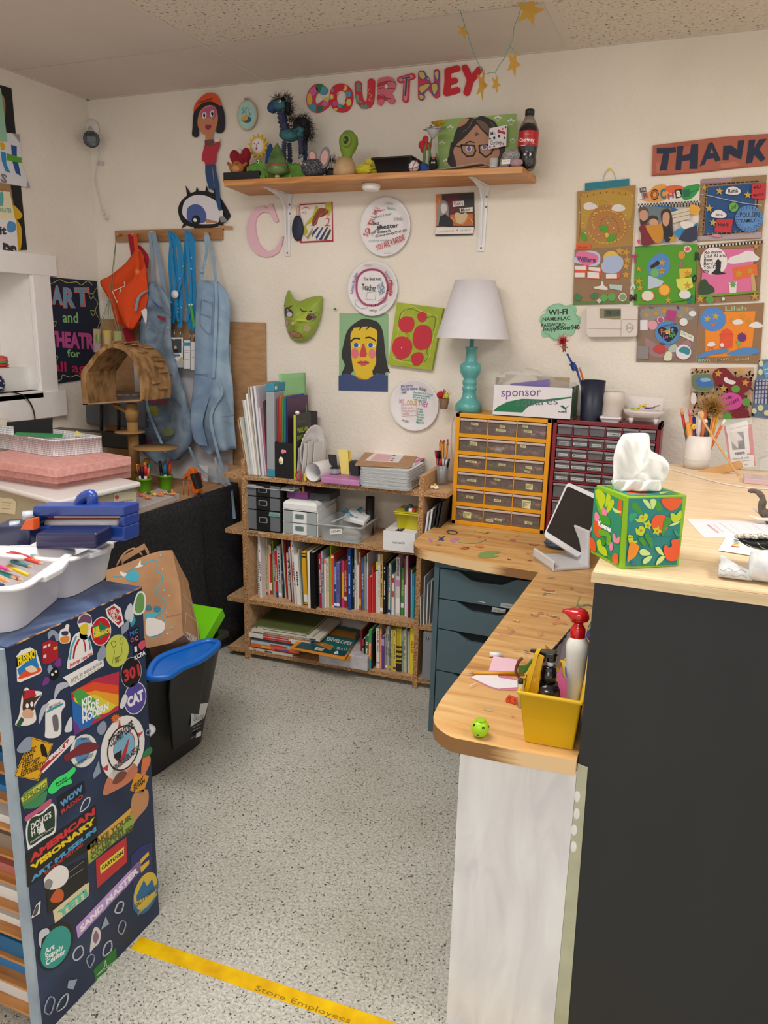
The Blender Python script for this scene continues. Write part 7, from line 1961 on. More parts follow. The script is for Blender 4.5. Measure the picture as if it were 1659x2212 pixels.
m=K('1b2238',.45);hh=onY(1275,821,2.875).z-CT;m.lth([(R1_*.86,.0005),(R1_,hh),(R1_-.002,hh),(R1_*.84,.004)],cc,ZZ,32,cap=0);m.lth([(R1_*.85,.001),(R1_*.85,.006)],cc,ZZ,24);m.bd('pencil_cup',0,'navy cup with pencils between shoe box and white jar','cup')
b0=cc+J(.0,0,.01);pz=lambda x,y,Y=2.875:onY(x,y,Y)
o=stk(b0,pz(1246,795),.0035,'d4602a','pencil','orange pencil in the navy cup, nearer the troll','pencil','pencils in the navy cup',end='b8b0a8',hexa=1)
o=stk(b0+J(.01,.01,0),pz(1252,793,2.885),.0035,'d8702a','pencil','second orange pencil in the navy cup','pencil','pencils in the navy cup',end='c8a0a0',hexa=1)
tr_=thg('troll_topper','blue spiral pencil topped with a red-haired troll figure','pencil topper',b0)
m=K('1c3f86',.4);m.tube([b0,pz(1246,800,2.86)],.003,8);P0,P1_=pz(1243,800,2.86),pz(1236,785,2.86);ax=(P1_-P0).normalized();bx,by,bz=basis(ax)
m.tube([P0+(P1_-P0)*(t/40)+(bx*cos(t*.75)+by*sin(t*.75))*.008 for t in range(41)],.0032,8);m.tube([P1_,pz(1232,778,2.86),pz(1225,764,2.86)],.0038,8);m.bd('spiral_shaft',tr_)
m=K('8a5238',.6);hc_=pz(1219,752,2.86);m.ell(hc_,(.007,.006,.01));m.ell(hc_+J(-.001,0,.011),(.0075,.006,.006));[m.cyl(hc_+J(0,0,.003),hc_+J(dx,0,dz),.0025,.002)for dx,dz in[(-.013,.004),(.013,.003),(.006,-.014),(-.004,-.014)]];m.bd('troll_body',tr_)
m=fur([(hc_+J(-.004,0,.022),(.005,.004,.005))],240,.02,M('c01f2a',.7),21,r=.0005,dr=(-.4,0,.5));m.ell(hc_+J(-.002,0,.022),(.006,.005,.009));m.bd('troll_hair',tr_,'long red hair')
m=K('d8cdc3',.5);jc=J(pz(1323,885,2.88).x,2.885,CT);Rj=(pz(1348,860,2.885)-pz(1299,860,2.885)).length/2;zj=lambda y:pz(1323,y,2.885).z-CT
m.lth([(Rj*.9,.0005),(Rj*.95,.006),(Rj*.95,zj(868)),(Rj,zj(866)),(Rj,zj(850)),(Rj*.9,zj(847)),(Rj*.9,zj(846))],jc,ZZ,32);m.bd('jar',0,'cream ceramic jar beside the navy cup','jar')
m=K('a07248',.5);a=pz(1298,858,2.9);b_=pz(1307,835,2.92);m.tube([J(a.x,2.93,CT+.02),pz(1303,842,2.93),pz(1299,833,2.93)],.004,8);m.bd('wooden_stick',0,'wooden stick end behind the cream jar','stick')
m=K('e4e2ee',.3);a,b_=onY(1297,890,2.835),onY(1342,893,2.835)
bin_loft(m,[(a.x+.006,2.828),(b_.x-.006,2.828),(b_.x-.006,2.855),(a.x+.006,2.855)],[(a.x,2.822),(b_.x,2.822),(b_.x,2.862),(a.x,2.862)],CT+.0005,CT+.019,.008,.001,.0015);m.bd('small_dish',0,'small white dish in front of the cream jar','dish')
c=onY(1391,885,2.86);c=J(c.x,2.87,CT);Rb=(onY(1437,880,2.87)-onY(1346,880,2.87)).length/2
bd=thg('footed_dish','oval white footed dish of small coloured clips','dish',c);m=K('dcd2cf',.4);m.lth([(.02,.017),(Rb*.8,.022),(Rb*.97,.038),(Rb,.046),(Rb*.96,.046),(Rb*.75,.026),(.002,.022)],c,ZZ,36,sy=.62);m.bd('bowl',bd)
for sx_ in(-.55,.62):
 m=K('dcd2cf',.4);m.lth([(.0055,.0005),(.009,.02)],c+J(Rb*sx_,-Rb*.36,0),ZZ,14);m.bd('leg',bd)
for k,(dx,L_,an,col,lab)in enumerate([(-.015,.05,.5,'dcc01c','long yellow clip'),(-.03,.03,.1,'6aae3a','green clip'),(.018,.035,.15,'4a2a7a','purple clip'),(-.005,.03,-.2,'e0b020','short yellow clip'),(.04,.02,.3,'c07a8a','pinkish clip')]):
 m=K(col,.4);m.box(c+J(dx,-.006+.004*k,.045+.0035*k+L_*.5*abs(sin(an))),(L_,.006,.005),MR(-an,3,'Y'));m.bd('plastic_clip',0,lab+' lying in the white footed dish','clip','plastic clips in the footed dish',bevel=.001)
m=MB('e6e0dc');a,b_=onY(1356,872,2.93),onY(1432,872,2.93);m.b2((a.x,2.93,CT+.001),(b_.x,2.932,onY(1360,856,2.93).z));m.bd('white_card',0,'white card standing behind the footed dish','card')
# ===== on the counter
CZ=1.0338
K0,K1,K2=J(-.09,1.323,CZ),J(-.152,1.403,CZ),J(0,1.387,CZ);up=J(0,0,.126);K3=K1+K2-K0
tb=thg('tissue_box','green floral cube tissue box printed with oranges and lilies','tissue box',(K1+K2)/2)
m=K('84b41e',.4);m.prs([K0,K2,K3,K1],up);m.bd('box_body',tb,bevel=.0012)
nB=((K2-K0).cross(up)).normalized();nA=(up.cross(K1-K0)).normalized()
if nB.y>0:nB=-nB
if nA.y>0:nA=-nA
fB=lambda x,y:hit(x,y,K0+nB*.0004,nB)
m=AR(fB,'''
@ 1240 860 3.96 5
P 1f7d78 94 172 186 170 176 285 88 288
S 3f8f2a 98 184 104 178 112 186 117 197 112 198 104 192
S 3f8f2a 140 176 148 180 149 192 140 190
S 3f8f2a 166 174 174 180 178 188 170 192 160 186
S 2f9a6a 94 200 100 196 108 198 104 206 95 212
S c3dc8a 117 174 124 174 130 182 132 190 125 186
S c3dc8a 131 173 140 174 139 183 134 190 131 182
S b8cc1e 103 206 109 207 112 201 116 199 118 202 121 197 126 200 124 208 118 212 109 212
X e0702a 117 205 16 20
X b8cc1e 126 217 46 10 .5
X d0502a 126 218 16 10
S b8cc1e 105 222 109 224 112 219 118 220 121 226 118 233 114 236 111 234 106 232
X e0502a 114 226 18
S e0581e 151 172 183 172 181 182 174 189 164 192 155 186 150 179
S e0581e 132 210 138 201 147 199 156 202 161 211 159 222 151 230 141 230 133 222
X b8cc1e 141 227 44 20 .5
X d0502a 141 227 16 20
S b8cc1e 164 198 170 197 173 200 181 192 183 194 182 206 174 212 167 210
S c3dc8a 162 218 170 213 182 210 174 216 166 218
S 3f8f2a 154 206 164 204 166 212 163 216 156 222 154 230 149 235
S 3f8f2a 120 236 123 230 128 234 133 244 132 258 128 250
S 3f8f2a 109 239 116 238 122 246 120 253 114 248
S 2f9a6a 170 224 176 230 180 236 180 240 172 232
S b8cc1e 92 234 100 236 101 244 108 243 104 248 94 249
S e08a1e 94 249 100 246 110 253 109 260 104 270 96 276 90 278
S c3dc8a 111 261 116 257 124 260 130 267 120 269 113 267
S c3dc8a 138 255 144 254 150 262 152 269 144 265 140 260
S c3dc8a 116 280 120 273 132 269 128 278 120 283
S c3dc8a 140 279 146 271 154 270 150 278 140 285
S e0562e 152 254 158 251 160 255 166 252 165 244 170 241 180 242 178 260 176 274 168 278 158 276 153 266
L 1a6a62 3 91 238 181 236
S 2a6a8a 96 280 102 281 106 287 100 286''',nB,gap=.00008,rough=.35);m.bd('front_print',tb,'teal face with orange fruit, leaves and lilies')
fA=lambda x,y:hit(x,y,K0+nA*.0004,nA)
m=AR(fA,'''
@ 1240 860 3.96 5
P 2f8a6a 35 153 84 176 76 286 28 258
S 6aa82a 36 170 40 166 48 192 50 200 44 198
S b8cc1e 36 160 43 156 52 164 54 174 50 186 46 191 42 180
S b8cc1e 56 166 60 164 63 170 60 180 54 186
S b8cc1e 62 176 67 173 69 180 64 190 57 197 56 190
S e0581e 77 176 82 175 82 200 77 197 75 186
S c3dc8a 66 187 74 191 81 194 78 197 70 195
S e0581e 34 212 38 209 43 212 48 226 48 234 43 238 37 234 34 224
S e8829f 36 198 39 195 43 200 44 206 40 211 36 208
S e8829f 48 192 51 187 55 191 58 197 55 202 50 200
S 3f9a2a 46 200 60 204 62 218 46 212
S 6aa82a 44 224 60 230 60 237 44 233
T f5f5ee "Kleenex" 4| 42 208 64 220 43 219
S e8829f 67 234 71 232 73 240 79 237 78 248 72 248 68 244
S e8829f 61 248 65 246 68 254 65 262 62 258
S 6aa82a 60 232 65 240 60 252 56 246
S e0581e 29 240 32 239 37 246 39 260 34 262 28 254
S b8cc1e 40 245 46 242 49 250 56 258 58 270 50 268 43 260
S 3f8f2a 50 236 56 246 50 254 48 244
S e0602e 66 274 70 266 76 267 76 283 69 281
S 3f8f2a 58 266 66 272 66 280 60 274''',nA,gap=.00008,rough=.35);m.bd('side_print',tb,'side face printed with flowers and Kleenex lettering')
zt_=CZ+.1264;m=MB();m.fix=0;ctr=(K1+K2)/2;T3=lambda a,b:K0+(K2-K0)*a+(K1-K0)*b+J(0,0,.1265)
for k,(col,pts)in enumerate([('2f8f86',[(.08,.08),(.92,.08),(.92,.92),(.08,.92)]),('e0602e',[(.1,.2),(.4,.1),(.42,.25),(.2,.38)]),('c3dc8a',[(.6,.1),(.9,.3),(.7,.3)]),('6aa82a',[(.1,.6),(.2,.9),(.1,.9)])]):m.use(M(col,.4));m.poly([T3(a,b)+J(0,0,.0001*k)for a,b in pts])
m.use('2a3a30');m.poly([T3(.5+.34*cos(t),.5+.26*sin(t))+J(0,0,.0006)for t in[2*pi*i/24 for i in range(24)]]);m.bd('top_print',tb,'top face with oval opening')
Z9=lambda x,y,Y:onY(1240+x/3.96,860+y/3.96,Y)
rnd=RR(8);ty=1.395
m=K('ecebe6',.75,var=.01);oc=[(342,770),(336,640),(335,540),(342,480),(370,390),(410,320),(450,302),(540,298),(620,300),(645,330),(655,440),(700,470),(770,510),(810,560),(815,600),(790,680),(745,745),(735,790),(540,790)]
so=[(q.x,q.y)for q in smp([(a,b,0)for a,b in oc],1,3)];ctr2=(560,640)
def tsh(k,s_):
 out=[]
 for i,(x,y)in enumerate(so):
  X,Y=ctr2[0]+(x-ctr2[0])*k,ctr2[1]+(y-ctr2[1])*k
  f=.02*s_*sqrt(max(0,1-k**2.2))+.007*sin(X*.022+Y*.006)+.004*sin(X*.05-Y*.02+1)
  out.append(Z9(X,Y,ty+f))
 return out
m.loft([tsh(k,-1)for k in(.02,.25,.45,.65,.8,.92,1)]+[tsh(k,1)for k in(.92,.6,.3,.02)],1,1,1)
ts=m.bd('tissue',tb,'white tissue pulled up from the box')
m=K('dfddd6',.7);m.fix=0
m=K('ecebe6',.75,var=.01);m.grid(lambda a,b:Z9(340+400*a,700+95*b,ty-.022-.01*sin(a*3.1)-.006*sin(a*17+b*4)),24,5);m.bd('tissue_fold',tb,solid=.0008)
m=MB('8fd09a');c=T3(.2,.75);[m.tube([c,c+J(rnd.uniform(-.01,.01),rnd.uniform(-.006,.006),.012)],.0015,5)for _ in range(5)];m.bd('torn_flap',tb)
cc=onZ(1503,1010,CZ);R_=(onY(1536,950,cc.y)-onY(1478,950,cc.y)).length/2
zr=onY(1508,940,cc.y).z-CZ
m=K('c8c0b6',.6,var=.04,scale=200);m.lth([(R_*.97,.0003),(R_*.98,zr*.28)],cc,ZZ,40,cap=1);
pot=thg('ceramic_cup','speckled white ceramic cup with raw clay base full of brushes','cup',cc);m.use(M('e2dcd6',.45,var=.03,scale=250));m.lth([(R_*.98,zr*.28),(R_*1.0,zr),(R_*.9,zr),(R_*.88,.01)],cc,ZZ,40,cap=0);m.bd('cup_body',pot)
Pm=lambda x,y,Y=None:onY(1440+x/7.575,860+y/7.575,cc.y if Y is None else Y)
gq='pencils and brushes in the speckled cup'
def inC(x):p=Pm(x,1050);return J(cc.x+(p.x-cc.x)*.6,cc.y,CZ+.01)
for x0,x1,y1,r,col,nm,lab,end,dy in[(360,238,170,.0042,'b3242c','pencil','red pencil with worn pink eraser leaning far left in the cup','d8906a',-.01),(400,385,180,.0048,'d8682a','pencil','orange pencil with thick pink cap eraser','d87a8a',-.005),(395,350,400,.0075,'e09a3a','pencil','fat yellow-orange wooden pencil at the front of the cup',None,-.02),(330,300,470,.004,'4a4038','pen','thin brown pen low at the left of the cup',None,-.012),(440,445,310,.006,'2438a0','marker','blue marker end behind the orange pencil',None,.01),(520,560,220,.007,'e0d8d4','brush','white brush handle in the middle of the cup',None,.0),(540,640,180,.006,'b9653a','pencil','rust brown brush handle leaning right',None,-.01),(600,660,60,.0055,'d4d4d8','straw','white grid patterned straw standing tall',None,.012),(650,680,330,.008,'1c1c20','marker','black marker at the right of the cup',None,-.004),(680,740,300,.0075,'e0b890','brush_handle','pale wooden handle of the straw brush',None,.006),(720,845,240,.0045,'e0a41e','pencil','bright yellow pencil on the right of the cup',None,.01),(690,790,300,.0038,'e08a2a','pencil','slim orange pencil beside the straw brush',None,-.002),(660,950,350,.004,'d0622a','pencil','orange pencil leaning out to the right with white end','e4e0dc',-.006)]:
 stk(inC(x0)+J(0,dy*.3,0),Pm(x1,y1,cc.y+dy),r,col,nm if nm!='brush_handle' else 'paint_brush',lab,nm if nm!='brush_handle' else 'brush',gq,end=end,endl=.02 if end else .01)
m=fur([(Pm(760,170),(.01,.008,.01))],420,.03,M('a9803a',.7),31,r=.0007,dr=(.1,0,.5));m.bd('bristle_brush',0,'golden straw bristles fanning out above the speckled cup','brush',kind='thing')
m=K('dcb03a',.6);c=Pm(445,470,cc.y-R_-.004);m.ell(c,(.0075,.003,.008));m.use('2f7a3a');m.tube([c+J(.0085*cos(t),.001,.009*sin(t))for t in[.9+.25*i for i in range(10)]],.0016,6);m.use('2a1a10');m.ell(c+J(.002,-.003,.001),.001);m.bd('lemon_charm',0,'small yellow face charm with green leaf rim on the cup','charm')
m=K('e4d4d0',.5);m.cyl(Pm(635,380,cc.y-.03),Pm(635,380,cc.y-.027),.0065,n=20);m.bd('pin_badge',0,'round white badge with pink ring among the brushes','badge')
sy=onZ(1612,1010,CZ).y;sy=min(sy,2.5);vs_=thg('acrylic_sign','clear acrylic stand holding a pink and white payment note','sign',onY(1605,1015,sy));sq=[Pm(x,y,sy)for x,y in[(935,345),(1385,320),(1455,1120),(1010,1150)]]
m=K('c8384a',.5);m.prs([Pm(x,y,sy)for x,y in[(940,470),(1395,430),(1455,1115),(1030,1150)]],(0,.001,0));m.bd('backing_card',vs_,'crimson backing card')
m=K('e6f0ee',.08,alpha=.18,var=0);m.prs([p+J(0,-.003,0)for p in sq],(0,.002,0));m.prs([p+J(0,.002,0)for p in sq],(0,.002,0));m.bd('acrylic_panel',vs_)
m=AR(lambda x,y:onY(x,y,sy-.0004),'''
@ 1440 860 7.575 5
P e8e0e4 197 100 266 97 274 184 285 185 286 224 212 228
P f0eaec 191 92 264 72 268 97 197 115
T 8a8484 "cherrypiestudio" 0| 206 100 263 86 207 105
P d9cfd0 208 113 251 109 257 166 216 170
T 4a4446 "venmo" 4| 222 178 255 174 224 187
T 7a7476 "venmo & cash" 1| 214 195 269 190 215 202
T 8a8486 "businesses" 0| 241 204 274 200 242 208
T 7a7476 "you!" 1| 254 216 266 214 254 222
E d8607a 280 176 34 50
P d8707a 190 92 193 92 200 176 198 176
S a8e0cc 187 176 194 173 200 178 197 188 192 186
T 3a3436 "art" 2| 263 181 273 180 264 185''',NY);m.bd('note',vs_,'white note lettered venmo')
m=K('c89c66',.5,var=.08,scale=60);P_=[Pm(x,y,sy-.09)for x,y in[(500,1195),(560,1300),(1110,1190),(1255,1120),(1240,1060),(1185,1015),(1060,1050),(700,1140)]];m.prs(P_,(0,.004,-.003));a=m.bd('wooden_scoop',0,'bamboo scoop lying behind the pale cord on the counter','scoop',bevel=.001)
m=K('d3a46c',.5,var=.08,scale=60);P_=smp([Pm(x,y,sy-.11)for x,y in[(570,290),(610,400),(700,540),(850,780),(1000,1000),(1100,1160),(1160,1230),(1180,1290),(1175,1370)]],0,3);P_[-1].z=CZ+.004
m.tube(P_,[.007]+[.0045]*(len(P_)-5)+[.006]*4,10,flat=.7);m.ell(Pm(570,280,sy-.11),(.007,.004,.012));m.bd('wooden_spoon',0,'long thin wooden stick leaning diagonally against the speckled cup','stick')
m=K('e0c4c8',.2,alpha=.75);a,b_=onZ(1606,1040,CZ),onZ(1700,1050,CZ);m.b2((a.x,a.y-.03,CZ+.0004),(b_.x+.1,a.y+.05,CZ+.014));m.bd('pink_box',0,'low pinkish clear box at the right of the counter','box',bevel=.001)
m=K('d8dcdc',.1,alpha=.3,var=0);a=Pm(1520,1000,2.5);m.prs([Pm(1520,1010,2.5),Pm(1700,940,2.5),Pm(1700,1180,2.5),Pm(1525,1175,2.5)],(0,.04,0));m.bd('clear_box',0,'clear box cut by the right edge behind the payment sign','box')
m=K('e4dcd8',.45);P_=[onZ(1440+x/7.575,860+y/7.575,CZ)+J(0,0,.002)for x,y in[(-60,1160),(60,1175),(250,1225),(520,1305),(800,1380),(1100,1440),(1400,1485),(1750,1500)]];m.tube(smp(P_,0),.0018,6);m.bd('charging_cable',0,'thin pale cable crossing the maple counter','cable')
ey=1.8;E4=lambda x,y,Y=ey:onY(1470+x/8.778,1040+y/8.778,Y)
el=thg('elephant_toy','grey toy elephant at the right edge with raised trunk and tusks','toy',J(.3,ey+.01,CZ))
me_=rmat('elephant_skin',[(.3,'4d423c'),(.7,'6c6058')],scale=90,rough=.7,bump=.4);hd=E4(1900,640)
m=MB(me_);m.tube(smp([E4(1285,175),E4(1330,180),E4(1400,180),E4(1480,215),E4(1545,290),E4(1560,380),E4(1540,480),E4(1560,560),E4(1640,640),E4(1800,690),hd],0,3),[.0035]*3+[.0048]*6+[.0062]*6+[.008]*6+[.01]*4+[.016]*20,14)
m.tube([hd,hd+J(.05,.01,-.005),hd+J(.11,.02,-.01),hd+J(.17,.02,-.02)],[.022,.034,.04,.02],18)
for q in[(.04,-.015),(.04,.035),(.12,-.01),(.12,.04)]:m.cyl(J(hd.x+q[0],ey+q[1],hd.z-.02),J(hd.x+q[0],ey+q[1],CZ),.012,.01)
m.bd('body',el)
m=MB(me_);m.ell(hd+J(.03,-.03,.0),(.022,.004,.026));m.bd('ear',el)
for Y_,pp in[(ey-.012,[(1290,640),(1400,690),(1500,715),(1700,720)]),(ey+.014,[(1365,505),(1430,550),(1500,590),(1640,620)])]:
 m=K('dcd4c8',.4);m.tube(smp([E4(x,y,Y_)for x,y in pp],0,3),[.0016,.002,.0024,.0028,.003,.0032,.0034,.0036,.0038,.004],10);m.bd('tusk',el)
m=MB('e6e2e8');pp=[onZ(x,y,CZ)for x,y in[(1483,1121),(1519,1160),(1545,1162),(1700,1165),(1700,1130)]];m.prs(pp,(0,0,.0008));a=m.bd('letter_sheet',0,'long white sheet with pink and blue handwriting on the counter','paper')
m=AR(lambda x,y:onZ(x,y,CZ+.0012),'''
@ 1470 1040 8.778 5
T e08a94 "FOREVER" 0| 138 195 98 164 148 193
T 8a94b8 "thank you for" 0| 160 192 120 160 167 193
T 8a94b8 "everything" 0| 202 197 144 156 208 198
T e0a0b0 "art and theatre" 0| 220 188 180 160 226 190
T e0a0b0 "you are my favorite" 0| 278 189 236 162 284 191
T 9aa0b8 "love always" 0| 320 194 268 164 328 195
T 9aa0b8 "Ms" 0| 328 172 320 160 332 172''',ZZ);m.bd('handwriting',a)
m=MB('e8e4ea');pp=[onZ(x,y,CZ+.0012)for x,y in[(1567,1162),(1551,1189),(1620,1200),(1690,1195),(1690,1166)]];m.prs(pp,(0,0,.0006));a=m.bd('rainbow_card',0,'small white card with rainbow lettering under the dark leaf','card')
m=AR(lambda x,y:onZ(x,y,CZ+.0022),'''
@ 1470 1040 8.778 5
B d8502a 14 194 245 206 247 221 249
B e0d84a 14 200 239 210 240 220 242
B 8abf5a 12 202 234 212 235 221 236
B 4a3a8a 14 203 227 212 228 220 230
B b04a9a 12 206 220 212 221 219 222
L 5a5a6a 4 180 222 183 224''',ZZ);m.bd('rainbow_lettering',a)
yy=1.42;E5=lambda x,y,Y=yy:onY(1470+x/8.778,1040+y/8.778,Y);c0=E5(1075,1050)
lf=thg('leather_flower','dark green leaf-like bowl with scalloped white rim at the right edge','bowl',J(.2,yy,CZ))
m=K('0a1412',.35);tp=[(1075,1050),(1230,1075),(1380,1085),(1560,1075),(1800,1060)];bt=[(1130,1130),(1260,1215),(1450,1275),(1640,1310),(1850,1320)]
for dz in(0,):m.loft([[E5(x,y,yy-.01)for x,y in tp],[E5((a[0]+b[0])/2,(a[1]+b[1])/2+20,yy-.022)for a,b in zip(tp,bt)],[E5(x,y,yy)for x,y in bt],[E5(x,y-30,yy+.05)for x,y in bt],[E5(x+30,y+5,yy+.04)for x,y in tp]],0,0,1)
m.bd('bowl',lf,solid=.002)
m=MB(rmat('speckled_rim',[(.4,'8a8478'),(.55,'d8d4cc')],scale=300,rough=.8))
for k in range(6):x=1100+k*140;m.ell(E5(x+20,1045-12*(k%2),yy-.008),(.0085,.008,.0045),12,8)
m.bd('scalloped_rim',lf);m=MB('b8b8b0');m.tube([E5(1250,1195,yy-.024),E5(1400,1255,yy-.018),E5(1520,1285,yy-.012)],.0006,5);m.tube([E5(1460,1160,yy-.026),E5(1540,1250,yy-.016),E5(1700,1310,yy-.01)],.0008,5);m.bd('vein',lf)
mt_=rmat('quilted_towel',[(.3,'b8bcc0'),(.5,'d3d5d6'),(.7,'dedfdf')],scale=40,rough=.9,bump=.6)
yy=1.355;E6=lambda x,y,Y=yy:onY(1470+x/8.778,1040+y/8.778,Y)
m=MB(mt_)
def rollsec(x,yt,yb,Y0_,dpt):
 a,b_=E6(x,yt,Y0_),E6(x,yb,Y0_);b_.z=max(b_.z,CZ+.0006);rz=(a.z-b_.z)/2;cz=(a.z+b_.z)/2
 return[J(a.x,Y0_+dpt*cos(t),cz+rz*sin(t))for t in[2*pi*i/16 for i in range(16)]]
m.loft([rollsec(x,yt,yb,yy,d_)for x,yt,yb,d_ in[(735,1560,1880,.018),(900,1570,1890,.019),(1100,1600,1905,.019),(1290,1680,1915,.016),(1370,1720,1920,.012)]],1,1,1)
m.loft([[E6(x,yt,yy+.03),E6(x,yb,yy+.01),E6(x,yb,yy+.012),E6(x,yt,yy+.032)]for x,yt,yb in[(760,1390,1600),(850,1420,1600),(980,1520,1640),(1100,1590,1680),(1260,1660,1720)]])
rl=m.bd('cloth_roll',0,'narrow end of rolled quilted grey-white cloth with frayed tip','cloth')
m=MB(mt_);m.loft([rollsec(x,yt,yb,yy+.005,d_)for x,yt,yb,d_ in[(1340,1340,1920,.024),(1400,1320,1930,.028),(1600,1310,1945,.03),(1900,1320,1960,.03),(2400,1330,1980,.03)]],1,1,1);m.bd('cloth_bundle',0,'thick bundle of quilted grey-white cloth cut by right edge','cloth')
m=MB('8a929a');m.fix=0
for yb in(1660,1760):m.tube([E6(745+i*30,yb+26*sin(i*.8)+i*3,yy-.0185)for i in range(18)],.0004,4)
m.bd('wavy_stitch',rl)
# ===== on the desk
T9=lambda x,y,Y:onY(1130+x/9.2176,1020+y/9.2176,Y)
T9z=lambda x,y,z=DZ:onZ(1130+x/9.2176,1020+y/9.2176,z)
tbl=thg('tablet_register','white framed tablet on a white stand, tilted with dark screen','tablet',T9z(800,1750)+J(0,0,.001))
nS=J(.16,-.82,.55).normalized();pS=T9z(800,1750,DZ)+J(0,.02,.13);S9=lambda x,y,o=0:hit(1130+x/9.2176,1020+y/9.2176,pS+nS*o,nS)
def rpoly(c,r,n=4):
 o=[];N=len(c)
 for i in range(N):
  p,a,b=[J(*q,0)for q in(c[i],c[i-1],c[(i+1)%N])];ta,tb_=(a-p).normalized(),(b-p).normalized()
  for k in range(n+1):t=k/n;q=(1-t)**2*(p+ta*r)+2*t*(1-t)*p+t*t*(p+tb_*r);o.append((q.x,q.y))
 return o
m=K('d9d9de',.35);m.prs([S9(x,y)for x,y in rpoly([(880,190),(1640,520),(1120,1710),(400,1265)],90)],-nS*.012);m.bd('tablet_frame',tbl,bevel=.002)
m=K('211e1f',.12,coat=.5);m.prs([S9(x,y,.0006)for x,y in rpoly([(885,275),(1555,590),(1150,1605),(465,1180)],40)],-nS*.0005);m.bd('screen',tbl,'dark glossy screen')
m=K('dadade',.4);A_,B_,C_2,D_=T9z(590,1985),T9z(1330,1935),T9z(1400,1690),T9z(185,1700)
C_2=B_+(D_-A_)*.95
m.prs([p+J(0,0,.0005)for p in(A_,B_,C_2,D_)],(0,0,.012));t_=(D_-A_).normalized();nn=J(t_.y,-t_.x,0);nn=nn if nn.dot(B_-A_)>0 else-nn
m.prs([A_+J(0,0,.0005),D_+J(0,0,.0005),D_+J(0,0,.034),A_+J(0,0,.034)],nn*.011)
m.prs([B_+J(0,0,.0005),C_2+J(0,0,.0005),C_2+J(-.01,.0,.12),B_+J(-.01,.03,.12)],-nn*.011);m.bd('stand',tbl,bevel=.004)
m=MB('3a3a3c');m.box(A_+J(0,0,.018)+nn*.005+J(0,-.0005,0)+(A_-D_).normalized()*.0003,(.0015,.0012,.014));m.bd('card_slot',tbl)
crumple('blue_cloth','crumpled grey-blue cloth behind the tablet stand',T9z(640,1560)+J(0,.03,.019),.045,.03,.019,'4c5c70',12,'cloth')
bc=onZ(1035,1593,DZ);rb=.0172;bc=J(bc.x,bc.y+.004,DZ+rb+.0004);so_=thg('toy_ball','small lime green toy soccer ball on the desk end','ball',J(bc.x,bc.y,DZ))
m=K('9ccb14',.3,var=.02);m.ell(bc,rb,32,20);m.bd('ball',so_);
m=K('16181a',.4);P5=lambda x,y:bc+(hit(x,y,bc+J(0,-rb,0),J(0,-1,0))-bc).normalized()*rb
vw=(CAM-bc).normalized();bx,by,bz=basis(vw)
def onball(a,b,s_,n=5,rot=0):
 c=(vw*sqrt(max(0,1-a*a-b*b))+bx*a+by*b).normalized();ux,uy_,_=basis(c);return[bc+(c+ux*s_*cos(rot+2*pi*k/n)+uy_*s_*sin(rot+2*pi*k/n)).normalized()*rb*1.012 for k in range(n)]
sg=1 if bx.x>0 else-1;sv=1 if by.z>0 else-1
for a,b,s_ in[(-.67,.25,.2),(.33,.02,.22),(-.22,-.78,.2),(.82,-.62,.2),(.93,.25,.2)]:m.poly(onball(a*sg,b*sv,s_*.85,5,pi/2))
m.bd('pentagon_patch',so_,'black pentagons')
m=K('8fbf10',.35);m.lth([(.0085,0),(.009,.0008),(.0075,.0012)],bc+J(0,0,rb*.93),ZZ,24);m.bd('top_cap',so_)
X6=lambda x,y,z=DZ:onZ(900+x/4.1475,1180+y/4.1475,z)
def flatp(name,lab,cat,pts,col,z,th=.0006,rough=.6):m=K(col,rough);m.prs([X6(x,y,DZ)+J(0,0,z)for x,y in pts],(0,0,th));return m.bd(name,0,lab,cat)
flatp('folded_card','white folded card edged in pink under the pencil','card',[(480,1185),(650,1265),(730,1292),(900,1295),(990,1240),(910,1200),(700,1130),(600,1140)],'c77a94',.0004)
flatp('white_card','white upper leaf of the folded card under the pencil','card',[(485,1180),(660,1262),(735,1283),(905,1270),(900,1210),(740,1185),(700,1130),(595,1135)],'e6e2e8',.0014)
flatp('pink_note','pale pink sticky note pad above the pencil','note',[(645,1130),(688,1002),(898,1035),(890,1150)],'ecc4d4',.0024,.003)
p0,p1=X6(435,1155),X6(960,1160);p0.z=p1.z=DZ+.0062;stk(p0,p1,.0036,'d99a22','pencil','yellow pencil lying across the notes beside the yellow bin','pencil',tip='c8a088',tipl=.018,hexa=1)
m=MB('e4e2e4');a,b_=X6(652,990),X6(762,998);a.z=b_.z=DZ+.0065;m.cyl(a,b_,.006,n=16);ce=m.bd('paper_roll',0,'tiny rolled white paper tube on the desk','paper roll')
m=MB('c9a07a');m.prs([X6(x,y)+J(0,0,.0004)for x,y in[(838,1395),(925,1340),(930,1365),(870,1385)]],(0,0,.0006));m.bd('beige_scrap',0,'beige card scrap tucked at the yellow bin','card')
o=flatp('orange_tag','small orange stamped plastic piece left of the yellow bin','tag',[(795,1385),(825,1345),(935,1385),(920,1425),(910,1430),(800,1400)],'c9481c',.0012,.003)
m=AR(lambda x,y:onZ(x,y,DZ+.0046),'''
@ 900 1180 4.1475 5
C 7a2408 4 162 275 166 270 168 272 166 277 169 278
C 7a2408 4 174 276 177 275 176 280 173 281
C 7a2408 4 180 277 179 282 182 282''',ZZ);m.bd('stamped_marks',o)
zc=.785;bot=[J(-.231,1.313,0),J(-.143,1.319,0),J(-.15,1.455,0),J(-.232,1.45,0)]
topc=[J(-.246,1.303,0),J(-.1345,1.3085,0),J(-.139,1.475,0),J(-.246,1.468,0)]
yb=thg('yellow_bin','bright yellow plastic bin holding pump bottles and supplies','bin',J(-.19,1.39,DZ))
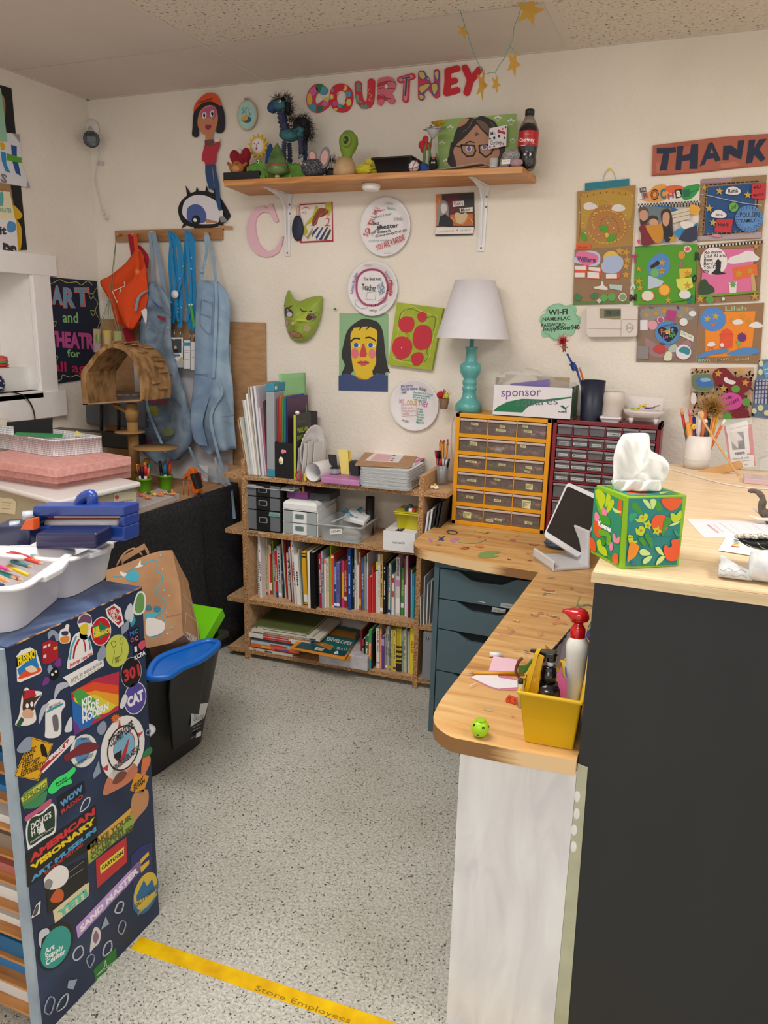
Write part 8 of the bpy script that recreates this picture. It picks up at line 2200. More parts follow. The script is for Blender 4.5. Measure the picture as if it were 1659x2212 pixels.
m=K('d6ac06',.4,var=.03);bin_loft(m,[(p.x,p.y)for p in bot],[(p.x,p.y)for p in topc],DZ+.001,zc,.004,.0035,.002,2);m.bd('bin_body',yb)
cn='supplies standing in the yellow bin'
Y2=lambda x,y,Y:onY(1090+x/8.295,1300+y/8.295,Y)
by_=1.362;cb=Y2(775,1560,by_);Rb=(Y2(1028,1560,by_)-Y2(515,1560,by_)).length/2;zz=lambda y:Y2(775,y,by_).z
pb2=thg('pump_bottle','black pump bottle with wide black nozzle in the yellow bin','bottle',J(cb.x,by_,DZ+.004),0,cn);mk_=M('101012',.22,coat=.4)
m=MB(mk_);base_z=DZ+.004;m.lth([(Rb*.96,0),(Rb,.004),(Rb,zz(1600)-base_z),(Rb*.93,zz(1480)-base_z),(Rb*.6,zz(1430)-base_z),(Rb*.5,zz(1420)-base_z)],J(cb.x,by_,base_z),ZZ,32);m.bd('bottle_body',pb2)
m=MB(mk_);m.lth([(Rb*.54,0),(Rb*.56,zz(1250)-zz(1450)),(Rb*.5,zz(1240)-zz(1450)),(Rb*.49,zz(1160)-zz(1450)),(Rb*.42,zz(1130)-zz(1450))],J(cb.x,by_,zz(1450)),ZZ,28);m.bd('collar',pb2)
m=K('dcdce4',.3);m.lth([(Rb*.23,0),(Rb*.23,zz(1040)-zz(1150))],J(cb.x+.001,by_,zz(1150)),ZZ,20);m.bd('pump_stem',pb2,'white pump stem')
m=MB(mk_);m.lth([(Rb*.36,0),(Rb*.38,zz(960)-zz(1050))],J(cb.x+.002,by_,zz(1050)),ZZ,20)
m.loft([[J(p.x,by_+s_*w_,p.z)for p,s_ in[(Y2(x,yt,by_),-1),(Y2(x,yt,by_),1),(Y2(x,yb_,by_),1),(Y2(x,yb_,by_),-1)]]for x,yt,yb_,w_ in[(458,850,885,.004),(600,862,925,.007),(760,880,970,.012),(900,895,990,.012),(960,920,960,.005)]]);m.bd('pump_head',pb2,bevel=.002)
gy=1.405;cg=Y2(1290,1000,gy);wx=(Y2(1490,1000,gy)-Y2(1085,1000,gy)).length/2;g2=lambda y:Y2(1290,y,gy).z
gb_=thg('glue_bottle','white bottle with glossy red pump top in the yellow bin','bottle',J(cg.x,gy,DZ+.004),0,cn)
m=K('dddcd4',.4,var=.03);cb2=Y2(1235,1700,gy)
def sec(c,rx_,ry_,z,n=28):return[J(c+rx_*copysign(abs(cos(t))**.8,cos(t)),gy+ry_*copysign(abs(sin(t))**.8,sin(t)),z)for t in[2*pi*i/n for i in range(n)]]
bw=(Y2(1340,1700,gy)-Y2(1110,1700,gy)).length/2
m.loft([sec(cb2.x-.002,bw*.9,.018,DZ+.006),sec(cb2.x,bw,.02,g2(1700)),sec((cb2.x+cg.x)/2,wx*.83,.022,g2(1300)),sec(cg.x,wx*.92,.023,g2(960)),sec(cg.x,wx,.023,g2(840)),sec(cg.x,wx*.96,.021,g2(720)),sec(cg.x+.0,wx*.68,.016,g2(640)),sec(cg.x,wx*.6,.014,g2(620))],1,1,1);m.bd('bottle_body',gb_)
mr=M('c4060e',.2,coat=.5);m=MB(mr);c3=Y2(1300,700,gy).x;rr_=(Y2(1430,600,gy)-Y2(1160,600,gy)).length/2
m.lth([(rr_,0),(rr_*1.0,g2(480)-g2(780)),(rr_*.9,g2(460)-g2(780)),(rr_*.62,g2(400)-g2(780)),(rr_*.6,g2(320)-g2(780))],J(c3,gy,g2(780)),ZZ,32);m.bd('collar',gb_,'red threaded collar')
m=MB(mr);m.loft([[J(p.x,gy+s_*w_,p.z)for p,s_ in[(Y2(x,yt,gy),-.7),(Y2(x,yt,gy),.7),(Y2(x,(yt+yb_)/2,gy),1),(Y2(x,yb_,gy),.8),(Y2(x,yb_,gy),-.8),(Y2(x,(yt+yb_)/2,gy),-1)]]for x,yt,yb_,w_ in[(1038,145,180,.004),(1090,135,200,.006),(1170,128,270,.009),(1230,128,340,.013),(1330,132,350,.015),(1420,160,340,.015),(1490,210,340,.01),(1515,280,320,.004)]],1,1,1);m.bd('pump_head',gb_,'red pump head')
m=MB('7a8ac8');m.fix=0;m.prs([Y2(1075,1150,gy-.02),Y2(1110,1190,gy-.022),Y2(1125,1380,gy-.022),Y2(1085,1300,gy-.02)],(0,-.0004,0));m.bd('bottle_label',gb_,'pale blue label edge')
m=K('dcb012',.35);P_=[Y2(x,y,1.335)for x,y in[(300,1380),(530,935),(600,950),(380,1400)]];P_[0].z-=.06;P_[3].z-=.06;m.prs([P_[0],P_[1],P_[2],P_[3]],(0,.03,0));m.bd('yellow_crayon_box',0,'tall yellow carton leaning out of the bin at left','box',cn)
m=K('d9a418',.45);P_=[Y2(x,y,1.34)for x,y in[(400,1320),(620,950),(705,985),(640,1250),(600,1700),(400,1650)]];m.prs(P_,(0,.004,0));o=m.bd('printed_packet',0,'orange-yellow printed packet inside the yellow bin','packet',cn)
m=AR(lambda x,y:onY(x,y,1.3395),'''
@ 1090 1300 8.295 5
B d98a1a 24 80 290 96 276 120 260
C e8dcc0 10 84 280 86 300 90 312
C e8dcc0 8 104 260 106 284 112 276
C e8c030 8 118 250 120 270 116 290''',NY);m.bd('packet_print',o)
m=MB('c9609c');P_=[Y2(x,y,1.352)for x,y in[(1015,1160),(1040,1330),(1115,1400),(1110,1720),(1000,1700),(930,1300)]];m.prs(P_,(0,.003,0));m.bd('pink_card',0,'bright pink card standing between the two bottles','card',cn)
m=K('3a3d34',.4);a,b_=Y2(305,1540,1.318),Y2(290,1380,1.318);a.z-=.04;stk(a,b_,.0048,'b9b08a','marker','small marker with dark cap at the left corner of the bin','marker',cn,end='20221f',endl=.008)
m=K('3f6a1c',.35);g1=Y2(340,1160,1.35);m.loft([[Y2(x,y,1.35-.004),Y2(x,y2,1.35-.004),Y2(x,y2,1.35+.008),Y2(x,y,1.35+.008)]for x,y,y2 in[(245,1130,1300),(330,1130,1290),(400,1120,1250),(450,1060,1150),(500,1000,1080)]])
sr=thg('staple_remover','green and brown glazed hook-shaped tool on the bin edge','tool',J(g1.x,1.35,DZ+.08));m.bd('green_body',sr,bevel=.002)
m=K('6a3022',.3);m.tube(smp([Y2(x,y,1.349)for x,y in[(315,1010),(260,1060),(220,1150),(200,1240),(220,1310),(260,1355)]],0,3),.0028,10);m.bd('brown_hook',sr)
m=K('e08a1a',.4);m.prs([Y2(x,y,1.5)for x,y in[(725,780),(750,790),(810,870),(740,870)]],(0,.003,0));
m.bd('orange_clip',0,'orange plastic point behind the black pump','clip')
m=K('8d8284',.6);P_=[Y2(x,y,Y_)for x,y,Y_ in[(410,1330,1.345),(700,1050,1.42),(1080,620,1.55),(1180,500,1.58),(1180,900,1.52),(950,1160,1.45),(560,1290,1.37)]]
m.add(P_,[(0,1,6),(1,5,6),(1,2,5),(2,4,5),(2,3,4)],0);lt=m.bd('scalloped_tray',0,'mauve-grey board with black scalloped edge behind the bottles','board',solid=.002)
m=K('1a171a',.6);m.tube(smp([P_[0],P_[1],P_[2],P_[3]],0,8),[.0018 if i%2 else .003 for i in range(25)],6);m.bd('scalloped_edge',lt)
m=MB('4a62b0');a=[Y2(x,y,1.6)for x,y in[(1560,330),(1500,440),(1450,620),(1520,700),(1600,650)]];m.prs(a,(0,.004,0));o=m.bd('printed_box',0,'blue and yellow printed packet peeking beside the black panel','packet')
m=MB('c8cc4a');m.prs([Y2(x,y,1.599)for x,y in[(1560,380),(1500,470),(1490,540),(1560,430)]],(0,-.0004,0));m.use('b03a7a');m.prs([Y2(x,y,1.599)for x,y in[(1545,560),(1470,640),(1480,660),(1545,600)]],(0,-.0004,0));m.bd('print',o)
# ===== left wall: posters, chalk sign, window things
gl='posters stacked on the left wall'
lart('wall_poster','black backing board with figure scrap, upper left corner','poster','''
@ 0 150 4.423 5
P 14161c -16 26 2 30 22 36 30 120 30 124 -16 120
S b08a68 1 51 6 50 10 66 9 94 4 96 1 72''',.003,group=gl)
lart('wall_poster','black backing board behind the yellow and white posters, left','poster','''
@ 0 150 4.423 5
P 14161c -20 218 40 223 52 345 -20 346
P a98256 -20 216 20 221 26 258 -20 256''',.003,group=gl)
lart('wall_poster','yellow paper ring poster at the left edge','poster','''
@ 0 150 4.423 5
S d9a90c 12 260 24 258 34 266 43 279 35 287 30 284 40 300 42 320 40 340 35 346 12 344''',.004,X=WALL_X+.004,group=gl)
lart('wall_poster','mint green paper sheet at the upper left edge','poster','P 93c4a6 -20 190 2 190 16 305 -20 303',.003,X=WALL_X+.012,group=gl)
lart('wall_poster','white poster with blue, green and yellow painted letter strokes','poster','''
@ 0 150 4.423 5
P dcdce2 -20 116 37 124 42 184 58 226 -20 212
S dcae1c 0 140 6 140 10 146 9 153 2 153
P 1f4f8f 21 144 32 147 32 166 40 204 30 198 23 174
P 2a8ac0 1 156 11 159 12 180 20 198 10 194 3 174
P 5aa02a 13 160 41 169 41 179 12 173
T 77777f "S" 4| 1 197 13 202 1 214
P 9a9aa0 24 122 37 124 38 140
P 9a9aa0 52 212 58 226 50 225''',.004,X=WALL_X+.007,group=gl)
lart('wall_poster','cream poster with a turquoise figure above green handwriting','poster','''
@ 0 150 4.423 5
P e6dcb8 -20 230 19 234 29 286 -20 285
S 5aa8a8 0 236 6 236 6 258 0 260
T 3a9a7a "THEATER" 1| -4 264 22 266 -4 272''',.003,X=WALL_X+.01,group=gl)
lart('wall_poster','white poster brushed with large dark letters PS over lilac','poster','''
@ 0 150 4.423 5
P e4dfe4 -20 285 31 286 36 372 -20 360
S 4f8fc4 13 298 18 290 29 294 30 306 21 312 14 308
T 34343a "it" 4| -1 300 12 300 -1 316
S b49acc 4 356 24 360 35 362 34 370 6 365
T 34343a "PS" 5| 5 330 32 338 6 360''',.003,X=WALL_X+.014,group=gl)
D='''
@ 0 560 2.9625 5
P 16223a 54 22 124 28 129 86 133 150 68 160
C c9c46a 4 57 27 66 31 76 26 86 30 98 29 104 33 112 28 118 33
C c9c46a 3 124 36 119 46 125 56 122 66 128 78
C c9c46a 3 55 28 60 44 57 60 62 76 60 94
C c9c46a 3 61 96 66 112 63 128 68 140
C c9c46a 4 69 156 78 154 80 148 90 151 98 148 104 152
T d8705a "A" 7| 65 33 80 34 66 58
T 6a96b4 "A" 3| 66 34 79 34 67 57
T d8705a "R" 7| 80 36 96 36 81 63
T 6a96b4 "R" 3| 80 36 95 37 82 62
T d8705a "T" 7| 94 36 114 36 96 61
T 6a96b4 "T" 3| 94 37 112 37 96 60
T 8abf7a "and" 2| 79 67 99 68 80 81
T c0508f "THEATR" 5| 61 91 120 95 62 112
T 8abf7a "for" 2| 85 115 102 116 86 125
T c02a50 "all ag" 2| 67 130 109 133 68 147'''
D+='\n@ 0 560 2.9625'
for x,y in[(298,185),(580,232),(592,340),(342,410),(352,632)]:D+=f"\nC c9c46a 4 {x} {y-10} {x-14} {y-14} {x-10} {y+6} {x} {y+22} {x+12} {y+4} {x+12} {y-14} {x} {y-8}"
lart('chalkboard_sign','navy chalk sign lettered ART and THEATRE for all ages','sign',D,.006)
pz_=onX(5,846,-2.72)
for z0,r_,col,nm in[(.0,.035,'c8502a','orange'),(.014,.03,'b8343a','red'),(.026,.03,'5aa03a','green'),(.034,.03,'d85a8a','pink'),(.044,.027,'c8562a','rust')]:
 m=MB(col);c=J(-2.75,onX(2,780,-2.75).y,onX(2,780,-2.75).z-.03+z0);m.ell(c,(r_,r_,.009));m.bd('felt_ball',0,f'{nm} rounded piece of the small stack in the window','ball','small colourful stack in the window')
m=MB('ecebe8');q=onX(40,790,-2.75);m.b2((-2.86,q.y-.5,1.119),(-2.7,q.y+.03,q.z-.005));m.bd('white_box',0,'white block standing inside the window recess','box')
m=MB(rmat('dotted_cloth',[(.36,'d8dce4'),(.4,'1c2a4c')],'VORONOI',scale=90,rough=.8));q=onX(2,830,-2.66);m.ell((-2.67,q.y-.03,1.155),(.03,.055,.05));m.bd('dotted_pouch',0,'navy white-dotted pouch on the window sill','pouch')
m=MB('141418');m.tube(smp([onX(0,848,-2.62),onX(30,848,-2.62),onX(55,858,-2.615),onX(72,885,-2.62),onX(78,930,-2.6)],0),.003,6);m.bd('black_cable',0,'black cable looping off the window sill','cable')
# ===== rail: aprons, lanyards
Z7=lambda x,y,Y=2.93:onY(x/2.9625,560+y/2.9625,Y)
den=lambda n,a,b,c:rmat(n,[(.3,a),(.5,b),(.7,c)],scale=11,rough=.9,bump=.15,distort=.8)
def cloth(name,par,mat,L,R,Y,amp=.018,fr=9,th=.003,lab=None,ph=0):
 """hanging cloth between a left and a right outline, with folds"""
 Ls=smp([(a,b,0)for a,b in L],0,4);Rs=smp([(a,b,0)for a,b in R],0,4);n=min(len(Ls),len(Rs))-1
 def f(u,v):
  i=min(n,int(round(v*n)));a,b=Ls[i],Rs[i];x,y=a.x+(b.x-a.x)*u,a.y+(b.y-a.y)*u
  return Z7(x,y,Y-amp*sin(fr*u+1.5*v+ph)*min(1,.3+v)-.012*sin(pi*u))
 m=MB(mat);m.grid(f,24,n);return m.bd(name,par,lab,solid=th)
oa=thg('apron','bright orange apron with red neck strap on the rail','apron',PEG['b'],0,'aprons on the peg rail')
mo=M('d8470f',.85,var=.06,scale=14)
cloth('apron_body',oa,mo,[(860,-50),(800,30),(700,110),(642,148),(700,260),(740,400)],[(900,-60),(935,60),(945,180),(940,300),(900,400),(840,455)],2.92,.02,6)
cloth('apron_fold',oa,mo,[(830,150),(745,210),(745,290),(790,400),(820,440)],[(930,40),(945,200),(935,300),(880,400),(850,445)],2.88,.012,5)
m=K('9c1226',.85);m.rib(smp([PEG['b']+J(-.01,0,0),Z7(860,0),Z7(850,120)],0),.035,XX,.002);m.rib(smp([Z7(880,-90),Z7(935,-20),Z7(930,60)],0),.025,XX,.002);m.rib(smp([Z7(810,440,2.95),Z7(840,540,2.95),Z7(880,640,2.95)],0),.05,XX,.002);m.bd('strap',oa,'crimson straps')
m=MB(mo);m.rib(smp([PEG['b']+J(.02,-.01,0),Z7(880,60,2.87),Z7(850,180,2.87),Z7(855,300,2.87)],0),.02,XX,.002);m.bd('tie',oa)
m=K('e8e0da',.7);m.fix=0;art(m,lambda x,y:onY(x,y,2.868),'''
@ 0 560 2.9625 5
L e8e0da 4 159 29 160 34 144 41 150 56 155 37''',NY);m.bd('print',oa)
m=MB('d9762a');m.ell(Z7(880,82,2.87),(.012,.01,.014));m.bd('pompom',oa)
pa=thg('apron','faded denim apron covered in paint smears','apron',PEG['c'],0,'aprons on the peg rail')
mpd=den('painted_denim','56677a','75889a','8fa0ae')
cloth('apron_body',pa,mpd,[(960,140),(920,250),(890,520),(925,800),(910,1050),(890,1200),(1000,1310)],[(1000,150),(1090,290),(1100,550),(1190,880),(1235,1050),(1225,1180),(1150,1280)],2.91,.022,8)
m=K('7f97ad',.85);pk=PEG['c'];m.rib(smp([pk+J(-.012,0,.01),Z7(975,0,2.92),Z7(975,110,2.92),Z7(985,170,2.9)],0),.016,XX,.002);m.rib(smp([pk+J(.01,0,.01),Z7(1025,40,2.92),Z7(1050,200,2.92),Z7(1085,280,2.9)],0),.022,XX,.002)
m.bd('neck_strap',pa);m=K('c9c9cc',.85);m.rib(smp([pk+J(0,0,.012),Z7(1000,0,2.95),Z7(1020,200,2.95)],0),.02,XX,.002);m.bd('white_tape',pa)
m=K('7f97ad',.85);m.rib(smp([Z7(900,560,2.9),Z7(930,850,2.88),Z7(960,1000,2.86),Z7(1040,1190,2.8),Z7(1078,1300,2.74),Z7(1065,1420,2.7),Z7(1010,1500,2.66)],0),.015,XX,.002);m.rib(smp([Z7(945,200,2.87),Z7(890,240,2.86),Z7(868,330,2.86)],0),.014,XX,.003);m.rib(smp([Z7(1210,1200,2.9),Z7(1280,1340,2.88),Z7(1420,1430,2.84),Z7(1480,1500,2.84),Z7(1495,1640,2.84)],0),.014,XX,.002);m.bd('waist_tie',pa)
D='''
@ 0 560 2.9625 5
Q 5a6f88 4 186 86 208 94 198 120 192 124 186 118
L 5a6f88 4 188 168 221 187 200 228 180 216
S 7a2438 202 72 212 75 210 79 203 76
S 8a2a3a 189 112 197 113 195 128 192 120
S 2a4a88 193 50 198 55 208 64 200 60
S 7a3a4a 190 174 210 178 212 186 192 184
S 8a8a3a 188 190 200 188 202 200 190 198
S 6a7a4a 208 218 220 216 222 224 210 226
S 7a3a50 186 230 196 234 190 244
S dcdcdc 181 66 188 64 187 83 182 70'''
rnd=RR(6);D+='\n@ 0 560 2.9625'
for k in range(70):x,y=rnd.uniform(930,1130),rnd.uniform(300,1150);D+=f"\nE {rnd.choice(['6a3448', '3a5a88', 'c8ccd0', '9a7a4a', '4a5a4a', '7a4a5a'])} {x:.0f} {y:.0f} {rnd.uniform(2, 9):.0f} {rnd.uniform(1, 5):.0f} {rnd.uniform(-60, 30):.0f}"
m=AR(lambda x,y:onY(x,y,2.872),D,NY,gap=.00005);m.bd('paint_smears',pa,'paint smears, pocket seams and crumpled tissue')
ba=thg('apron','clean light blue denim apron at the right end of rail','apron',PEG['f'],0,'aprons on the peg rail');mbd=den('light_denim','7a93ae','8ba5bd','9db5c8');md2=den('dark_denim','6d86a4','7c95b0','8aa2ba')
cloth('apron_body',ba,mbd,[(1265,130),(1255,300),(1245,700),(1220,1000),(1245,1150),(1340,1250)],[(1390,140),(1470,260),(1465,600),(1490,800),(1500,1050),(1515,1210)],2.9,.02,8,ph=2)
cloth('apron_fold',ba,md2,[(1265,135),(1250,400),(1245,730),(1220,1000),(1240,1150),(1280,1190)],[(1365,160),(1375,420),(1370,760),(1300,1020),(1310,1120),(1330,1200)],2.875,.012,4,ph=1)
m=MB(mbd);m.rib(smp([PEG['f'],Z7(1320,-40,2.93),Z7(1300,60,2.91),Z7(1290,120,2.9)],0),.014,XX,.002);m.rib(smp([PEG['f']+J(.006,0,0),Z7(1365,-10,2.93),Z7(1375,90,2.9),Z7(1385,300,2.868),Z7(1365,760,2.865)],0),.016,XX,.002);m.ell(Z7(1290,75,2.9),(.012,.009,.01));m.bd('neck_strap',ba)
m=MB(mbd);m.rib(smp([Z7(1400,780,2.87),Z7(1420,860,2.86),Z7(1350,1000,2.86),Z7(1385,1200,2.86),Z7(1430,1350,2.86),Z7(1480,1480,2.85),Z7(1500,1660,2.84)],0),.015,XX,.002);m.rib([Z7(1378,1270,2.87),Z7(1395,1400,2.86),Z7(1470,1550,2.85),Z7(1480,1700,2.85)],.01,XX,.002);m.bd('waist_tie',ba)
m=AR(lambda x,y:onY(x,y,2.858),'''
@ 0 560 2.9625 5
L 5f7896 4 258 52 272 56 270 96 264 94 256 84 256 68 258 52
L 5f7896 4 256 70 271 74
L 5f7896 4 250 147 267 148
L 5f7896 4 283 202 300 200''',NY);m.bd('stitching',ba)
mly=M('1583bd',.6,var=.08,scale=12);R5=lambda x,y,Y=2.93:onY(350+x/6.506,480+y/6.506,Y)
def lanyards(lab,peg,paths):
 o=thg('lanyard_bunch',lab,'lanyards',PEG[peg],0,'bright blue lanyards on the rail')
 for k,(pp,w_)in enumerate(paths):m=MB(mly);m.rib(smp([PEG[peg]+J(0,0,.012)]+[R5(x,y,2.94-.004*k)for x,y in pp],0),w_,(1,.1*(k%3-1),0),.002);m.bd('strap',o)
 return o
la=lanyards('left bunch of bright blue lanyards with white reel and badges','d',[([(130,250),(110,600),(140,1000),(160,1430)],.018),([(160,240),(190,600),(240,1000),(240,1480)],.016),([(220,300),(250,700),(270,1100),(260,1480)],.016),([(120,300),(160,700),(200,1100),(150,1420)],.013),([(235,260),(290,700),(200,1100),(230,1400)],.012)])
lb_=lanyards('right bunch of bright blue lanyards with frog strap and badges','e',[([(340,250),(320,700),(370,1200),(390,1500)],.018),([(400,260),(420,700),(440,1200),(445,1530)],.018),([(350,300),(390,700),(400,1100),(350,1400)],.015),([(440,250),(450,600),(465,1100),(460,1500)],.014)])
m=K('dcdce0',.4);c=R5(175,1012,2.905);m.cyl(c,c+J(0,.008,0),.017,n=24);m.bd('badge_reel',la,'round white badge reel')
m=MB('4aa83a');c=R5(425,1280,2.915);m.rib([R5(400,1160,2.912),R5(430,1300,2.912),R5(455,1480,2.912)],.012,XX,.002);m.use('e8e8e0');m.ell(R5(385,1160,2.905),.0045);m.ell(R5(418,1158,2.905),.0045);m.bd('frog_strap',lb_,'green strip with googly eyes')
for o,pts in[(la,[(290,620),(248,788),(190,882),(220,1160),(225,1210),(225,1260),(225,1310),(230,1380),(272,1200)]),(lb_,[(412,500),(410,655),(400,800),(318,1392),(340,1230)])]:
 m=MB('c8c44a');
 for k,(x,y)in enumerate(pts):m.use(['c8c44a','d8d8d8','b83a3a','3a9a5a'][k%4]);m.ell(R5(x,y,2.905),.0032,8,6)
 m.bd('beads',o)
for o,x0,y0,x1,y1,dsl in[(la,112,1620,290,1950,'R dcdfe6 112 1620 290 1950\nR 3a4446 128 1640 272 1835\nS c0a494 170 1760 190 1735 210 1760 190 1790\nS 15181c 150 1830 175 1785 210 1785 235 1830\nR 3a6ab8 128 1865 250 1885\nT 2a3a6a "KEEN" 1| 135,1845 240,1845 135,1860\nS dfa83a 240 1920 285 1890 285 1945 245 1945'),(la,150,1900,300,2040,'R a9b0b4 160 1930 300 2040'),(lb_,300,1650,400,2060,'R dfe1e4 310 1660 395 2060\nR 3a8aa8 305 1690 398 1740\nL 8a8a90 5 320 1800 385 1805\nL 8a8a90 5 320 1830 380 1832\nL 8a8a90 5 320 1930 385 1935'),(lb_,400,1650,468,2080,'R d8dadd 405 1680 466 2080\nL 8a8a90 5 415 1800 460 1805\nL 8a8a90 5 415 1900 460 1905')]:
 m=AR(lambda x,y:onY(x,y,2.9),'@ 350 480 6.506\n'+dsl,NY,base=.002);m.bd('badge',o)
m=K('8c8c90',.3,.8);[m.cyl(R5(x,1500,2.91),R5(x,1630,2.905),.003)for x in(175,260)];m.bd('clip',la);m=K('8c8c90',.3,.8);[m.cyl(R5(x,1530,2.91),R5(x,1680,2.905),.003)for x in(395,450)];m.bd('clip',lb_)
st_=thg('hanging_tubes','painted cardboard tubes hanging on strings from the first peg','hanging craft',PEG['a'])
for x,y,col in[(625,490,'4f7a3a'),(690,500,'b8a44a'),(755,505,'8a9a5a'),(625,550,'8f7a8a')]:
 m=MB(rmat('painted_tube',[(.4,col),(.6,'b09878')],scale=50,stretch=(3,3,.3),rough=.8));c=Z7(x,y,2.78);m.lth([(.018,-.03),(.018,.03),(.016,.03)],c,(.1*(y>520),0,1),20,cap=0);m.bd('tube',st_)
 m=MB('7d8a6a');m.tube([c+J(0,0,.03),Z7(700,250,2.87),PEG['a']],.0016,4);m.tube([c+J(.012,0,.03),Z7(715,250,2.87),PEG['a']],.001,4);m.bd('string',st_)
m=MB(mCARD);a,b_=onY(573,697,2.988),onY(206,680,2.988);m.b2((b_.x,2.988,.3),(a.x,2.993,a.z));m.bd('cardboard_sheet',0,'large brown cardboard sheet standing behind the aprons','cardboard')
m=MB(mCARD);a=onY(505,1070,2.9);m.b2((-1.93,2.93,.0),(-1.8,2.94,.8));m.bd('cardboard_board',0,'tall brown board between table and bookshelf','cardboard')
m=MB('cfcdd0');a,b_=Z7(845,480,2.975),Z7(1475,700,2.975);m.b2((a.x,2.975,.7),(b_.x,2.979,a.z-.03));m.bd('white_board',0,'white board leaning on the wall behind the aprons','board')
# ===== craft table with felt cloth
TZ=.72;tb_=thg('craft_table','table with brown paper top and black felt skirt','table',J(-2.25,2.1,0))
m=MB(mCARD);m.b2((-2.655,1.0,TZ-.02),(-1.868,2.9,TZ));m.bd('tabletop',tb_)
m=MB(mFELT);m.grid(lambda u,v:J(-1.862+.018*sin(u*40)*(v*.8+.1)+.02*v,1.0+1.9*u,(TZ-.001)*(1-v)+.012),90,10);m.grid(lambda u,v:J(-1.862+.02*v-.05*u,2.9+.012*sin(u*9)*v,(TZ-.001)*(1-v)+.012),6,6);m.bd('felt_skirt',tb_,'black felt skirt',solid=.003)
m=MB('101012');m.tube(smp([onZ(424,1069,TZ)+J(0,0,.006),onX(437,1085,-1.855),onX(442,1200,-1.845),onX(452,1280,-1.835),onX(500,1385,-1.8)],0),.0022,6);m.bd('power_cable',0,'thin black cord hanging down the felt skirt','cord')
bin_=thg('storage_bin','large clear bin with white lid, its label handwritten paper to cut','bin',J(-2.1,1.95,TZ))
lid=[onZ(x,y,.865)for x,y in[(305,1042),(125,1084),(-60,1045),(160,1010)]];lid=[lid[0],lid[0]+(lid[1]-lid[0]),lid[1]+J(-.62,.16,0),lid[0]+J(-.62,.16,0)]
cL=sum(lid,V())/4;m=K('b9b49c',.3,alpha=.9,var=.03);m.prs([J(cL.x+(p.x-cL.x)*.93,cL.y+(p.y-cL.y)*.93,TZ+.001)for p in lid],(0,0,.13));m.bd('bin_body',bin_);m=K('e2e0de',.35);m.prs([p+J(0,0,-.016)for p in lid],(0,0,.018));m.bd('bin_lid',bin_,'white snap lid',bevel=.006)
nL=(lid[1]-lid[0]).cross(J(0,0,1)).normalized();nL=nL if nL.x>0 else-nL;pL=cL+((lid[0]+lid[1])/2-cL)*.932
m=AR(lambda x,y:hit(x,y,pL+nL*.001,nL),'''
@ 0 880 3.606 5
P d2cbb0 178 133 213 131 212 149 176 154
E b8504a 182 140 16
T 4a4640 "paper to cut" 1| 185 146 206 143 186 149''',nL);m.bd('bin_label',bin_)
m=MB();m.fix=0;nF=(lid[2]-lid[1]).cross(J(0,0,1)).normalized();nF=nF if nF.y<0 else-nF;pF=cL+((lid[2]+lid[1])/2-cL)*.932
art(m,lambda x,y:hit(x,y,pF+nF*.001,nF),'''
@ 0 880 3.606 5
P dfd9b8 0 140 20 142 25 147 24 167 0 164
L 8a8670 3 3 148 18 149
L 8a8670 3 3 152 16 153
L 8a8670 3 3 157 17 158''',nF);m.bd('list_label',bin_)
def open_box(name,lab,top,zt_,zb,mat,open_=1,grid=None):
 P_=[onZ(x,y,zt_)for x,y in top];m=MB(mat);bot_=[J(p.x,p.y,zb)for p in P_]
 if open_:bin_loft(m,[(p.x,p.y)for p in P_],[(p.x,p.y)for p in P_],zb,zt_,.004,.0005,.003,2)
 else:m.prs(bot_,(0,0,zt_-zb))
 return m.bd(name,0,lab,'box',bevel=0 if open_ else .002),P_
pink_paper=rmat('pink_linen_paper',[(.3,'cf8f8a'),(.7,'e0a8a0')],scale=60,rough=.8)
pink_group='pink boxes on the white lid';pink_corners=[(283,985),(120,1012),(-70,985),(110,955)]
for k in range(3):
 o,_=open_box('pink_box',['lowest pink linen box on the white lid','middle pink linen box of the stack','upper pink linen box under the checkered box'][k],[(x,y+30-k*14)for x,y in pink_corners],.884+.03*k,.869+.03*k-.014,pink_paper,0);o['group']=pink_group
def grid_mat():
 m=bpy.data.materials.new('checked_paper');m.use_nodes=1;nt=m.node_tree;b=nt.nodes['Principled BSDF'];tc=nt.nodes.new('ShaderNodeTexCoord');br=nt.nodes.new('ShaderNodeTexBrick')
 br.offset=0;iv(br,'Scale',1);iv(br,'Brick Width',.007);iv(br,'Row Height',.007);iv(br,'Mortar Size',.0006)
 for i,h in((1,'e6e6e8'),(2,'e0e0e4'),(3,'6f737e')):br.inputs[i].default_value=lin(h)
 sp=nt.nodes.new('ShaderNodeSeparateXYZ');ad=nt.nodes.new('ShaderNodeMath');cb=nt.nodes.new('ShaderNodeCombineXYZ');L=nt.links.new
 L(tc.outputs['Object'],sp.inputs[0]);L(sp.outputs[0],ad.inputs[0]);L(sp.outputs[1],ad.inputs[1]);L(ad.outputs[0],cb.inputs[0]);L(sp.outputs[2],cb.inputs[1]);L(cb.outputs[0],br.inputs['Vector']);L(br.outputs[0],b.inputs['Base Color']);return m
open_box('checkered_box','open white box with fine dark grid on the pink boxes',[(220,942),(113,951),(-60,925),(60,918)],1.005,.945,grid_mat())
for nm,lab,col,pts,zz in[('green_card','bright green card lying in the checkered box','1f8f4a',[(35,935),(136,938),(134,946),(30,940)],1.008),('yellow_note','pale yellow folded note in the checkered box','e6dc8a',[(158,942),(166,931),(180,942)],1.009)]:
 m=MB(col);m.prs([onZ(x,y,zz)for x,y in pts],(0,0,.002));m.bd(nm,0,lab,'card')
m=MB('131416');q=[onY(x,y,2.3)for x,y in[(14,912),(112,903),(112,940),(14,940)]];m.prs(q,(0,.004,0));m.bd('black_folder',0,'black folder standing behind the checkered box','folder')
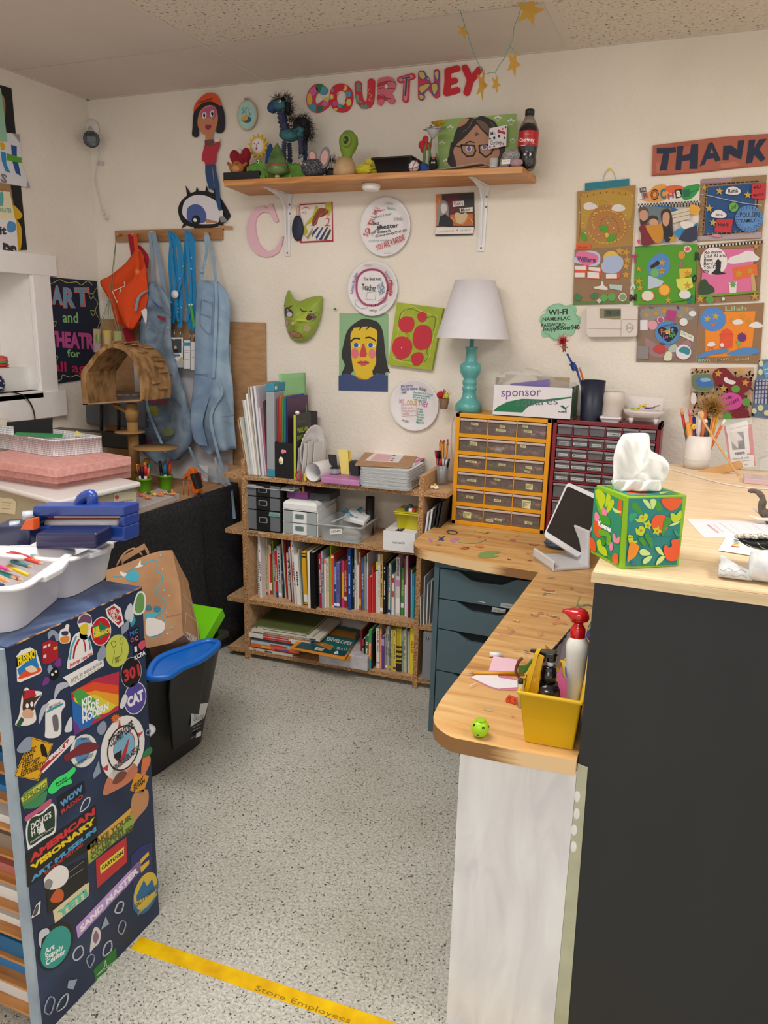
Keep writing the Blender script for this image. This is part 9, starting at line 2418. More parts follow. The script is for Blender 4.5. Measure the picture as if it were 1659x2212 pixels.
m=MB('e0d9c4');q=[onY(x,y,2.32)for x,y in[(-20,905),(14,908),(14,945),(-20,945)]];m.prs(q,(0,.02,0));m.bd('cream_box',0,'cream box corner left of the black folder','box')
def pot_(px,py,R0_,h_,lab):c=onZ(px,py,TZ);m=K('63a91a',.4);m.lth([(R0_*.82,.0005),(R0_*.98,h_*.85),(R0_*1.06,h_*.86),(R0_*1.06,h_),(R0_*.98,h_),(R0_*.8,.006)],c,ZZ,24,cap=0);m.lth([(R0_*.8,.001),(R0_*.8,.004)],c,ZZ,20);m.bd('green_cup',0,lab,'cup','lime green marker cups');return c
rnd=RR(14)
left_pens=[('d8702a','orange'),('1f6a5a','teal'),('17171a','black'),('e0b020','yellow'),('c02a2a','red'),('9ab84a','lime'),('c8962a','amber'),('7a1424','maroon'),('1c1c22','dark'),('c8303a','coral')]
right_pens=[('d8452a','coral'),('d0383a','red'),('4fa0b8','pale blue'),('2f7a55','green'),('2a2a30','black'),('1f7fae','blue')]
for px,py,nm,pens in[(313,1063,'left',left_pens),(359,1056,'right',right_pens)]:
 c=pot_(px,py,.03,.062,f'{nm} lime green cup of markers on the craft table')
 for k,(col,cname_)in enumerate(pens):
  a=6.28*k/len(pens);stk(c+J(.012*cos(a),.012*sin(a),.008),c+J(.026*cos(a),.022*sin(a),.105+.02*rnd.random()),.0062,['17181c','e4e0dc'][k%2],'marker',f'{cname_} capped marker in the {nm} green cup','marker',f'markers in the {nm} green cup',end=col,endl=.045)
cbx=thg('organizer_box','long flat clear box on the craft table','box',J(-1.94,2.42,TZ));m=K('c9c5c4',.25,alpha=.85,var=.1);q=[onZ(x,y,TZ)for x,y in[(388,1080),(297,1113)]];m.prs([q[0],q[1],q[1]+J(-.14,.05,0),q[0]+J(-.14,.05,0)],(0,0,.026));m.bd('box_body',cbx,bevel=.003)
zf=TZ+.027
for k,(x,y,c1,nm)in enumerate([(305,1073,'d85a7a','pink'),(322,1068,'1f6a3a','green'),(334,1071,'d8d44a','yellow'),(318,1078,'e0905a','peach'),(345,1072,'e07a4a','orange'),(355,1068,'dc8a5a','tan'),(366,1064,'1c6a34','dark green'),(372,1070,'e08a4a','apricot')]):
 c=onZ(x,y,zf);o=thg('toy_figurine',f'tiny {nm} toy figure lying on the flat clear box','figurine',c,0,'tiny toy figures on the clear box');m=MB(c1);m.ell(c+J(0,0,.006),(.011,.007,.006),10,6);m.bd('body',o)
 m=MB('dc945e');m.ell(c+J(.014,0,.007),.005,8,6);[m.cyl(c+J(-.006,0,.005),c+J(-.018,s_*.008,.003+.004*(k%2)),.0025,.002,6)for s_ in(-1,1)];m.cyl(c+J(.004,0,.006),c+J(.008,.01,.014),.002,.0015,6);m.bd('limbs',o)
G6=lambda x,y,Y=2.62:onY(270+x/8.295,980+y/8.295,Y);gg=thg('glue_gun','orange and black glue gun standing nose up on the table','glue gun',J(G6(1250,700).x,2.62,TZ))
def slabpx(mat,pts,Y,d,name,par,bev=.003):m=MB(mat);m.prs([G6(x,y,Y)for x,y in pts],(0,d,0));return m.bd(name,par,bevel=bev)
slabpx(M('cf5f1a',.45),[(1130,270),(1180,262),(1225,300),(1235,350),(1255,600),(1315,650),(1290,720),(1200,700),(1170,480),(1110,400),(1035,480),(1040,380),(1115,330)],2.6,.03,'gun_body',gg)
slabpx('17181a',[(1150,370),(1225,350),(1315,630),(1245,640)],2.596,.038,'grip',gg,.004)
m=MB('cf5f1a');[m.cyl(G6(x,480),J(G6(x,640).x,2.62,TZ+.001),.0022)for x in(1045,1135)];m.bd('stand_leg',gg);m=MB('121214');m.tube([G6(1300,690),G6(1350,740),G6(1375,770)],[.008,.006,.004],8);m.bd('cord_boot',gg)
m=MB('a0142c');q=[G6(x,y,2.85)for x,y in[(1225,325),(1345,350),(1360,520),(1240,510)]];m.prs(q,(0,.01,0));m.bd('red_case',0,'dark red pouch behind the glue gun','pouch',bevel=.003)
m=MB('dcdadc');q=[G6(x,y,2.9)for x,y in[(1300,190),(1485,230),(1480,530),(1310,520)]];m.prs(q,(0,.002,0));m.bd('white_card',0,'white card leaning on wall behind the red pouch','card')
H5=lambda x,y,Y=2.6:onY(150+x/5.53,600+y/5.53,Y);ct_=thg('cardboard_tree_house','handmade cardboard arched house on a tube post with discs','cardboard model',J(H5(760,2100).x,2.62,TZ))
oc_=smp([(x,y,0)for x,y in[(160,1520),(135,1160),(210,1030),(330,880),(450,800),(550,790),(700,850),(820,990),(900,1250),(900,1470)]],0,3)
ic_=[J(530+(p.x-530)*.84,1480+(p.y-1480)*.93,0)for p in oc_];N_=len(oc_)
m=MB(rmat('cardboard_strips',[(.35,'6f4f30'),(.5,'9a7448'),(.7,'b58c5e')],scale=30,stretch=(1,1,.5),rough=.9,bump=.3))
dp=2.6+.17;r0=[H5(p.x,p.y)for p in oc_];r1=[H5(p.x,p.y)for p in ic_];r2=[J(p.x+.01,dp,p.z)for p in r1];r3=[J(p.x,dp,p.z)for p in r0]
m.loft([r0,r1,r2,r3,r0],0,0,0);rnd=RR(2)
for i in range(2,N_-2):
 q=r0[i];R_=MR(rnd.uniform(-1,1),3,'Y');m.box(q+J(0,.05+rnd.random()*.08,.003),(.03,.05,.004),R_)
m.bd('arched_shell',ct_,'layered cardboard shell');m=MB(rmat('cardboard_inner',[(.3,'8a6338'),(.7,'aa8050')],scale=14,stretch=(4,1,1),rough=.9));bk=[J(p.x,dp-.004,p.z)for p in r0];cw_=H5(410,1180,dp);hole=[cw_+J(.033*cos(t),0,.033*sin(t))for t in[2*pi*k/24 for k in range(24)]]
for i in range(24):
 a=hole[i]-cw_;b_=hole[(i+1)%24]-cw_;
 def far(v):
  d=v.normalized();best=.06
  for j in range(len(bk)):
   p,q=bk[j],bk[(j+1)%len(bk)];e=q-p;den_=d.x*e.z-d.z*e.x
   if abs(den_)>1e-9:
    w_=p-cw_;t=(w_.x*e.z-w_.z*e.x)/den_;u=(w_.x*d.z-w_.z*d.x)/den_
    if t>0 and 0<=u<=1:best=min(best,t)
  return cw_+d*best
 m.poly([hole[i],hole[(i+1)%24],far(b_),far(a)])
m.bd('back_wall',ct_,solid=.003);m=MB('a98a68');m.tube([p+J(0,-.006,0)for p in hole],.005,8,1);m.bd('window_ring',ct_)
m=MB(mCARD);m.prs([r0[0],r0[-1],r0[-1]+J(0,.17,0),r0[0]+J(0,.17,0)],(0,0,.005));m.bd('house_floor',ct_);m=MB('8f6a44');rnd=RR(9)
for k in range(14):c=H5(560+22*k,1440,2.63+.01*(k%4))+J(0,0,.008);m.rib([c+J(.012*cos(t),.004*t,.008*sin(t))for t in[rnd.random()+.7*i for i in range(5)]],.01,(0,1,0),.0008)
m.bd('cardboard_curls',ct_,kind='stuff')
mt2=M('94703f',.85,var=.08,scale=40);xp=H5(750,1700,2.66).x;m=MB(mt2);m.cyl((xp,2.66,TZ),(xp,2.66,H5(750,1500,2.66).z),.0225,n=28);m.cyl(H5(520,1510,2.66),H5(680,1600,2.66),.009);m.cyl(J(xp,2.66,TZ+.06),J(xp+.1,2.62,TZ+.13),.014);m.lth([(.023,0),(.028,.03),(.03,.05)],(xp,2.66,H5(750,1720,2.66).z),ZZ,20);m.bd('tube_post',ct_)
for x,z_,r_ in[(xp,H5(745,1840,2.66).z,.062),(xp-.1,TZ+.12,.075),(xp+.13,H5(960,2050,2.62).z+.004,.095)]:m=K('9a7446',.85);m.cyl((x,2.64,z_),(x,2.64,z_+.004),r_,n=36);m.bd('disc_platform',ct_)
for x0,y0,x1,y1,Y,col,al,lab in[(500,830,930,1090,2.86,'5c6268',.8,'smoky clear plastic case leaning behind the cardboard house'),(330,1085,640,1110,2.5,'15161a',1,'black flat case lying behind the checkered box'),(640,1100,900,1230,2.8,'0f1012',1,'black bag slumped behind the cardboard post')]:
 a,b_=Z7(x0,y0,Y),Z7(x1,y1,Y);m=K(col,.3,alpha=al);m.b2((a.x,Y,b_.z),(b_.x,Y+.05,a.z));m.bd('case',0,lab,'case',bevel=.01)
m=MB('17181c');[m.cyl(Z7(x,1100,2.84),Z7(x,930,2.84),.008)for x in(650,760)];m.bd('black_stand',0,'black upright stand legs behind the cardboard house','stand')
# ===== floor group: bag, tote, trays
T4=lambda x,y,Z=0.:onZ(230+x/4.022,1150+y/4.022,Z);U4=lambda x,y,X=-1.4:onX(230+x/4.022,1150+y/4.022,X)
to=thg('tote_bin','big black storage tote with white product sticker','tote',J(-1.66,1.95,0));mtb=M('131416',.38,var=.05)
m=MB(mtb);bin_loft(m,[(-1.8,1.76),(-1.49,1.76),(-1.47,2.06),(-1.8,2.06)],[(-1.85,1.66),(-1.42,1.66),(-1.4,2.1),(-1.85,2.1)],.001,.4,.06,.018,.004);m.bd('tub',to)
m=MB(mtb);m.prs([J(-1.432,1.8,.3),J(-1.418,1.8,.39),J(-1.41,1.98,.39),J(-1.425,1.98,.3),J(-1.445,1.95,.08),J(-1.455,1.84,.08)],(.012,0,0));m.bd('side_panel',to,bevel=.004)
m=AR(lambda x,y:onX(x,y,-1.425),'''
@ 230 1150 4.022 5
P d8d8da 148 300 177 296 170 322 146 338
T 5a5a5e "23\\nGALLONS" 1| 152 312 171 306 151 329
L b8b8bc 3 148 340 164 332
L b8b8bc 3 148 346 163 338
L b8b8bc 3 147 358 154 354
P d8d8da 156 349 164 345 164 353 155 357''',XX);m.bd('product_label',to)
m=K('0b62bd',.35);P_=smp([T4(x,y,.425)for x,y in[(370,1255),(500,1260),(560,1240),(660,1175),(830,1100),(960,990),(950,955),(850,950),(700,1000),(450,1100)]],1,3);m.tube(P_,.011,8,1);m.prs([p+J(0,0,-.004)for p in P_],(0,0,.003));m.bd('blue_tray',0,'bright blue plastic rim tray resting in the black tote','tray')
m=K('6cc40c',.4);q=[T4(x,y,.43)+J(0,0,z_)for x,y,z_ in[(800,1000,.0),(740,620,.0)]];gA,gB,gC,gD=U4(1010,672,-1.46),U4(752,628,-1.6),U4(700,930,-1.55),U4(830,980,-1.42)
nn_=(gB-gA).cross(gD-gA).normalized();nn_=nn_ if nn_.x>0 else-nn_;m.prs([gA,gB,gC,gD],-nn_*.004)
for a,b_ in((gA,gB),(gA,gD)):m.prs([a,b_,b_+nn_*.028,a+nn_*.028],(gC-a).normalized()*.006)
m.bd('green_tray',0,'lime green tray propped behind the paper bag','tray')
bg=thg('paper_bag','brown paper grocery bag with blue winter ribbon print leaning over','paper bag',J(-1.5,1.78,.43))
mbg=rmat('kraft_paper',[(.3,'a87c56'),(.7,'bf946c')],scale=9,rough=.85,bump=.25)
nb=J(.62,-.74,.28).normalized();pb0=T4(600,1000,.44);fb=lambda x,y,o=0:hit(230+x/4.022,1150+y/4.022,pb0+nb*o,nb)
fr_=[(0,330),(150,280),(375,190),(480,160),(570,155),(600,300),(640,480),(660,870),(670,890),(560,960),(370,1000),(300,1000),(0,900)]
m=MB(mbg);m.prs([fb(x,y)for x,y in fr_],-nb*.006);sd_=[fb(570,155),fb(660,880)];e1,e2=hit(230+705/4.022,1150+420/4.022,pb0-nb*.13,nb),hit(230+842/4.022,1150+1085/4.022,pb0-nb*.14,nb)
e0=hit(230+640/4.022,1150+300/4.022,pb0-nb*.06,nb);m.poly([sd_[0],e0,e1,e2,sd_[1]]);m.poly([sd_[1],e2,fb(400,1130,-.1),fb(370,1000)]);m.bd('bag_body',bg,solid=.002)
m=MB(mbg);m.rib([fb(150,300),fb(130,240),fb(330,120),fb(370,190)],.018,ZZ,.002);m.tube(smp([fb(90,290,-.05),fb(150,190,-.05),fb(240,140,-.05),fb(310,200,-.05)],0),.003,6);m.bd('bag_handle',bg)
m=AR(lambda x,y:hit(x,y,pb0+nb*.001,nb),'''
@ 230 1150 4.022 5
C 45acc4 10 12 76 24 77 40 66 60 58 80 48 88 52 88 66 96 76 96 86 86 100 88 108 100 118 102 128 95 140 101 158 98 172 86 180 74 181
S 45acc4 33 80 38 70 48 66 57 72 55 83 48 86
S e4dcd4 49 62 55 56 59 47 60 56 65 58 56 61
S e4dcd4 25 74 24 68 30 70 35 71 32 77
P 45acc4 68 140 96 138 80 152 69 151
S e4dcd4 69 152 80 149 100 156 100 170 88 178 70 179
X 2a7a98 73 131 36 0 .5 9
X 2a7a98 88 133 40 0 .5 9
X 7ac0d0 94 40 18 0 .3 8
X 7ac0d0 100 101 18 0 .3 8
X 7ac0d0 113 166 18 0 .3 8
X e4dcd4 97 64 14 0 .2 4
X e4dcd4 109 110 14 0 .2 4
X e4dcd4 104 140 14 0 .2 4
X e4dcd4 106 176 14 0 .2 4
L 7a5a3c 3 104 147 130 141''',nb);m.bd('bag_print',bg,'blue ribbon, doves and snowflakes print')
ns=(e2-sd_[1]).cross(sd_[0]-sd_[1]).normalized();ns=ns if ns.x>0 else-ns;m=AR(lambda x,y:hit(x,y,sd_[1]+ns*.003,ns),'''
@ 230 1150 4.022 5
T e4dcd4 "CORK" 3| 138 172 158 182 140 186
L e4dcd4 3 138 140 158 156 160 196 136 172 138 140
L 9ac4c8 3 132 108 148 124 154 148''',ns);m.bd('side_print',bg)
m=K('c9ccd2',.4,alpha=.85);bin_loft(m,[(-1.5,1.4),(-1.36,1.4),(-1.36,1.6),(-1.5,1.6)],[(-1.52,1.38),(-1.33,1.38),(-1.33,1.62),(-1.52,1.62)],.001,.3,.05,.012,.003);m.bd('waste_bin',0,'white waste bin with liner between sticker cabinet and tote','bin')
# ===== sticker cabinet
SX=-1.098;CT_=.852;cab=thg('paper_cabinet','navy cabinet of paper cubbies with its side covered in stickers','cabinet',J(-1.35,1.15,0))
m=MB(mNAVY);m.prs([J(SX,.944,0),J(SX,1.314,0),J(SX,1.314,CT_),J(SX,.944,CT_)],(-.018,0,0));m.b2((-1.9,1.296,.001),(SX-.018,1.314,CT_-.02));m.bd('side_panel',cab,'navy side panel')
m=MB(mNAVYT);m.b2((-1.9,.948,CT_-.018),(SX-.0005,1.3138,CT_+.001));m.bd('cabinet_top',cab,'worn blue top')
m=MB(mLB);m.b2((-1.124,.938,0),(SX-.001,.9438,CT_));m.b2((-1.9,.938,CT_-.025),(-1.124,.9438,CT_));m.bd('face_frame',cab,'light blue face frame')
m=MB(rmat('worn_edge',[(.45,'1b2740'),(.52,'a97848'),(.6,'c99560')],scale=40,rough=.8));m.tube([J(SX,.944+.37*k/20,CT_+.0003)for k in range(21)],.0016,6);m.bd('chipped_edge',cab)
rnd=RR(5)
for k in range(13):
 z=.03+.062*k;m=MB(mSHELF);m.b2((-1.9,.947,z),(SX-.018,1.295,z+.006));m.bd('shelf',cab)
 m=MB(['d8d6d4','b86a62','e2e0dc','2f7ab8','8a7a68','dcdad6','1f5f8a'][k*3%7]);y0=.955+.02*rnd.random();m.b2((-1.6,y0,z+.0065),(-1.13-.02*rnd.random(),1.28,z+.02+.025*rnd.random()));m.bd('paper_stack',0,f'{["white", "dusty red", "cream", "blue", "brown", "pale", "deep blue"][k*3 % 7]} paper stack in cubby {_ord(k+1)} from the floor','paper','paper stacks in the cabinet cubbies')
def stickers(dsl,names):
 for nm,blk in zip(names,dsl.split('%')):
  m=AR(lambda x,y:onX(x,y,SX+.0005),HD+blk,XX,gap=.00007,rough=.4);m.bd('sticker' if nm else 'painted_marks',cab,nm or None)
HD='@ 0 1240 4.608 5 5\n'
stickers('''
S 8f9bb0 97 130 95 118 105 111 117 120 117 132 111 132 108 122 102 124
S 8f9bb0 94 190 100 180 108 195 100 200
S b8bcc8 108 250 112 222 130 215 138 222 120 232
S b8bcc8 78 280 85 262 98 258 90 272 78 298
S c8ccd4 248 80 255 62 262 60 266 80 262 95 250 90
P 8f9bb0 241 105 258 88 255 110 242 122
S 8f9bb0 193 160 205 140 212 158 205 170 195 172
S 8f9bb0 193 305 205 292 212 302 206 318 196 318
S d8dae0 128 310 136 290 142 285 143 310 132 315
S d8dae0 238 262 246 240 254 245 248 262 242 268
S 8f9bb0 33 348 48 328 62 325 60 350 40 356
P 8f9bb0 184 400 196 370 200 395 186 408
Q 8f9bb0 12 293 310 299 312 296 320 290 318
%
P e8e6e2 32 164 42 152 60 146 72 152 84 192 80 198 40 216 34 214
P 2a7ab8 34 190 70 160 80 192 40 208
S e0502a 36 208 50 192 76 186 80 194 50 206
S e8d0b8 50 188 64 182 74 192 60 196
P 101010 32 186 32 166 70 150 72 164
T f0d820 "FRESNO" 5| 34 165 69 149 36 183
%
P a8202a 84 138 98 131 115 135 116 168 100 178 85 178
P d8d0d0 86 144 93 141 93 146 86 149
P d8d0d0 95 140 100 138 100 143 95 145
P d8a83a 106 146 114 143 114 149 106 152
P d8d0d0 86 162 92 159 92 166 86 168
%
S e8e4e0 120 112 128 108 132 100 138 102 136 112 140 120 138 136 122 138 118 128
S d88a3a 121 126 137 124 136 135 122 136
S 3a3a5a 123 115 135 114 134 122 124 122
%
S 7a3a8a 112 172 120 167 122 180 116 185 108 180
S 7a3a8a 84 218 90 205 98 208 96 218 86 222
S 141218 100 195 108 186 116 190 117 202 108 212 100 208
E e8e8e8 104 200 2.6
E e8e8e8 111 194 2.6
%
S e8e6e4 136 190 137 160 144 128 156 116 170 118 180 134 185 158 182 162
C 4fa8c0 18 139 170 143 145 152 124
C c82a34 18 146 168 149 148 157 130
C c82a34 14 166 130 169 142 170 154
C 4fa8c0 14 173 124 178 136 179 150
T c82a34 "jenny marie" 2| 138 178 183 154 139 188
%
S e8e4e0 154 98 158 84 168 78 180 82 183 96 183 116 170 131 156 124 160 112
S 6a4a6a 155 98 160 86 170 80 181 86 180 98 168 96
S dcc03a 160 104 172 98 176 108 172 120 160 118
%
E e6dedc 201 114 20 29 8
E c4202a 201 114 18.5 27 8
X 2a7a5a 200 112 90 0 .6 6
T e8d83a "BEER\\nHERMANOS" 5| 184 108 217 96 187 128
%
P e8e2e0 210 70 228 59 240 68 247 98 237 107 214 86
P a83038 213 72 226 63 237 72 243 94 236 102 218 84
T f0e8e4 "VANS\\nOFF THE\\nWALL" 3| 216 72 238 66 222 98
%
S dfe4dc 264 70 272 40 282 34 290 45 288 74 272 82
S 6a9a5a 268 68 274 42 282 38 287 48 285 72 274 78
S 3a9aa0 258 90 264 80 270 92 262 105
%
E c2cb58 233 153 23 33 10
C 2a2a1a 3 225 145 228 155 225 168 224 178
C 2a2a1a 3 241 142 243 155 238 165 240 172
Q 2a2a1a 4 221 138 226 133 231 138 227 146
Q 2a2a1a 3 241 126 245 128 243 140 238 136
T 2a2a1a "PARTY\\nZINE" 1| 228 166 239 163 229 177
%
P 17213c 254 112 276 104 279 135 257 142
T 3a6ac8 "M" 4| 258 115 266 112 259 124
T 3a9a5a "C" 4| 267 111 274 108 268 120
T d8702a "C" 4| 268 125 275 122 269 134
T d04a5a "O" 4| 259 128 266 125 260 137
%
P 141a34 264 142 288 128 292 158 266 175
S d0506a 275 142 280 134 288 132 290 142 281 151
T e8e8e8 "I" 6| 267 145 272 143 268 156
T e8e8e8 "KCPA" 4| 267 163 289 151 268 172
%
E c8c4c0 261 196 20.5 31 8
E 16181a 261 196 19.5 30 8
T c8303a "301" 4| 245 192 276 178 248 216
%
E dcdade 269 247 22 33 10
E 54489a 269 247 20.5 31 10
T e8e6f0 "CAT" 7| 252 247 284 228 255 268
%
P e8e6e6 125 206 205 163 207 183 140 225 134 214
T 6a6a74 "arts in education" 1| 141 207 202 171 142 215
T a8a060 "of the gorge" 0| 141 215 202 182 142 220
%
P b8304a 141 236 190 208 237 194 236 270 215 282 150 320
P e0502a 150 230 186 215 236 222 236 245 180 262
P e8a02a 150 240 190 232 236 240 236 262 170 280
P d8cc3a 146 246 190 240 232 262 215 276 160 290
P 4aa04a 144 236 160 228 190 250 200 285 175 295
P 2a6ab8 143 250 160 262 190 285 178 305 146 312
P 6a3a8a 144 290 155 300 160 315 148 320
T f4f4f0 "KID\\nMADE\\nMODERN" 5| 162 250 214 222 164 298
%
S e8e4e0 30 300 38 280 44 240 52 226 62 232 84 236 70 262 72 290 60 300 44 302
S 4a3228 46 250 44 236 52 232 60 240 72 244 82 240 68 258 68 270 46 272
P b8283a 46 250 50 232 68 230 72 242
S d8a888 44 276 54 268 66 274 64 286 48 286
E f0f0f0 54 262 3 5
E f0f0f0 63 259 3 5
P 2a5a3a 32 300 42 284 48 290 38 306
%
S e8e6e6 90 310 94 256 124 250 130 262 122 276 120 320 92 326
P 3a9aa8 93 272 126 256 126 260 93 277
S 6a6a70 104 285 112 280 116 290 116 310 108 312
T 3a3a3a "I AM CREATIVE" 1| 95 264 120 254 96 270
%
P e0a818 28 402 62 324 106 338 76 412
L 1a1610 5 30 402 63 327 104 339 75 409 30 402
T 1a1610 "TRAFFIC\\nSAFETY\\nEVERYONE'S\\nRESPONSIBILITY" 3| 48 352 94 332 40 405
S 1a1610 83 360 80 342 86 338 92 350 94 364 86 362
%
P e8e4e2 77 388 140 322 150 322 148 332 86 396
P b8243a 78 390 138 326 134 342 82 394
T f0e8e4 "SPARK R&D" 6| 96 364 148 322 98 372
%
E dfe0dc 166 352 26 34 20
S 5a8ab8 148 360 152 330 170 326 184 336 180 356 160 378
S 7a2a34 127 362 142 352 165 336 190 336 196 346 178 356 150 364 132 374
T 2a2a2a "2022" 2| 160 327 178 324 161 331
T 2a2a2a "RIVER STEWARDS" 1| 146 380 184 356 148 386
%
E e6e2de 244 346 42 66 15
P c4303a 238 290 242 310 233 312
P c4303a 286 312 274 318 277 325
P c4303a 202 388 216 378 214 392
E 22262c 245 346 31 47 15
E e6e2de 245 346 28.5 44 15
E b8303a 247 344 21 33 15
E 7ab0cc 247 344 19.5 31 15
P 16181c 228 358 242 350 240 374 226 366
S b8303a 236 378 252 335 256 330 250 360
T 22262c "COLUMBIA GORGE" 3| 220 346 268 306 214 330
T 22262c "WINDSURFER ASSOC" 3| 222 384 274 340 226 394
%
X e0702a 231 288 55 0 .6 12
X c8682a 231 288 30 0 .5 9
%
S d8784a 281 398 284 368 296 362 300 372 292 392 286 404
S 2f7a4a 282 366 290 350 300 344 303 352 296 362
''',['','sticker lettered FRESNO with surfer','red double-decker bus','cake cartoon','purple-winged bat','rainbow sticker with red script','umbrella','round red sticker with yellow letters','red skateboard-shaped VANS','green creature','lime circle sticker with flower and balloon','MCOC letter','I heart KCPA','black oval 301','purple oval CAT','arts in education banner','rainbow KID MADE MODERN','donkey in santa hat','I AM CREATIVE','yellow traffic safety sign','SPARK R&D','fish sticker dated 2022','large round COLUMBIA GORGE','sunflower','carrot'])
HD='@ 0 1640 3.867 5 5\n'
stickers('''
Q d0d4da 9 134 88 140 70 150 64 147 78
Q c8ccd4 12 122 330 126 318 136 312 139 325 128 336
Q c8ccd4 12 172 325 176 310 185 304 186 318 176 328
Q 9aa4b8 12 145 335 152 326 158 332 150 348
Q 9aa4b8 11 197 285 203 270 210 275 204 292
Q c8ccd4 12 192 255 198 240 206 240 202 255
Q 9aa4b8 12 74 420 82 398 91 402 84 425
Q c8ccd4 12 95 415 102 400 113 392 110 410 98 420
P 9aa4b8 112 382 114 370 129 367 122 385
S c8ccd4 64 305 66 288 78 282 82 290 70 300 68 315
P 9aa4b8 168 285 176 262 182 275
%
S c87a5a 172 55 180 30 196 12 222 6 230 20 214 40 190 54 176 60
S 7a4434 188 38 198 22 212 22 204 36 192 42
%
P d8941a 217 52 226 22 249 28 238 60
T 1a1610 "SLOW\\nDOWN" 5| 223 42 242 26 223 55
%
S c08a5a 218 88 222 60 240 50 248 55 246 78 230 98 222 108 216 98
%
P 5a8a4a 34 66 40 56 78 30 80 48 40 84
P d8cc4a 35 65 78 32 78 44 38 72
T 5a7a3a "SPRING" 4| 38 62 77 38 39 70
S c05a7a 42 96 60 84 84 66 82 78 60 92 44 104
S 3f8a5a 38 80 60 66 78 52 74 72 56 82
%
S 3ae070 80 52 92 34 112 22 124 12 126 20 118 30 120 40 104 46 88 58
T 14502a "fruit\\nloops" 3| 92 40 116 25 95 48
%
P 14161c 95 64 140 36 143 56 100 96
T 5a9ad8 "WOW" 5| 100 72 137 42 102 82
T c8303a "RADIO" 4| 102 85 138 57 103 92
%
S e8e8e4 43 118 50 96 68 90 86 74 94 82 94 100 92 122 76 132 50 150 46 148
S 1c3a2c 46 118 52 99 70 92 86 78 91 86 90 118 72 130 50 144
T e8e8e4 "DOUG'S\\nH R" 3| 51 108 85 86 53 130
P e8e8e4 64 126 70 100 76 120
T e8e8e4 "Hood River, Oregon" 1| 50 138 88 112 51 142
%
P 14120f 43 160 160 76 164 142 46 214
T d0303a "AMERICAN" 6| 49 162 158 80 50 174
T e8c81a "VISIONARY" 6| 50 178 158 96 53 187
T 4a9ad0 "ART MUSEUM" 6| 51 198 160 112 52 206
T c03a3a "BALTIMORE MARYLAND" 3| 74 188 138 139 75 193
%
P d8a84a 145 145 220 80 223 112 148 174
P 8fae4a 148 160 222 92 223 112 148 176
T 5a5a1a "MAKE YOUR\\nOPTIMISM\\nCOME TRUE!" 5| 150 142 220 90 152 170
%
P c02a2e 160 168 211 130 212 172 162 216
P e8d03a 167 178 207 146 207 160 168 192
T 1a1a1a "CARTOON" 4| 169 180 205 152 170 186
%
P 1f2a68 218 162 234 146 254 138 253 190 222 216
P e0b82a 234 168 248 154 249 160 235 175
P e0b82a 234 180 249 168 249 175 236 190
%
P 101114 75 196 145 165 147 205 80 260
S c85a2a 84 234 96 216 106 222 104 236 90 240
S e8e4e0 76 196 96 178 112 182 114 198 104 212 84 218 74 208
S 8a8884 74 208 80 200 88 204 84 216 76 216
L c8c8c8 2 114 190 140 170
L c8c8c8 2 114 200 140 182
%
P dccfa4 88 252 140 210 149 206 148 228 92 274
T 5fc0a8 "YETI" 7| 94 256 144 216 97 268
%
P c09adc 127 280 230 172 236 170 235 188 130 300
T f0ecf4 "SAND MASTER" 5| 133 280 230 178 135 290
T 4a3a6a "FLORENCE . OREGON . USA" 2| 138 290 226 195 139 293
%
E 2a6a9a 243 224 19 37 20
E d8bc3a 243 220 17 33 20
P 2a6a9a 228 228 240 202 246 212 254 200 260 220 228 238
T 1a4a6a "SALTY PEAKS" 4| 226 242 262 208 226 250
T c8bc5a "LONGBOARD TEAM" 4| 230 256 262 222 230 262
%
E 101214 93 312 26 44 25
E 2a9a90 93 314 22 38 25
T f0f0ec "Art\\nSupply\\nCenter" 3| 74 318 108 296 76 346
%
P e8e6e2 52 266 60 244 68 236 66 258 56 264
S 4a4a4a 55 262 60 246 65 244 62 258
%
S dcd8d4 150 322 154 290 160 280 168 288 166 306 156 316
S 8a6a8a 155 300 160 286 165 296 160 308
%
P 1f7a1f 156 352 194 314 195 334 160 374
L e8f0e8 3 161 362 193 336
L e8f0e8 3 162 368 193 341
C e8f0e8 4 164 358 174 348 176 336 180 348 190 340
''',['','hand holding food','orange SLOW DOWN sign','brown cookie figure','SPRING garden','neon green fruit loops','black WOW RADIO','dark green DOUGS shield','AMERICAN VISIONARY ART MUSEUM','optimism slogan','red CARTOON','blue and yellow equal sign','sheep sticker on black card','cream YETI','lilac SAND MASTER','oval SALTY PEAKS','teal Art Supply Center','small grey animal','small dancing animal','green sticker with white road line'])
# ===== tubs on the cabinet
mw=M('e4e1e4',.35,var=.02)
def tub(name,lab,c,w_,l_,rz,h_,z0):
 o=thg(name,lab,'tub',J(*c,z0),rz,'white plastic tubs on the cabinet');m=MB(mw);m.xf=parent_world(o)
 cr=lambda a,b:[(-a,-b),(a,-b),(a,b),(-a,b)]
 bin_loft(m,cr(w_*.86,l_*.86),cr(w_,l_),.001,h_,.045,.012,.003,7);m.bd('tub_body',o)
 m=MB(mw);m.xf=parent_world(o)
 for s_ in(-1,1):m.loft([[J(w_*q,s_*(l_+d_),h_-.014+t_)for t_,d_ in((0,0),(.013,0),(.013,.028-.01*abs(q)*2),(0,.026-.01*abs(q)*2))]for q in(-.45,-.3,0,.3,.45)])
 m.bd('handle_lip',o,bevel=.003);return o
tA=tub('pencil_tub','white tub of coloured pencils nearest the camera, left edge',(-1.3,1.05),.125,.16,radians(-68),.098,CT_+.001)
tB=tub('device_tub','white tub holding blue craft punches behind the pencil tub',(-1.305,1.245),.1,.13,radians(-80),.095,CT_+.001)
rnd=RR(4);zt_=.925
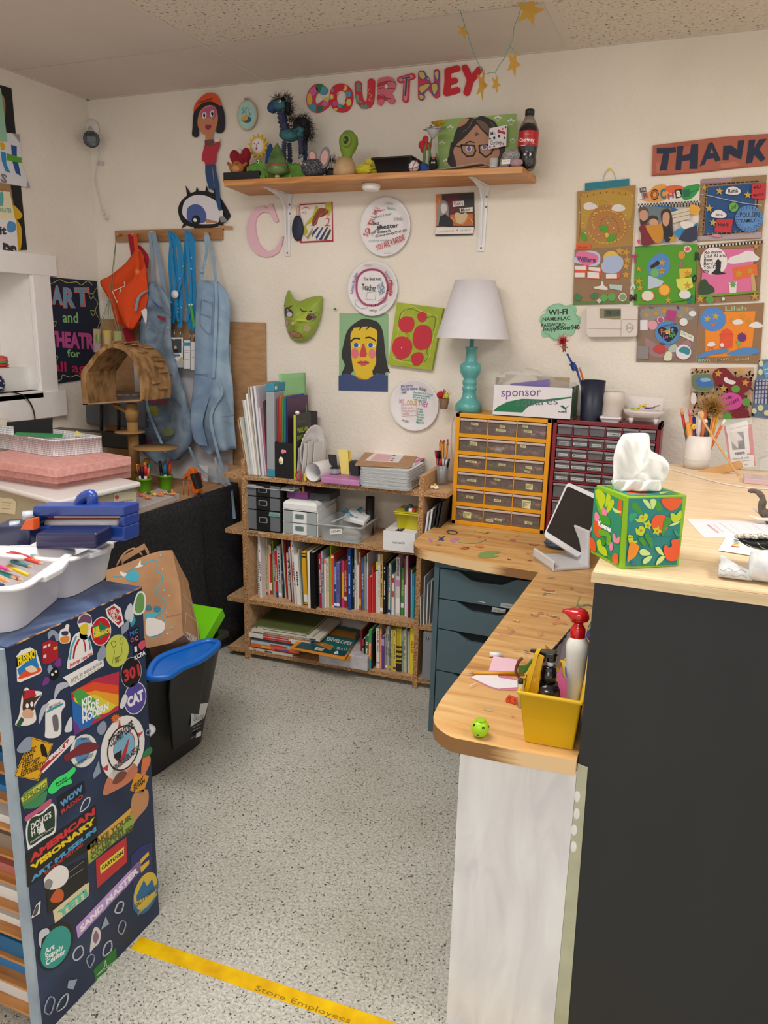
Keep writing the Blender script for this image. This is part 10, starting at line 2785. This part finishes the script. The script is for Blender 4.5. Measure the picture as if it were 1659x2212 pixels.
for k,(col,nm)in enumerate([('1f3a34','dark green'),('3f9fb0','light blue'),('a82a34','red'),('dc7a2a','orange'),('2f6a74','teal'),('c83a7a','magenta'),('d8b82a','yellow'),('2a8a84','sea teal'),('e08a3a','pale orange'),('2a3a6a','navy'),('8a4a2a','brown'),('c03a2a','brick')]):
 y=[1186,1190,1196,1204,1212,1220,1228,1236,1244,1250,1240,1205][k];x=[82,84,80,92,72,28,60,34,20,5,50,95][k];p=onZ(x,y+14,zt_+.012*(k%3));stk(p,p+J(-.17,.05+.02*rnd.random(),-.012),.0042,col,'pencil',f'{nm} coloured pencil in the white tub at the left edge','pencil','coloured pencils in the white tub',tip='c8a078' if k%3 else None,tipl=.016,hexa=1)
DV=lambda x,y,Y:onY(x/3.606,880+y/3.606,Y);mbl=M('1f3f8f',.3,coat=.3);mnv=M('18234f',.3,coat=.3);pv=thg('laminator','blue crimping machine with white ribbed roller in the rear tub','craft machine',DV(600,1040,1.26));yb=1.25
m=MB(mbl);q=lambda x0,y0,x1,y1,Y,d:m.prs([DV(x0,y0,Y),DV(x1,y0,Y),DV(x1,y1,Y),DV(x0,y1,Y)],(0,d,0))
q(255,770,965,850,yb,.05);q(255,930,965,1045,yb,.05);q(255,850,290,930,yb,.05);q(925,850,965,930,yb,.05);m.bd('body',pv,bevel=.003)
m=K('e6e4e4',.35);a,b_=DV(290,903,yb+.02),DV(925,903,yb+.02);m.cyl(a,b_,.0085,n=14);m.bd('roller',pv,'white ribbed roller');m=MB('b8283a');q(290,862,925,875,yb+.03,.002);m.bd('red_strip',pv)
m=MB(mbl);m.tube(smp([DV(610,780,yb+.03),DV(640,710,yb+.03),DV(700,680,yb+.03),DV(720,700,yb+.03),DV(715,780,yb+.03)],0,3),.012,12);m.bd('crank',pv)
for lab,x0,y0,x1,y1,Y,bt in[('navy punch with two pale heart buttons at the tub front',275,985,745,1105,1.19,[(390,975),(605,985)]),('navy punch with two pale square buttons at the left edge',-60,930,230,1080,1.22,[(115,895),(215,815)])]:
 o=thg('craft_punch',lab,'craft punch',DV((x0+x1)/2,y1,Y),0,'navy craft punches');m=MB(mnv);m.prs([DV(x,y,Y)for x,y in[(x0,y0),(x1,y0),(x1,y1),(x0,y1)]],(0,.05,.008));m.bd('body',o,bevel=.004)
 for bx_,by2 in bt:m=K('b9c4cc',.4);c=DV(bx_,by2+10,Y+.02);m.cyl(c+J(0,0,-.012),c+J(0,0,.004),.015,n=24 if 'heart' in lab else 4);m.bd('button',o,'pale grey button')
m=K('dc5a1c',.35);m.prs([DV(x,y,1.21)for x,y in[(150,955),(195,880),(255,862),(258,960)]],(0,.02,0));m.bd('orange_lever',0,'orange lever between the two navy punches','lever',bevel=.003)
